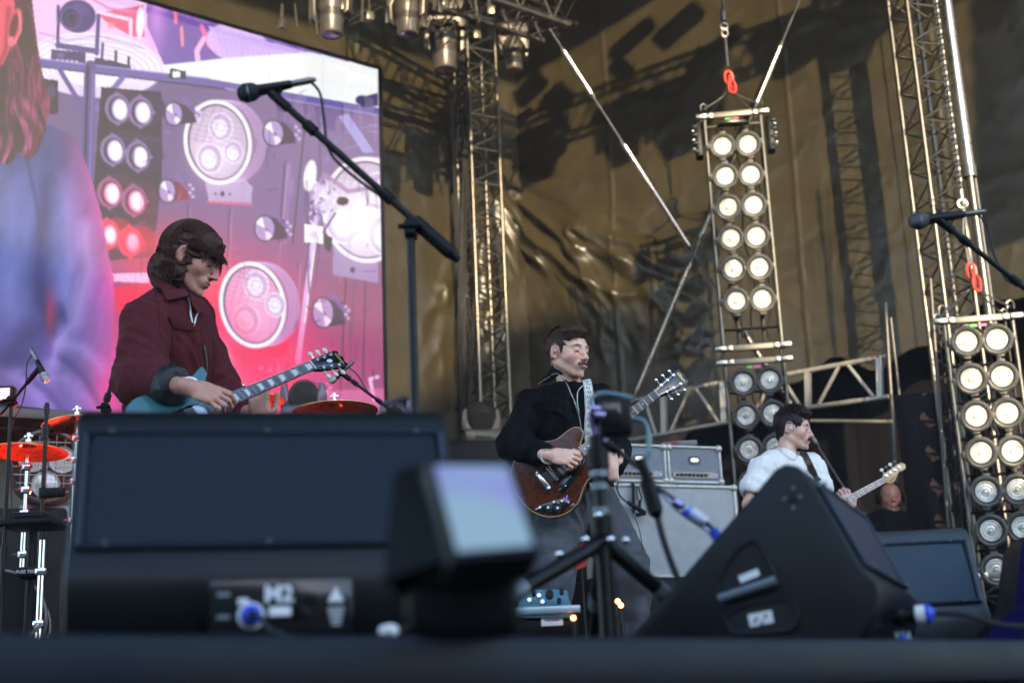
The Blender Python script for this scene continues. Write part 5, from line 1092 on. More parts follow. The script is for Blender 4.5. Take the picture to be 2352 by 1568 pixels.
# ------------------------------------------------------------------ drum corner at left and behind
bronze = mat('cymbal_bronze', (.55, .36, .16), .28, .85, var=.15, vscale=20, bump=.1, bscale=50)
def cymbal(label, px, py, d, r, tilt, roll, stand=True, nut_up=.035):
    p = U(px, py, d); t = thing('cymbal', label, 'cymbal', p, 'cymbals of the drum kit'); M = Matrix.Translation(p) @ Matrix.Rotation(tilt, 4, 'X') @ Matrix.Rotation(roll, 4, 'Y')
    mb = MB(); prof = [(.006, .030), (.02, .029), (.035, .020), (.042, .010)] + [(.042 + (r - .042) * q / 10, .010 - .034 * (q / 10) ** 1.6 + .0012 * (q % 2)) for q in range(1, 11)]
    pr = prof + [(x, z - .0025) for x, z in reversed(prof)]; mb.M = M; mb.lathe(pr, None, 48, True); mb.build('disc', bronze, t)
    mb = MB(); mb.M = M; mb.lathe([(.016, .03), (.016, .042), (.006, .044), (.006, .062), (.011, .063), (.011, .078), (.0005, .08)], None, 12); mb.box((0, 0, .062), (.045, .008, .012), None, .002); mb.build('wing_nut', chrome, t)
    mb = MB(); mb.tube(p - Zv * .03, Vector((p.x, p.y, FLOOR + .3)), .008, 10); mb.build('stand_rod', chrome, t)
    mb = MB(); mb.tube(Vector((p.x, p.y, p.z - .32)), Vector((p.x, p.y, FLOOR + .1)), .013, 10); mb.build('stand_tube', chrome, t)
    for k, z in enumerate((p.z - .10, p.z - .22, p.z - .34, p.z - .55)): mb = MB(); mb.box((p.x, p.y, z), (.045, .035, .04), None, .008); mb.tube((p.x - .05, p.y - .01, z), (p.x + .03, p.y - .01, z), .008, 8); mb.build('clamp', chrome, t)
    for k in range(3): a_ = 2.1 * k + 1; mb = MB(); mb.tube(Vector((p.x, p.y, FLOOR + .4)), Vector((p.x + .3 * math.cos(a_), p.y + .3 * math.sin(a_), FLOOR + .01)), .009, 8); mb.build('leg', chrome, t)
    return t
cymbal('thin cymbal seen edge on right of the fretting hand, red underneath', 769, 936, 7.4, .23, R(-3), R(-2))
cymbal('cymbal half hidden behind the fretting hand and guitar neck', 560, 916, 7.4, .215, R(-1), R(-4))
cymbal('hi-hat cymbal glowing red at the far left edge', 64, 1028, 7.2, .205, R(-3), R(1))
cymbal('red lit cymbal just above the left end of the big floor monitor', 178, 964, 7.6, .19, R(-2), R(-5))
mb = MB()
st = U(108, 925, 7.0); stn = thing('hardware_stand', 'straight black tube stand in front of the round multi-bulb lamp', 'stand', (st.x, st.y, FLOOR))
mb.tube((st.x, st.y, U(108, 925, 7).z), (st.x, st.y, U(108, 1210, 7).z), .011, 10); mb.build('tube', black_metal, stn)
for y0, y1, r, mm in ((930, 950, .014, rubber), (975, 1008, .021, black_metal), (1120, 1145, .022, black_plastic)): mb = MB(); mb.tube((st.x, st.y, U(108, y0, 7).z), (st.x, st.y, U(108, y1, 7).z), r, 12); mb.build('collar', mm, stn)
mb = MB(); zc = U(108, 1132, 7).z; mb.box((st.x + .05, st.y - .01, zc), (.12, .04, .045), None, .006); mb.build('clamp', black_plastic, stn)
mb = MB(); mb.tube((st.x, st.y, U(108, 1210, 7).z), (st.x, st.y, FLOOR), .013, 10); mb.build('lower_tube', black_metal, stn)
sc_ = U(98, 1240, 6.2); ch = thing('chrome_stand', 'shiny chrome drum stand leg low at left beside the big monitor', 'stand', (sc_.x, sc_.y, FLOOR))
mb = MB(); mb.tube((sc_.x, sc_.y, U(98, 1240, 6.2).z), (sc_.x, sc_.y, FLOOR), .014, 12); mb.build('tube', chrome, ch)
mb = MB(); mb.tube(U(95, 1432, 6.2), U(48, 1478, 6.0), .012, 10, .006); mb.build('foot', chrome, ch)
for y in (1312, 1432): mb = MB(); mb.box((sc_.x, sc_.y, U(98, y, 6.2).z), (.05, .04, .035), None, .01); mb.build('clamp', chrome, ch)
tb = U(75, 1205, 6.6); mb = MB(); mb.box(tb, (.26, .26, .028), None, .008); mb.box(tb + Zv * .03, (.16, .2, .04), None, .018); mb.tube(tb, (tb.x, tb.y, FLOOR), .02, 10)
o = mb.build('drum_throne', black_paint); tag(o, 'black padded drum table low at left under the chrome rods', 'stool')
# big dark drum with bright hoop arc
bd = U(-18, 1428, 6.9); Mx = lookM(bd, Vector((.25, -1, 0))); dr = thing('bass_drum', 'black bass drum half outside the lower left corner', 'drum', (bd.x, bd.y, FLOOR))
mb = MB(); mb.M = Mx; mb.lathe([(.0005, .0), (.24, .0), (.245, -.01), (.245, -.4), (.0005, -.4)], None, 40); mb.build('shell', mat('drum_gloss_black', (.008, .008, .009), .15), dr)
mb = MB(); mb.M = Mx; mb.torus(Matrix.Translation((0, 0, .005)), .248, .009, 48, 6); mb.build('hoop', mat('hoop_grey', (.12, .12, .13), .3, .5), dr)
fc = U(58, 1312, 6.4); mb = MB(); mb.box(fc + Vector((0, .08, 0)), (.09, .15, .045), None, .004); fco = mb.build('fuse_box', black_plastic); tag(fco, 'small black box lettered in white beside the chrome stand', 'box')
put_text(fco, 'FUSE TEC', fc + Vector((0.0, .004, 0)), .020, Vector((0, -1, 0)), white_ink)
mb = MB(); rc = U(40, 1400, 7.8); mb.box(Vector((rc.x, rc.y + .6, FLOOR + .16)), (3.2, 1.8, .32), frame((0, 0, 0), S, Zv), .01); o = mb.build('drum_riser', black_paint); tag(o, 'low black riser that carries the drum kit at left', 'riser')
bc = U(18, 1300, 8.6); mb = MB(); mb.box(Vector((bc.x - .1, bc.y, (FLOOR + U(18, 1180, 8.6).z) / 2)), (.9, .5, U(18, 1180, 8.6).z - FLOOR), frame((0, 0, 0), (1, .2, 0), Zv), .02); o = mb.build('equipment_rack', black_paint); tag(o, 'black equipment rack behind the hi-hat at the far left', 'rack')
# dark beam under the screen
ub = U(40, 952, 9.6); mb = MB(); p0_ = U(-120, 948, 9.4); p1_ = U(330, 972, 10.0); fr = frame((0, 0, 0), p1_ - p0_, Zv); mb.box((p0_ + p1_) / 2, ((p1_ - p0_).length, .25, .07), fr, .006); o = mb.build('support_beam', mat('beam_brown_grey', (.10, .085, .075), .5, .3)); tag(o, 'dull metal beam under the lower left edge of the video screen', 'beam')
p0_ = U(-120, 975, 9.5); p1_ = U(330, 998, 10.1); mb = MB(); mb.tube(p0_, p1_, .02, 10); o = mb.build('support_tube', alu_dull); tag(o, 'thin tube just below the dull beam under the video screen', 'tube')
# round lamp with three bulbs
def round_lamp(label, px, py, d, r, face):
    p = U(px, py, d); M = lookM(p, face); t = thing('round_floodlight', label, 'floodlight', p)
    mb = MB(); mb.M = M; mb.lathe([(r * .86, .0), (r * .93, .035), (r, .03), (r * 1.02, -.02), (r * .96, -.05)], None, 40); mb.build('rim', alu_dull, t)
    mb = MB(); mb.M = M; mb.lathe([(r * .97, -.05), (r * .95, -.2), (r * .8, -.27), (.0005, -.28)], None, 36)
    for q in range(6): mb.torus(Matrix.Translation((0, 0, -.08 - .022 * q)), r * .965, .006, 36, 5)
    mb.build('housing', mat('flood_grey', (.20, .20, .21), .4, .5, var=.2), t)
    mb = MB(); mb.M = M; mb.lathe([(.0005, -.06), (r * .87, -.05)], None, 30); mb.build('backing', black_metal, t)
    for k in range(3):
        a_ = k * 2.09 + .5; c_ = Vector((math.cos(a_) * r * .45, math.sin(a_) * r * .45, -.045)); mb = MB(); mb.M = M @ Matrix.Translation(c_); mb.lathe([(.0005, .025), (r * .12, .02), (r * .30, .01), (r * .36, .022), (r * .38, .0)], None, 24); mb.build('bulb', lens_m, t)
    mb = MB(); mb.M = M
    for k in range(-3, 4):
        h = math.sqrt(max(0, 1 - (k / 4) ** 2)) * r * .88; mb.tube((k * r * .22, -h, .012), (k * r * .22, h, .012), .0025, 5); mb.tube((-h, k * r * .22, .014), (h, k * r * .22, .014), .0025, 5)
    mb.build('wire_guard', steel, t)
    mb = MB(); mb.M = M; mb.box((-.0, -r * 1.22, -.14), (r * 1.3, r * .5, .16), None, .01); mb.build('gear_box', MATS['flood_grey'], t)
    mb = MB(); mb.M = M; mb.box((0, -r * 1.2, -.14), (.04, .9, .04)); mb.build('bracket', black_metal, t)
round_lamp('big round lamp with three bulbs behind the red cymbals at left', 108, 1072, 8.4, .225, Vector((.35, -1, -.05)))
# domes behind the cymbals
dome_m = mat('dome_violet_grey', (.10, .07, .10), .3, .2)
pmv = U(697, 925, 8.6); moving_head('dark domed moving light behind the two cymbals in the middle', Vector((pmv.x, pmv.y, pmv.z - .16)), .42, .24, .1, R(70), 'moving lights standing on the stage', -1, dome_m)
pmv = U(915, 950, 9.4); moving_head('small dim moving light right of the cymbal, at the foot of the screen edge', Vector((pmv.x, pmv.y, pmv.z - .16)), .36, .2, -.2, R(60), 'moving lights standing on the stage', -1, dome_m)
for (px, py, w_) in ((690, 1000, .9), (915, 1000, .5)):
    q = U(px, py, 8.8 if px < 800 else 9.5); mb = MB(); mb.box(Vector((q.x, q.y + .1, (FLOOR + q.z) / 2)), (w_, .5, q.z - FLOOR), frame((0, 0, 0), S, Zv), .02); o = mb.build('equipment_crate', black_paint); tag(o, 'black crate under the domed moving light in the middle' if px < 800 else 'black crate under the small dim moving light', 'crate')
# small lit lamp at the left edge and the red stage light washing the cymbals
sb = U(16, 908, 8.0); t = thing('blinder_lamp', 'small square lit lamp at the far left under the sweater picture', 'lamp', sb)
mb = MB(); mb.box(sb, (.09, .08, .10), None, .008); mb.build('case', black_metal, t); mb = MB(); mb.box(sb - Vector((0, .042, 0)), (.06, .006, .07), None, .002); mb.build('lit_face', mat('pink_lit_face', (.8, .5, .5), .4, emit=(1., .62, .6), estr=.9 * K), t)
def spot(name, p, target, col, power, size, blend=.5, r=.08):
    l = bpy.data.lights.new(name, 'SPOT'); o = bpy.data.objects.new(name, l); COL.objects.link(o); l.energy = power; l.color = col; l.spot_size = size; l.spot_blend = blend; l.shadow_soft_size = r
    o.location = p; o.rotation_euler = (Vector(p) - Vector(target)).to_track_quat('Z', 'Y').to_euler(); return o
rl = U(230, 1190, 7.9); tg = U(90, 1010, 7.25)
rm = thing('red_stage_light', 'lit red stage lamp hidden behind the big monitor, washing the cymbals red', 'stage light', rl + Vector((.1, .1, .0)))
mb = MB(); mb.M = lookM(rl + Vector((.1, .1, .0)), tg - rl - Vector((.1, .1, .0))); mb.lathe([(.0005, -.22), (.08, -.2), (.09, 0), (.08, .01)], None, 18); mb.build('can', black_metal, rm)
spot('red_spot', rl + (tg - rl).normalized() * .12, tg, (1, .04, .015), 90, R(70))
spot('red_spot', U(640, 1120, 7.9), U(720, 930, 7.4), (1, .06, .04), 3.5, R(50))
# ------------------------------------------------------------------ figures: smooth-union volumes turned into one surface
def a3(v): return np.array([v[0], v[1], v[2]], np.float32)
class Vol:
    def __init__(s, lo, hi, vx):
        s.lo = a3(lo); s.vx = vx; s.n = np.ceil((a3(hi) - s.lo) / vx).astype(int) + 1; s.F = np.full(s.n, .06, np.float32)
    def win(s, lo, hi):
        a = np.clip(np.floor((lo - s.lo) / s.vx).astype(int), 0, s.n - 1); b = np.clip(np.ceil((hi - s.lo) / s.vx).astype(int) + 1, 1, s.n)
        if np.any(b - a < 1): return None
        sl = tuple(slice(int(a[i]), int(b[i])) for i in range(3))
        g = [(s.lo[i] + s.vx * np.arange(a[i], b[i])).astype(np.float32) for i in range(3)]
        return sl, g[0][:, None, None], g[1][None, :, None], g[2][None, None, :]
    def comb(s, sl, d, k, sub):
        A = s.F[sl]
        if sub: d = -d; h = np.maximum(k - np.abs(A - d), 0) / k; s.F[sl] = np.maximum(A, d) + h * h * k * .25
        else: h = np.maximum(k - np.abs(A - d), 0) / k; s.F[sl] = np.minimum(A, d) - h * h * k * .25
    def cap(s, p0, r0, p1, r1, k=.01, sub=False):
        p0, p1 = a3(p0), a3(p1); m = max(r0, r1) + k + 4 * s.vx; w_ = s.win(np.minimum(p0, p1) - m, np.maximum(p0, p1) + m)
        if w_ is None: return s
        sl, X, Y, Z = w_; d = p1 - p0; L2 = float(d @ d) + 1e-9
        t = np.clip(((X - p0[0]) * d[0] + (Y - p0[1]) * d[1] + (Z - p0[2]) * d[2]) / L2, 0, 1)
        q = np.sqrt((X - p0[0] - t * d[0]) ** 2 + (Y - p0[1] - t * d[1]) ** 2 + (Z - p0[2] - t * d[2]) ** 2) - (r0 + (r1 - r0) * t)
        s.comb(sl, q, k, sub); return s
    def ell(s, c, r, M=None, k=.01, sub=False):
        c = a3(c); m = max(r) + k + 4 * s.vx; w_ = s.win(c - m, c + m)
        if w_ is None: return s
        sl, X, Y, Z = w_; x, y, z = X - c[0], Y - c[1], Z - c[2]
        if M is not None:
            T = np.array(M.to_3x3()); x, y, z = [T[0, i] * x + T[1, i] * y + T[2, i] * z for i in range(3)]
        k0 = np.sqrt((x / r[0]) ** 2 + (y / r[1]) ** 2 + (z / r[2]) ** 2); k1 = np.sqrt((x / r[0] ** 2) ** 2 + (y / r[1] ** 2) ** 2 + (z / r[2] ** 2) ** 2) + 1e-6
        s.comb(sl, (k0 * (k0 - 1) / k1).astype(np.float32), k, sub); return s
    def box(s, c, hf, M, rd=.005, k=.01, sub=False):
        c = a3(c); m = float(np.linalg.norm(hf)) + rd + k + 3 * s.vx; w_ = s.win(c - m, c + m)
        if w_ is None: return s
        sl, X, Y, Z = w_; x, y, z = X - c[0], Y - c[1], Z - c[2]; T = np.array(M.to_3x3()); x, y, z = [np.abs(T[0, i] * x + T[1, i] * y + T[2, i] * z) - hf[i] for i in range(3)]
        q = np.sqrt(np.maximum(x, 0) ** 2 + np.maximum(y, 0) ** 2 + np.maximum(z, 0) ** 2) + np.minimum(np.maximum(x, np.maximum(y, z)), 0) - rd
        s.comb(sl, q, k, sub); return s
    def etube(s, p0, p1, ax, w0, d0, w1, d1, k=.02, sub=False):
        "elliptical section: half width w along ax, half depth d across"
        P0, P1 = Vector(p0), Vector(p1); t_ = (P1 - P0).normalized(); ax = Vector(ax); ax = (ax - t_ * ax.dot(t_)).normalized(); bx = t_.cross(ax); L = (P1 - P0).length
        m = max(w0, d0, w1, d1) + k + 4 * s.vx; w_ = s.win(np.minimum(a3(p0), a3(p1)) - m, np.maximum(a3(p0), a3(p1)) + m)
        if w_ is None: return s
        sl, X, Y, Z = w_; x, y, z = X - P0.x, Y - P0.y, Z - P0.z
        u = x * t_.x + y * t_.y + z * t_.z; a = x * ax.x + y * ax.y + z * ax.z; b = x * bx.x + y * bx.y + z * bx.z
        f = np.clip(u / L, 0, 1); W_ = w0 + (w1 - w0) * f; D_ = d0 + (d1 - d0) * f; ov = u - np.clip(u, 0, L); mn = np.minimum(W_, D_)
        q = (np.sqrt((a / W_) ** 2 + (b / D_) ** 2 + (ov / mn) ** 2) - 1) * mn
        s.comb(sl, q.astype(np.float32), k, sub); return s
    def mesh(s):
        F = s.F; nx, ny, nz = F.shape; ins = F < 0
        c = np.zeros((nx - 1, ny - 1, nz - 1), np.int8)
        for i in (0, 1):
            for j in (0, 1):
                for k in (0, 1): c += ins[i:nx - 1 + i, j:ny - 1 + j, k:nz - 1 + k]
        act = (c > 0) & (c < 8); ids = np.full(act.shape, -1, np.int64); I = np.argwhere(act); ids[act] = np.arange(len(I))
        acc = np.zeros((len(I), 3)); cnt = np.zeros(len(I)); cor = {}
        for i in (0, 1):
            for j in (0, 1):
                for k in (0, 1): cor[i, j, k] = F[I[:, 0] + i, I[:, 1] + j, I[:, 2] + k]
        for a in cor:
            for ax in range(3):
                if a[ax]: continue
                b = list(a); b[ax] = 1; b = tuple(b); fa, fb = cor[a], cor[b]; m = (fa < 0) != (fb < 0); t = np.where(m, fa / np.where(m, fa - fb, 1), 0)
                p = np.tile(np.array(a, float), (len(I), 1)); p[:, ax] += t; acc += p * m[:, None]; cnt += m
        V = (I + acc / cnt[:, None]) * s.vx + s.lo
        Q = []
        for ax in range(3):
            sl0 = [slice(None)] * 3; sl1 = [slice(None)] * 3; sl0[ax] = slice(0, -1); sl1[ax] = slice(1, None); A, Bv = ins[tuple(sl0)], ins[tuple(sl1)]; E = np.argwhere(A != Bv); u, v = [(1, 2), (2, 0), (0, 1)][ax]
            E = E[(E[:, u] > 0) & (E[:, v] > 0) & (E[:, u] < s.n[u] - 1) & (E[:, v] < s.n[v] - 1)]
            if not len(E): continue
            fl = A[tuple(E.T)]; q = []
            for du, dv in ((-1, -1), (0, -1), (0, 0), (-1, 0)): e = E.copy(); e[:, u] += du; e[:, v] += dv; q.append(ids[tuple(e.T)])
            q = np.stack(q, 1); q[~fl] = q[~fl][:, ::-1]; Q.append(q)
        return V, np.concatenate(Q)
def smooth_v(V, Q, it=2, lam=.5):
    e = np.concatenate([Q[:, [0, 1]], Q[:, [1, 2]], Q[:, [2, 3]], Q[:, [3, 0]]])
    for _ in range(it):
        S_ = np.zeros_like(V); n = np.zeros(len(V))
        for k in range(3): S_[:, k] = np.bincount(e[:, 0], V[e[:, 1], k], len(V)) + np.bincount(e[:, 1], V[e[:, 0], k], len(V))
        n = np.bincount(e[:, 0], minlength=len(V)) + np.bincount(e[:, 1], minlength=len(V)); V = V * (1 - lam) + lam * S_ / np.maximum(n, 1)[:, None]
    return V
def vnormals(V, Q):
    n = np.cross(V[Q[:, 2]] - V[Q[:, 0]], V[Q[:, 3]] - V[Q[:, 1]]); N = np.zeros_like(V)
    for j in range(4):
        for k in range(3): N[:, k] += np.bincount(Q[:, j], n[:, k], len(V))
    return N / (np.linalg.norm(N, axis=1, keepdims=True) + 1e-12)
def vmesh(name, V, Q, mt, parent, col=None):
    me = bpy.data.meshes.new(name); c = (V.min(0) + V.max(0)) / 2; P = (V - c).astype(np.float32)
    me.vertices.add(len(V)); me.vertices.foreach_set('co', P.reshape(-1)); me.loops.add(Q.size); me.loops.foreach_set('vertex_index', Q.reshape(-1).astype(np.int32))
    me.polygons.add(len(Q)); me.polygons.foreach_set('loop_start', (np.arange(len(Q)) * 4).astype(np.int32)); me.update(calc_edges=True); me.polygons.foreach_set('use_smooth', [True] * len(Q))
    if col is not None:
        at = me.color_attributes.new('Col', 'FLOAT_COLOR', 'POINT'); c4 = np.ones((len(V), 4), np.float32); c4[:, :3] = col; at.data.foreach_set('color', c4.reshape(-1))
    me.materials.append(mt); return link_mesh(name, me, parent, Matrix.Translation(Vector(c.tolist())))
def fold_noise(V, dirv, freq, amp, seed, stretch=.22):
    d = np.array(Vector(dirv).normalized()); u = V @ d; h = V - u[:, None] * d; x = h[:, 0] * freq + 5 + seed; y = h[:, 2] * freq + h[:, 1] * freq * .7; x = x + u * freq * stretch
    n = fbm(x + 3 * fbm(V[:, 2] * 5 + seed, V[:, 0] * 5, 2, seed), y + u * freq * stretch, 3, seed); return amp * (1 - np.abs(2 * n - 1)) ** 2
def head_frame(f, up=(0, 0, 1), roll=0.):
    f = Vector(f).normalized(); l = Vector(up).cross(f).normalized(); u = f.cross(l); Rl = Matrix.Rotation(roll, 3, f); l = Rl @ l; u = Rl @ u
    return Matrix(((f.x, l.x, u.x), (f.y, l.y, u.y), (f.z, l.z, u.z)))
def add_head(S_, O, H, neck, s=1.0, jaw=1.0, fat=0., nose=1.0, mouth=0.):
    def P(x, y, z): return O + H @ Vector((x * s, y * s, z * s))
    E = lambda c, r, k, sub=False, M=None: S_.ell(P(*c), tuple(q * s for q in r), (H if M is None else H @ M), k, sub)
    E((-.014, 0, .030), (.098, .077, .088), .01); E((.004, 0, .020), (.088, .070, .080), .02)
    E((.028, 0, -.026), (.061, .055 + fat, .082), .025)
    for y in (-1, 1):
        S_.cap(P(-.012, .050 * y * jaw, -.050), .019 * s, P(.058, (.018 + fat) * y * jaw, -.099), .015 * s, .018)
        E((.052, (.040 + fat * .6) * y, -.022), (.027, .023, .024), .022)
        E((.100, .031 * y, .006), (.016, .019, .012), .010, True)
        E((.0775, .031 * y, .003), (.0135, .0165, .0125), .004)
        S_.cap(P(.084, .014 * y, .021), .008 * s, P(.074, .048 * y, .024), .008 * s, .012)
        E((.098, .0115 * y, -.0365), (.0105, .0078, .0075), .006)
        E((-.012, .079 * y, .000), (.020, .0075, .033), .004, M=Matrix.Rotation(.22, 3, 'Y') @ Matrix.Rotation(.28 * -y, 3, 'Z')); E((-.004, .087 * y, .004), (.0095, .0075, .015), .004, True)
        E((-.004, .080 * y, -.026), (.008, .006, .010), .004)
    S_.cap(P(.074, 0, -.098), .018 * s, P(.080, 0, -.104), .015 * s, .014)
    S_.cap(P(.087, 0, .014), .0075 * s, P(.1075 * (1 + .02 * nose), 0, -.028), .0095 * s, .012); E((.109 + .004 * nose, 0, -.033), (.0115, .0105, .0095), .006)
    E((.079, 0, -.064), (.021, .031, .024), .014); E((.0965, 0, -.0595), (.0075, .023, .0055), .004); E((.095, 0, -.0715), (.0085, .020, .0068), .004)
    E((.108, 0, -.0652), (.009, .022, .0016 + mouth), .003, True)
    if mouth: E((.106, -.003, -.0705), (.0165, .0115, .0058), .003, False, Matrix.Rotation(.45, 3, 'Y'))
    S_.cap(P(-.030, 0, -.040), .050 * s, neck - Vector((0, 0, .02)), .054 * s, .020)
def head_colors(V, O, H, s, skin, lip=(.42, .13, .12), brow=(.05, .03, .022), stub=(.30, .2, .16), stubble=.5, moust=None, red=.25, tongue=False, browin=1.):
    q = (V - np.array(O)) @ np.array(H) / s; x, y, z = q.T; C = np.tile(np.array(skin), (len(V), 1)); near = (np.abs(x) < .2) & (np.abs(y) < .15) & (np.abs(z) < .2)
    n = fbm(x * 60 + 9, z * 60 + y * 40, 3, 4); C *= (1 + .16 * (n - .5))[:, None]
    def mixc(m, c): m = (np.clip(m, 0, 1) * near)[:, None]; C[:] = C * (1 - m) + np.array(c) * m
    g = lambda cx, cy, cz, sx, sy, sz: np.exp(-((x - cx) / sx) ** 2 - ((np.abs(y) - cy) / sy) ** 2 - ((z - cz) / sz) ** 2)
    rd = (skin[0] * 1.08, skin[1] * .72, skin[2] * .68)
    mixc(g(.07, .04, -.025, .03, .02, .022) * red * 2, rd); mixc(g(.112, 0, -.033, .02, .012, .014) * red * 2, rd); mixc(g(-.01, .085, 0, .03, .02, .035) * red * 2.2, rd)
    fr = np.clip((x - .0) / .03, 0, 1)
    mixc(np.clip((-.040 - z) / .02, 0, 1) * np.clip((z + .135) / .02, 0, 1) * np.clip((x + .02) / .03, 0, 1) * stubble * (.6 + .6 * n), stub)
    mixc(g(.10, 0, -.0655, .02, .021, .0085) * 1.6 * (x > .085), lip)
    mixc(np.clip(1.3 - np.hypot((np.abs(y) - .032) / .019, (z - .025 + .18 * np.abs(np.abs(y) - .03)) / .0068), 0, 1) * 1.6 * (x > .06) * browin, brow)
    mixc(np.clip(1.4 - np.hypot((np.abs(y) - .031) / .014, (z + .003 + 6 * (np.abs(y) - .031) ** 2 * 10) / .0042), 0, 1) * 1.3 * (x > .06), (.035, .018, .016))
    mixc(g(.085, .031, .006, .02, .018, .010) * .35, (skin[0] * .7, skin[1] * .55, skin[2] * .52))
    mixc(g(.104, .008, -.0425, .010, .0042, .0028) * 1.1, (.05, .02, .018)); mixc(g(-.004, .089, .004, .010, .010, .014) * .7, (skin[0] * .45, skin[1] * .3, skin[2] * .28))
    if tongue: mixc(g(.112, 0, -.0735, .016, .013, .009) * 2.2 * (x > .096), (.62, .22, .26))
    return C
def add_hand(S_, W_, d, n, side, curls, thumb=(.5, .5, -.35), spread=.11, sc=1.0, tcurl=.5, k=.004, vx=.004):
    "W_: wrist, d: towards the fingers, n: back of hand, side: towards the thumb"
    d = Vector(d).normalized(); n = Vector(n); n = (n - d * n.dot(d)).normalized(); sd = d.cross(n); sd = sd if sd.dot(Vector(side)) > 0 else -sd
    M = Matrix(((d.x, sd.x, n.x), (d.y, sd.y, n.y), (d.z, sd.z, n.z)))
    S_.ell(W_ + d * .048 * sc, (.052 * sc, .040 * sc, .016 * sc), M, .012); S_.ell(W_ + (d * .030 + sd * .020 - n * .006) * sc, (.034 * sc, .020 * sc, .017 * sc), M, .012); S_.cap(W_ - d * .03, .026 * sc, W_ + d * .015, .025 * sc, .012)
    tips = []
    for i, (off, L) in enumerate(((.029, .95), (.010, 1.03), (-.009, .97), (-.027, .78))):
        p = W_ + (d * (.088 - .006 * abs(i - 1)) + sd * off) * sc; a = 0; r = .0086 * sc * (1 if i < 3 else .88)
        S_.cap(W_ + (d * .045 + sd * off * .8) * sc, .011 * sc, p, .0108 * sc, .008)
        dd = (d + sd * spread * (1.5 - i) * .6).normalized()
        for j, l in enumerate((.043, .027, .021)):
            a += curls[i][j]; q = p + (dd * math.cos(a) - n * math.sin(a)) * l * L * sc; S_.cap(p, r * (1.04 - .06 * j), q, r * (.98 - .08 * j), k); p = q
        tips.append(p)
    p = W_ + (d * .022 + sd * .026 - n * .006) * sc; t = (d * thumb[0] + sd * thumb[1] + n * thumb[2]).normalized(); axis = t.cross(d).normalized() if t.cross(d).length > .01 else n
    for j, (l, r) in enumerate(((.040, .0128), (.033, .0108), (.024, .0098))):
        q = p + t * l * sc; S_.cap(p, r * sc, q, r * .93 * sc, .006); p = q; t = Matrix.Rotation(tcurl, 3, axis) @ t
    return tips
skin_m = None
def skin_mat(name):
    m = mat(name, (.5, .3, .22), .42, 0, .45, attr='Col', bump=.12, bscale=500); b = m.node_tree.nodes['Principled BSDF']; b.inputs['Subsurface Weight'].default_value = .12; b.inputs['Subsurface Radius'].default_value = (.012, .005, .003); b.inputs['Subsurface Scale'].default_value = .6; return m
skin_m = skin_mat('skin')
def cloth_mat(name, col, rough=.8, bs=500, bump=.25, var=.12, sheen=.1): return mat(name, col, rough, 0, .3, var=var, vscale=10, bump=bump, bscale=bs, sheen=sheen)
def bvh_of(o):
    me = o.data; Mw = o.matrix_local if o.parent is None else Matrix.Translation(WP[o]); return BVHTree.FromPolygons([Mw @ v.co for v in me.vertices], [tuple(p.vertices) for p in me.polygons])
def hit(bv, px, py, off=.004, dflt=6.):
    v = ray(px, py).normalized(); loc, n, i, d = bv.ray_cast(CAM, v)
    if loc is None: return U(px, py, dflt), -v
    if n.dot(v) > 0: n = -n
    return loc + n * off - v * off, n
def ribbon(bv, pts, w_, off, th, dflt=6., n=8, wdir=None):
    "strap laid on a surface along picture points"
    cs = stroke2d([Vector((x, y, 0)) for x, y in pts], n); P3 = [hit(bv, c.x, c.y, off, dflt) for c in cs]; P = [p for p, _ in P3]
    for _ in range(3): P = [P[0]] + [(P[i - 1] + P[i] * 2 + P[i + 1]) / 4 for i in range(1, len(P) - 1)] + [P[-1]]
    vs = []; fs = []
    for i, p in enumerate(P):
        t = (P[min(i + 1, len(P) - 1)] - P[max(i - 1, 0)]).normalized(); nn = P3[i][1]; vdir = (CAM - p).normalized(); nn = (nn * .35 + vdir * .65).normalized(); s_ = t.cross(nn).normalized(); nn = s_.cross(t)
        vs += [p + s_ * w_ / 2, p - s_ * w_ / 2, p - s_ * w_ / 2 - nn * th, p + s_ * w_ / 2 - nn * th]
    for i in range(len(P) - 1):
        for j in range(4): fs.append((i * 4 + j, i * 4 + (j + 1) % 4, i * 4 + 4 + (j + 1) % 4, i * 4 + 4 + j))
    fs.append((3, 2, 1, 0)); fs.append(tuple(len(vs) - 4 + j for j in range(4)))
    return MB().add(vs, fs), P, vs
def seam_line(bv, parent, name, pts, r, mt, off=.001, n=8, flat=6, dflt=6.):
    cs = stroke2d([Vector((x, y, 0)) for x, y in pts], n); P = [hit(bv, c.x, c.y, off, dflt)[0] for c in cs]
    for _ in range(2): P = [P[0]] + [(P[i - 1] + P[i] * 2 + P[i + 1]) / 4 for i in range(1, len(P) - 1)] + [P[-1]]
    return MB().path(P, r, flat).build(name, mt, parent)
def hair_mat(name, c0): return mat(name, c0, .52, 0, .25, var=.35, vscale=90, bump=.15, bscale=400)
def strands(parent, paths, r, mt, name='hair_strand'):
    mb = MB()
    for P in paths: k = len(P); mb.path(P, [r * (1 - .75 * (i / (k - 1)) ** 1.5) for i in range(k)], 4, caps=False)
    o = mb.build(name, mt, parent); o['kind'] = 'stuff'; return o
def legs(S_, hipR, kneeR, ankR, hipL, kneeL, ankL, r=(.095, .075, .065), k=.03, ax=(1, 0, 0)):
    for h, n_, a in ((hipR, kneeR, ankR), (hipL, kneeL, ankL)): S_.cap(h, r[0], n_, r[1], k); S_.cap(n_, r[1], a, r[2], k)
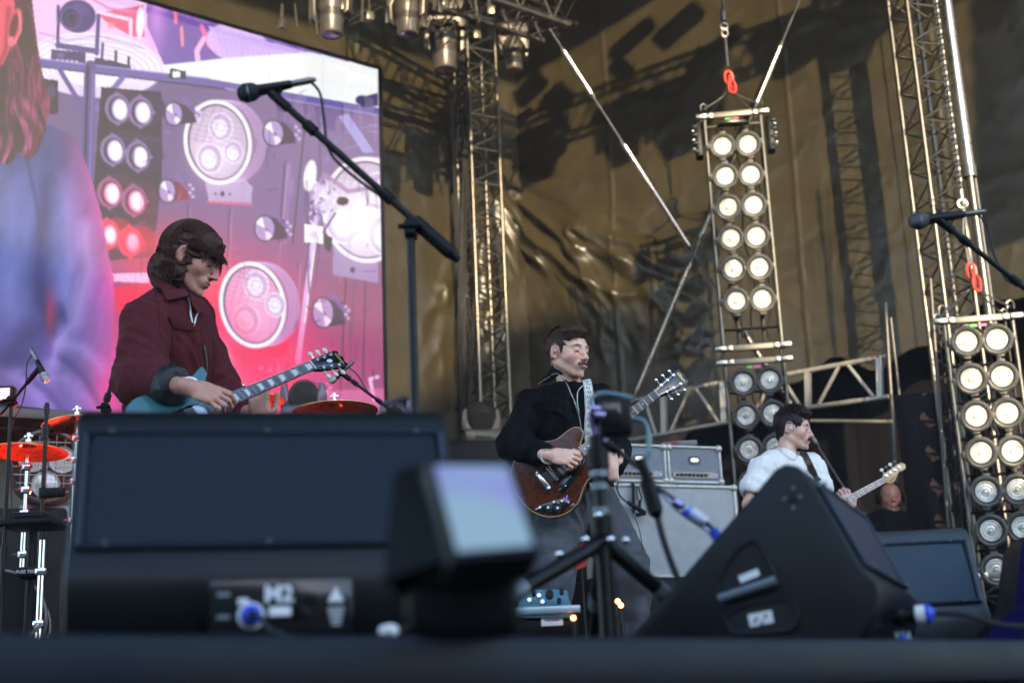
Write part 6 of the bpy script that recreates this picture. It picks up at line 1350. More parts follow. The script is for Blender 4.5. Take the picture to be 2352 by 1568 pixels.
def shoe(parent, ank, d, mt):
    d = Vector((d[0], d[1], 0)).normalized(); V_ = Vol(Vector((ank.x, ank.y, FLOOR)) - Vector((.2, .25, .02)), Vector((ank.x, ank.y, FLOOR)) + Vector((.25, .25, .16)), .006); M = head_frame(d); c = Vector((ank.x, ank.y, FLOOR))
    V_.ell(c + d * .07 + Zv * .040, (.135, .046, .036), M, .01); V_.ell(c + Zv * .06, (.055, .042, .055), M, .02); V_.box(c + d * .055 + Zv * .012, (.125, .038, .006), M, .006, .006)
    v, q = V_.mesh(); vmesh('shoe', smooth_v(v, q, 1), q, mt, parent)
def bbox(pts, m): A_ = np.array([a3(p) for p in pts]); return A_.min(0) - m, A_.max(0) + m
shoe_m = mat('black_leather', (.012, .012, .012), .35, bump=.1)
# ------------------------------------------------------------------ guitars
wood_m = mat('walnut_gloss', (.095, .019, .004), .27, 0, .3, coat=.10, var=.7, vscale=9); 
_n = wood_m.node_tree; _mp = _n.nodes.new('ShaderNodeMapping'); _mp.inputs['Scale'].default_value = (1.2, 9, 3); _tc = [x for x in _n.nodes if x.type == 'TEX_COORD'][0]; _nz = [x for x in _n.nodes if x.type == 'TEX_NOISE'][0]
_n.links.new(_tc.outputs['Object'], _mp.inputs[0]); _n.links.new(_mp.outputs[0], _nz.inputs['Vector']); _nz.inputs['Distortion'].default_value = 1.5
cream_m = mat('cream_binding', (.62, .50, .28), .4); gl_black = mat('gloss_black', (.008, .008, .010), .12, coat=.4); rosew = mat('rosewood_board', (.055, .032, .034), .4, var=.3, vscale=40)
pearl = mat('pearl_inlay', (.70, .70, .66), .25, .1); gold_ink = mat('gold_ink', (.75, .55, .18), .35, .6); teal_g = mat('teal_gloss_paint', (.045, .16, .18), .2, coat=.5, var=.08); maple = mat('maple_headstock', (.60, .38, .15), .3, coat=.4, var=.1, vscale=20); key_m = mat('ivory_keys', (.66, .63, .50), .35); string_m = mat('string_steel', (.62, .60, .58), .25, .9)
def body_outline(kind):
    if kind == 'semi': up = [(-.205, 0), (-.196, .075), (-.150, .150), (-.075, .192), (.005, .188), (.070, .148), (.115, .128), (.165, .128), (.212, .124), (.238, .100), (.232, .068), (.205, .048), (.188, .030)]
    elif kind == 'sg': up = [(-.15, 0), (-.145, .07), (-.11, .135), (-.05, .165), (.02, .15), (.07, .12), (.12, .135), (.18, .158), (.245, .185), (.245, .150), (.205, .10), (.18, .05), (.165, .03)]
    else: up = [(-.22, 0), (-.20, .09), (-.12, .16), (-.02, .165), (.06, .13), (.13, .12), (.20, .15), (.30, .17), (.31, .14), (.24, .09), (.20, .05), (.20, .03)]
    lo = [(x, -y) for x, y in reversed(up[1:])]
    if kind == 'bass': lo = [(x * (.92 if y < -.1 and x > .1 else 1), y) for x, y in lo]
    return [tuple(v) for v in closed_curve([Vector(p) for p in up + lo], 3)]
def guitar(label, cat, nut, bridge, nrm, kind):
    nut, bridge = Vector(nut), Vector(bridge); L = (nut - bridge).length; k = L / .63 if kind != 'bass' else L / .86; SL = .63 if kind != 'bass' else .86
    M = frame(bridge, nut - bridge, nrm); M = M @ Matrix.Scale(k, 4); t = thing('guitar' if kind != 'bass' else 'bass_guitar', label, cat, bridge); T = .045
    bm = {'semi': wood_m, 'sg': teal_g, 'bass': wood_m}[kind]; out = body_outline(kind)
    mb = MB(); mb.M = M; mb.prism(out, -T - .012, -.012, None, .006, 3); bo = mb.build('body', bm, t)
    if kind == 'semi':
        mb = MB(); mb.M = M; mb.path([(x * .992, y * .992, -.0135) for x, y in out], .0022, 5, closed=True); mb.build('binding', cream_m, t)
    nw0, nw1 = (.026, .0215) if kind != 'bass' else (.030, .021)
    x0 = .12 if kind != 'bass' else .12
    vs = []
    def strip(name, xa, xb, ya, yb, z0, z1, m_):
        mb = MB(); mb.M = M; mb.add([(xa, -ya, z0), (xa, ya, z0), (xb, yb, z0), (xb, -yb, z0), (xa, -ya, z1), (xa, ya, z1), (xb, yb, z1), (xb, -yb, z1)], [(0, 1, 2, 3), (7, 6, 5, 4), (0, 4, 5, 1), (1, 5, 6, 2), (2, 6, 7, 3), (3, 7, 4, 0)]); return mb.build(name, m_, t, False)
    fb0 = .165 if kind == 'semi' else (.15 if kind == 'sg' else .2)
    strip('fingerboard', fb0, SL, nw0 * .98, nw1, -.006, -.0015, rosew)
    mb = MB(); mb.M = M; pts = [(fb0 + .02, 0, -.018), (SL - .02, 0, -.016), (SL + .01, 0, -.014)]
    prof = []
    for x, w_ in ((fb0 - .04, nw0), (SL, nw1)): prof += [(x, w_ * math.cos(a), -.0062 - .017 * math.sin(a)) for a in np.linspace(0, math.pi, 7)]
    mb.add(prof, [(i, i + 1, i + 8, i + 7) for i in range(6)] + [tuple(range(6, -1, -1)), tuple(range(7, 14)), (0, 7, 13, 6)]); mb.build('neck', {'semi': wood_m, 'sg': teal_g, 'bass': maple}[kind], t)
    if kind != 'bass': strip('nut', SL, SL + .004, nw1, nw1, -.006, .0005, pearl)
    for f in range(1, 23 if kind != 'bass' else 21):
        x = SL * 2 ** (-f / 12)
        if x < fb0 + .004: break
        w_ = lerp(nw1, nw0, (SL - x) / (SL - fb0)); mb = MB(); mb.M = M; mb.tube((x, -w_, -.001), (x, w_, -.001), .0011, 5); mb.build('fret', chrome, t)
        xm = (x + SL * 2 ** (-(f - 1) / 12)) / 2; ln = SL * 2 ** (-(f - 1) / 12) - x
        if f in (3, 5, 7, 9, 12, 15, 17, 19, 21) or (kind == 'sg' and f == 1):
            mb = MB(); mb.M = M
            if kind == 'sg': mb.add([(xm - ln * .33, -w_ * .72, -.0010), (xm - ln * .33, w_ * .72, -.0010), (xm + ln * .33, w_ * .5, -.0010), (xm + ln * .33, -w_ * .5, -.0010), (xm - ln * .33, -w_ * .72, -.003), (xm - ln * .33, w_ * .72, -.003), (xm + ln * .33, w_ * .5, -.003), (xm + ln * .33, -w_ * .5, -.003)], [(3, 2, 1, 0), (4, 5, 6, 7), (0, 1, 5, 4), (2, 3, 7, 6)])
            else:
                for yy in ((0,) if f != 12 else (-.009, .009)): mb.lathe([(.0032, -.0012), (.0005, -.0010)][::-1], Matrix.Translation((xm, yy, 0)), 12)
            mb.build('inlay', pearl, t, False)
    # headstock
    if kind == 'bass': hs = [(SL, -nw1), (SL + .02, -.040), (SL + .035, -.047), (SL + .06, -.040), (SL + .10, -.012), (SL + .125, .002), (SL + .15, -.004), (SL + .178, .004), (SL + .190, .028), (SL + .176, .050), (SL + .150, .056), (SL + .01, .040), (SL, nw1)]; hm = maple
    else: hs = [(SL, -nw1), (SL + .03, -.030), (SL + .155, -.043), (SL + .170, -.036), (SL + .163, -.018), (SL + .172, 0), (SL + .163, .018), (SL + .170, .036), (SL + .155, .043), (SL + .03, .030), (SL, nw1)]; hm = gl_black
    Hm = M @ Matrix.Translation((SL, 0, 0)) @ Matrix.Rotation(R(13 if kind != 'bass' else 1), 4, 'Y') @ Matrix.Translation((-SL, 0, -.004 if kind != 'bass' else -.008))
    mb = MB(); mb.M = Hm; mb.prism(hs, -.016, 0, None, .002); mb.build('headstock', hm, t)
    if kind == 'bass':
        for i in range(4):
            x = SL + .028 + .037 * i; y = .026 + .003 * i; mb = MB(); mb.M = Hm @ Matrix.Translation((x, y - .004, 0)); mb.lathe([(.011, .0), (.011, .003), (.006, .004), (.0055, .012), (.0005, .012)], None, 14); mb.build('tuning_post', chrome, t)
            mb = MB(); mb.M = Hm; mb.tube((x, y, -.02), (x, y + .034, -.02), .003, 8); mb.ball((x, y + .050, -.02), (.014, .013, .004), 10); mb.build('tuning_key', white_plastic if i % 2 == 0 else alu_dull, t)
        me = text_mesh('Fender', .017, MATS['ink_brown'] if 'ink_brown' in MATS else mat('ink_brown', (.10, .05, .02), .5), 'lettering', .0003, .0, .25); link_mesh('lettering', me, t, Hm @ Matrix.Translation((SL + .052, -.022, .0008)) @ Matrix.Rotation(R(24), 4, 'Z'))
    else:
        for i in range(3):
            for s_ in (-1, 1):
                x = SL + .045 + .040 * i; y = s_ * (.021 + .0035 * i); mb = MB(); mb.M = Hm @ Matrix.Translation((x, y, 0)); mb.lathe([(.0075, 0), (.0075, .002), (.004, .003), (.004, .010), (.0005, .010)], None, 12); mb.build('tuning_post', chrome, t)
                mb = MB(); mb.M = Hm; mb.tube((x, s_ * .03, -.010), (x, s_ * .052, -.010), .0028, 8); mb.build('key_shaft', chrome, t)
                mb = MB(); mb.M = Hm; mb.ball((x, s_ * .061, -.010), (.011, .012, .0055) if kind == 'sg' else (.008, .009, .004), 10); mb.build('tuning_key', key_m if kind == 'sg' else chrome, t)
                mb = MB(); mb.M = M; yb = s_ * (nw1 * (.25 + .28 * i)); hp = M.inverted() @ (Hm @ Vector((x, y, .006))); mb.tube((SL + .002, yb, .001), tuple(hp), .0007, 4); mb.build('string_end', string_m, t)
        me = text_mesh('Gibson', .026, gold_ink, 'lettering', .0004, .0003, .3); link_mesh('lettering', me, t, Hm @ Matrix.Translation((SL + .150, 0, .0008)) @ Matrix.Rotation(R(-90), 4, 'Z') @ Matrix.Scale(.78, 4))
        if kind == 'sg':
            mb = MB(); mb.M = Hm; mb.lathe([(.012, .0006), (.0005, .001)][::-1], Matrix.Translation((SL + .095, 0, 0)) @ Matrix.Diagonal((1.3, .8, 1, 1)), 6); mb.build('crown_inlay', pearl, t, False)
            mb = MB(); mb.M = Hm; mb.prism([(SL + .012, -.012), (SL + .030, -.010), (SL + .036, 0), (SL + .030, .010), (SL + .012, .012)], 0, .0015); mb.build('rod_cover', gl_black, t)
    ns = 4 if kind == 'bass' else 6
    for i in range(ns):
        f = (i / (ns - 1) - .5) * 2; mb = MB(); mb.M = M; mb.tube((-.0 if kind != 'semi' else -.055, f * .026, .006), (SL, f * nw1 * .82, .0012), (.0006 if ns == 6 else .0011) * (1 + .12 * i), 4); mb.build('string', string_m, t)
    def plate2(name, pts, z0, z1, m_, bev=.001): mb = MB(); mb.M = M; mb.prism(pts, z0, z1, None, bev); return mb.build(name, m_, t)
    def rect(cx, cy_, w_, h): return [(cx - w_ / 2, cy_ - h / 2), (cx + w_ / 2, cy_ - h / 2), (cx + w_ / 2, cy_ + h / 2), (cx - w_ / 2, cy_ + h / 2)]
    if kind == 'semi':
        for cx in (.135, .045): plate2('pickup_ring', rect(cx, 0, .046, .088), -.012, -.007, gl_black); plate2('pickup_cover', rect(cx, 0, .036, .070), -.007, .0, chrome, .002)
        plate2('bridge', rect(-.005, 0, .017, .086), -.010, .003, chrome, .003)
        for i in range(6): plate2('saddle', rect(-.005, (i - 2.5) * .0115, .010, .005), .003, .006, steel, .0005)
        plate2('tailpiece', rect(-.062, 0, .024, .100), -.006, .006, chrome, .005)
        for s_ in (-1, 1): mb = MB(); mb.M = M; mb.lathe([(.009, -.012), (.009, .006), (.0005, .008)], Matrix.Translation((-.062, s_ * .046, 0)), 12); mb.build('stud', chrome, t)
        plate2('pickguard', [(.165, -.034), (.115, -.045), (-.005, -.050), (-.035, -.085), (-.022, -.108), (.035, -.098), (.150, -.060)], -.0115, -.007, gl_black)
        mb = MB(); mb.M = M; mb.lathe([(.0035, 0), (.0005, .001)][::-1], Matrix.Translation((.01, -.085, -.006)), 8); mb.build('screw', chrome, t, False)
        cp = closed_curve([Vector(p) for p in [(-.015, -.150), (-.04, -.168), (-.085, -.172), (-.135, -.145), (-.165, -.100), (-.158, -.078), (-.10, -.098), (-.05, -.118)]], 3); plate2('control_plate', [tuple(v) for v in cp], -.0115, -.0085, gl_black)
        for cx, cy_ in ((-.048, -.138), (-.082, -.118), (-.085, -.152), (-.120, -.122)):
            mb = MB(); mb.M = M; mb.lathe([(.0125, -.0085), (.012, -.003), (.0085, -.002), (.0078, .006), (.0005, .0065)][::-1][::-1], Matrix.Translation((cx, cy_, 0)), 14); mb.build('knob', gl_black, t)
            mb = MB(); mb.M = M; mb.lathe([(.0075, .0066), (.0005, .0072)][::-1], Matrix.Translation((cx, cy_, 0)), 12); mb.build('knob_cap', chrome, t, False)
            for q in range(10): a_ = q * .63; plate2('knob_mark', rect(cx + .0155 * math.cos(a_), cy_ + .0155 * math.sin(a_), .002, .002), -.0085, -.0079, pearl, 0)
        mb = MB(); mb.M = M; mb.tube((-.03, -.155, -.008), (-.026, -.160, .006), .0035, 8, .005); mb.build('switch', white_plastic, t)
        mb = MB(); mb.M = M; mb.lathe([(.008, -.010), (.007, 0), (.0005, .001)], Matrix.Translation((-.152, -.095, 0)), 10); mb.tube((-.152, -.095, 0), (-.175, -.092, .02), .004, 8); mb.build('jack', chrome, t)
        mb = MB(); mb.M = M; mb.path(stroke2d([(-.02, -.181, -.006), (-.02, -.192, -.02), (.0, -.190, -.02), (-.03, -.197, -.03), (-.10, -.185, -.03)]), .0035, 6); mb.build('guitar_cord', rubber, t)
        plate2('clip', rect(-.018, -.183, .022, .014), -.012, -.002, steel, .002)
        blue_g = mat('blue_led', (.1, .1, .9), .3, emit=(.22, .25, 1.), estr=2.2 * K)
        for q in range(7): mb = MB(); mb.M = M; mb.ball((-.012 - .006 * q, -.128 - .005 * (q % 3), -.006), .0024, 6); mb.build('blue_lamp', blue_g, t)
    elif kind == 'sg':
        plate2('pickup_cover', rect(.12, 0, .036, .070), -.010, .0, chrome, .002); plate2('bridge', rect(-.005, 0, .017, .086), -.010, .003, chrome, .003); plate2('pickguard', [(.15, -.03), (.15, .03), (.10, .05), (.02, .05), (.02, -.09), (.10, -.10)], -.0115, -.009, gl_black)
    return t, M
# ------------------------------------------------------------------ people
def torso_jacket(S_, N, Pv, Rs, Ls, w0, d0, w1, d1, fw, k=.03):
    ax = (Ls - Rs).normalized(); mid = N.lerp(Pv, .35)
    S_.etube(N.lerp(Pv, .18), mid, ax, w0 * .92, d0 * .92, w0, d0, k); S_.etube(mid, Pv, ax, w0, d0, w1, d1, k)
    S_.cap(Rs - Zv * .012, .060, Ls - Zv * .012, .060, k); S_.cap(N - Zv * .015, .056, N.lerp(Pv, .16), .085, .02)
    for q in (Rs, Ls): S_.cap(N - Zv * .006 - fw * .012, .060, N.lerp(q, .92) - Zv * .012, .060, .03)
    S_.etube(N - Zv * .075, N.lerp(Pv, .3), ax, w0 * .80, d0 * .86, w0 * .95, d0 * .96, .04)
# ---------- guitar player in the middle (black jacket)
def person2():
    N = U(1312, 892, 6.42); Rs = U(1213, 925, 6.36); Ls = U(1382, 915, 6.58); Pv = U(1322, 1128, 6.52); fw = Vector((.42, -.9, 0)).normalized()
    eR = U(1186, 1022, 6.34); wR = U(1254, 1046, 6.09); eL = U(1402, 1035, 6.56); wL = U(1405, 1078, 6.20)
    hR = U(1290, 1175, 6.5); hL = U(1372, 1175, 6.56); kR = U(1262, 1330, 6.25); kL = U(1440, 1312, 6.5); aR = U(1236, 1545, 6.45); aL = U(1434, 1545, 6.75); aR.z = FLOOR + .08; aL.z = FLOOR + .08
    t = thing('person', 'man with moustache in a black zip jacket playing a brown guitar', 'person', Vector(((aR.x + aL.x) / 2, (aR.y + aL.y) / 2, FLOOR)))
    O = U(1305, 812, 6.38); H = head_frame((.70, -.70, -.10), (0.02, .05, 1), R(3))
    pts = [O, N, Rs, Ls, Pv, eR, wR, eL, wL, hR, hL, kR, kL, aR, aL, U(1330, 1080, 6.0)]; lo, hi = bbox(pts, .17); S_ = Vol(lo, hi, .0036)
    add_head(S_, O, H, N + Zv * .02, 1.02, 1.0, -.002, mouth=.0035)
    ax = (Ls - Rs).normalized(); S_.etube(N - Zv * .10, Pv, ax, .15, .09, .14, .10, .05); S_.cap(Rs - Zv * .02, .046, Ls - Zv * .02, .046, .03)
    for a, b, c in ((Rs, eR, wR), (Ls, eL, wL)): S_.cap(a, .046, b, .040, .03); S_.cap(b, .040, c, .027, .02)
    legs(S_, hR, kR, aR, hL, kL, aL, (.08, .055, .04))
    for a in (aR, aL): S_.ell(a + fw * .06 - Zv * .035, (.11, .04, .035), head_frame(fw), .02)
    cl = [(.95, 1.2, .7), (1.1, 1.3, .8), (1.15, 1.3, .8), (1.15, 1.3, .8)]
    add_hand(S_, wR + Vector((.015, -.01, .0)), (.93, -.22, -.22), (-.05, -.85, .35), (.25, 0, 1), [(.35, 1.0, .6), (.5, 1.25, .7), (.6, 1.25, .7), (.7, 1.25, .7)], (.80, .35, -.28), sc=1.02, tcurl=.18)
    add_hand(S_, wL, (-.15, -.12, .95), (.25, -.9, .1), (1, 0, .3), [(.6, 1.1, .7)] * 4, (.2, .75, -.5), sc=1.0)
    V, Q = S_.mesh(); V = smooth_v(V, Q, 1, .4)
    C = head_colors(V, O, H, 1.02, (.84, .50, .38), stubble=.38, stub=(.34, .22, .17), tongue=True, red=.35, brow=(.08, .045, .03)); body = vmesh('body', V, Q, skin_m, t, C)
    # jacket
    jm = mat('black_twill', (.0030, .0030, .0048), .75, 0, .12, var=.2, vscale=10, bump=.12, bscale=700); pts = [N, Rs, Ls, Pv, eR, wR, eL, wL]; lo, hi = bbox(pts, .2); J = Vol(lo, hi, .0062)
    torso_jacket(J, N - Zv * .02, Pv + Zv * .03, Rs, Ls, .185, .125, .165, .12, fw)
    J.cap(Rs + Vector((.012, 0, -.022)), .068, eR + Vector((-.006, 0, .0)), .074, .022); J.cap(eR, .074, wR + (eR - wR) * .12, .048, .025); J.cap(Ls + Vector((-.012, 0, -.022)), .066, eL, .070, .022); J.cap(eL, .076, wL + (eL - wL) * .25, .052, .04)
    J.etube(Pv + Zv * .05, Pv - Zv * .012, ax, .182, .13, .165, .118, .03)
    # open front: wedge cut showing the shirt
    fc = N + fw * .10 - Zv * .10
    for q in range(6):
        z = q / 5; c = U(lerp(1322, 1332, z), lerp(892, 1010, z), 6.24); J.ell(c, (.085, lerp(.046, .010, z), .050), head_frame(fw), .008, True)
    J.cap(N + Zv * .10, .064, N - Zv * .00, .058, .008, True)
    V, Q = J.mesh(); V = smooth_v(V, Q, 2)
    Nn = vnormals(V, Q); V = V + Nn * (fold_noise(V, (.3, 0, 1), 13, .020, 3, .06) + fold_noise(V, (1, 0, -.5), 17, .012, 8, .08) - .010)[:, None]; jac = vmesh('jacket', V, Q, jm, t)
    Tm = cloth_mat('navy_jersey', (.010, .016, .030), .85, 500, .1); Sv = Vol(*bbox([N, Pv, Rs, Ls], .17), .007); Sv.etube(N - Zv * .11, Pv, ax, .135, .098, .135, .10, .03); Sv.cap(N - Zv * .02, .060, N - Zv * .09, .080, .02); Sv.cap(N + Zv * .09 + fw * .02, .062, N + Zv * .02 + fw * .01, .066, .006, True); V, Q = Sv.mesh(); vmesh('shirt', smooth_v(V, Q, 2), Q, Tm, t)
    bj = bvh_of(jac)
    # collar: two thick flaps
    def flap(name, pp, lift, th, mt, bv=bj, dflt=6.2):
        P3 = [hit(bv, x, y, lift, dflt)[0] for x, y in pp]; P3 = [p if (p - U(px_, py_, dflt)).length < .35 else U(px_, py_, dflt) for p, (px_, py_) in zip(P3, pp)]
        n = len(P3); c = sum(P3, Vector()) / n; vs = P3 + [c + (CAM - c).normalized() * .006]; back = [p - (CAM - p).normalized() * th for p in P3]; fs = [(i, (i + 1) % n, n) for i in range(n)] + [(i, n + 1 + i, n + 1 + (i + 1) % n, (i + 1) % n) for i in range(n)]
        return MB().add(vs + back, fs + [tuple(n + 1 + i for i in reversed(range(n)))]).build(name, mt, t)
    flap('collar', [(1268, 838), (1262, 850), (1236, 878), (1232, 884), (1262, 878), (1283, 862), (1296, 860), (1288, 852), (1276, 846)], .012, .02, jm)
    zm = mat('zip_teeth', (.55, .54, .50), .3, .8); seam_line(bj, t, 'zip', [(1266, 861), (1274, 858), (1286, 861), (1300, 880), (1312, 905), (1322, 930), (1331, 965), (1335, 1000), (1337, 1015)], .0026, zm, .004)
    seam_line(bj, t, 'zip', [(1236, 882), (1248, 873), (1264, 864)], .0018, zm, .014); seam_line(bj, t, 'zip', [(1340, 884), (1330, 893), (1325, 905), (1326, 930), (1330, 950)], .0022, zm, .005)
    seam_line(bj, t, 'seam', [(1200, 892), (1212, 930), (1216, 980), (1212, 1020)], .0018, jm, .001); seam_line(bj, t, 'pocket_seam', [(1240, 985), (1241, 1030)], .0018, jm, .001); seam_line(bj, t, 'pocket_seam', [(1246, 985), (1247, 1032)], .0016, jm, .001)
    cuff = MB(); q = wR + (eR - wR) * .13; dv = (wR - eR).normalized(); cuff.tube(q - dv * .012, q + dv * .016, .047, 18, .045); cuff.build('cuff', jm, t)
    wb = MB(); q = wR + dv * .012; wb.tube(q - dv * .004, q + dv * .004, .033, 18); wb.build('watch_strap', white_plastic, t)
    br_ = MB(); Mq = frame((0, 0, 0), (1, 0, 0), dv); Mq.translation = q + dv * .012; br_.torus(Mq, .033, .0018, 24, 6); br_.build('bracelet', gold_ink, t)
    pz = MB(); p, n = hit(bj, 1355, 1112, .006, 6.3); pz.ball(p, (.007, .004, .010), 8); pz.tube(p - Zv * .006, p - Zv * .028, .003, 8, .006); pz.build('zip_pull', chrome, t)
    # jeans
    dm = mat('washed_black_denim', (.070, .074, .086), .85, var=.3, vscale=14, bump=.3, bscale=600, dirt=.35, dcol=(.09, .096, .11)); pts = [Pv, hR, hL, kR, kL, aR, aL]; lo, hi = bbox(pts, .16); D = Vol(lo, hi, .0068)
    D.etube(Pv + Zv * .02, Pv - Zv * .09, ax, .155, .115, .165, .125, .03); D.cap(hR, .098, kR, .092, .05); D.cap(hL, .098, kL, .094, .05); D.cap(kR, .092, aR - Zv * .01, .082, .03); D.cap(kL, .094, aL - Zv * .01, .084, .03)
    V, Q = D.mesh(); V = smooth_v(V, Q, 2); Nn = vnormals(V, Q); V = V + Nn * (fold_noise(V, (.2, 0, 1), 12, .020, 13, .10) + fold_noise(V, (1, .2, .3), 15, .014, 23, .08) - .008)[:, None]; je = vmesh('jeans', V, Q, dm, t); bd_ = bvh_of(je)
    seam_line(bd_, t, 'seam', [(1345, 1140), (1347, 1165), (1340, 1185)], .002, dm, .002); seam_line(bd_, t, 'seam', [(1440, 1150), (1470, 1220), (1476, 1300)], .002, dm, .001)
    bl = MB(); bl.lathe([(.001, 0), (.02, 0)], None, 4); 
    for a in (aR, aL): shoe(t, a, fw, shoe_m)
    # hair
    hm = hair_mat('dark_brown_hair', (.040, .018, .012)); HV = Vol(*bbox([O], .18), .004); P = lambda x, y, z: O + H @ Vector((x * 1.02, y * 1.02, z * 1.02))
    HV.ell(P(-.018, 0, .036), (.106, .087, .098), H, .01); HV.ell(P(.048, -.012, .094), (.056, .064, .032), H, .02)
    HV.ell(P(.116, 0, -.045), (.086, .12, .096), H, .010, True); HV.box(P(0, 0, -.135), (.2, .2, .07), H, .004, .02, True)
    for y in (-1, 1): HV.ell(P(.012, .095 * y, -.012), (.026, .032, .042), H, .01, True); HV.cap(P(.020, .070 * y, .030), .012, P(.024, .071 * y, -.006), .006, .01)
    HV.cap(P(-.055, 0, -.045), .048, P(-.045, 0, -.075), .036, .02)
    V, Q = HV.mesh(); V = smooth_v(V, Q, 1); q_ = (V - np.array(O)) @ np.array(H); th = np.arctan2(q_[:, 1], q_[:, 2]); st = fbm(th * 9 + 9, q_[:, 0] * 14 + th * 2, 3, 7); Nn = vnormals(V, Q); V = V + Nn * ((st - .5) * .012)[:, None]; vmesh('hair', V, Q, hm, t)
    paths = []
    for i in range(1000):
        y0 = .035; a = rng.uniform(0, 1); x0 = rng.uniform(-.09, .07); pts_ = []; side = 1 if rng.random() < .3 else -1; ll = rng.uniform(.5, 1.0)
        for k in range(8):
            u = k / 7 * ll; ang = side * u * rng.normal(1.55, .05) + .3 * 0; yy = math.sin(ang + (.35 if side == 1 else .35)) ; zz_ = math.cos(ang + .35)
            xx = x0 + (.045 * u if x0 > -.03 else -.03 * u); rx = max(0, 1 - ((xx + .018) / .113) ** 2) ** .5
            pts_.append(P(xx, yy * .091 * rx, .036 + zz_ * .103 * rx))
        if x0 > .02: pts_ = pts_[:5]
        paths.append(pts_)
    strands(t, paths, .0016, hm)
    paths = []
    for i in range(150):                                     # fringe swept across the forehead
        y0 = rng.uniform(-.04, .03); sd = -1 if rng.random() < .7 else 1; pts_ = []
        for k in range(6): u = k / 5; yy = y0 + sd * .055 * u; xx = .055 + .038 * math.sin(min(u * 1.5, 1.57)) * math.sqrt(max(.05, 1 - (yy / .08) ** 2)) - .0; pts_.append(P(xx, yy, .118 - .050 * u ** 1.3 - .02 * abs(yy) / .08 + rng.uniform(-.004, .004)))
        paths.append(pts_)
    strands(t, paths, .0022, hm)
    mm = hair_mat('brown_moustache', (.10, .055, .032)); paths = []
    for i in range(170):
        y = rng.uniform(-.030, .030); z = -.0525 + rng.uniform(-.004, .004) - .08 * abs(y) ** 1.0 * .6; xb = .1005 - .30 * abs(y) ** 1.3 * 3; paths.append([P(xb, y, z), P(xb + .005, y * 1.12, z - .006), P(xb + .003, y * 1.25, z - .011)])
    strands(t, paths, .0011, mm, 'moustache')
    im = mat('in_ear_clear', (.45, .38, .34), .2); mb = MB(); mb.ball(P(.0, -.088, .0), (.010, .007, .013), 8, H); mb.build('in_ear_monitor', im, t)
    mb = MB(); mb.path(stroke2d([P(.004, -.090, .008), P(.012, -.088, .024), P(-.002, -.090, .036), P(-.022, -.086, .026), P(-.030, -.082, -.02), P(-.040, -.06, -.09)]), .0014, 6); mb.build('in_ear_wire', im, t)
    # guitar and its strap
    nut = U(1508, 903, 6.10); bri = U(1271, 1086, 6.19); g, M = guitar('glossy brown semi hollow guitar with black pickguard, in the hands of the moustached man', 'guitar', nut, bri, Vector((.12, -.95, .22)), 'semi')
    wm = mat('white_strap', (.85, .85, .82), .7, bump=.2, bscale=300); mb, PP, vs = ribbon(bj, [(1342, 878), (1347, 898), (1350, 930), (1352, 970), (1353, 1012)], .042, .016, .003)
    ob = mb.build('strap', wm, g); bk = mat('strap_print', (.02, .02, .025), .6)
    n = len(PP)
    for side in (-.42, .42):
        m2 = MB(); m2.path([(vs[i * 4] * (.5 + side) + vs[i * 4 + 1] * (.5 - side)) + (CAM - PP[i]).normalized() * .0012 for i in range(n)], .0009, 5); m2.build('strap_line', bk, g)
    L_ = sum((PP[i + 1] - PP[i]).length for i in range(n - 1)); cnt = int(L_ / .026); 
    for c in range(cnt):
        f = (c + .5) / cnt * (n - 1); i = min(int(f), n - 2); p = PP[i].lerp(PP[i + 1], f - i); tt = (PP[i + 1] - PP[i]).normalized(); sx = (vs[i * 4 + 1] - vs[i * 4]).normalized() * (1 if c % 2 else -1); o_ = (CAM - p).normalized() * .0016
        m2 = MB(); m2.path([p + o_ + sx * (.0095 * (1 - a / 8.5) * math.cos(a) - .002) + tt * (.0095 * (1 - a / 8.5) * math.sin(a)) for a in np.linspace(-.4, 7, 16)], .0013, 4); m2.path([p + o_ + sx * (.0075 + .004 * u) + tt * (-.010 + .022 * u) for u in np.linspace(0, 1, 4)], .0012, 4); m2.build('strap_scroll', bk, g)
    return t
person2()
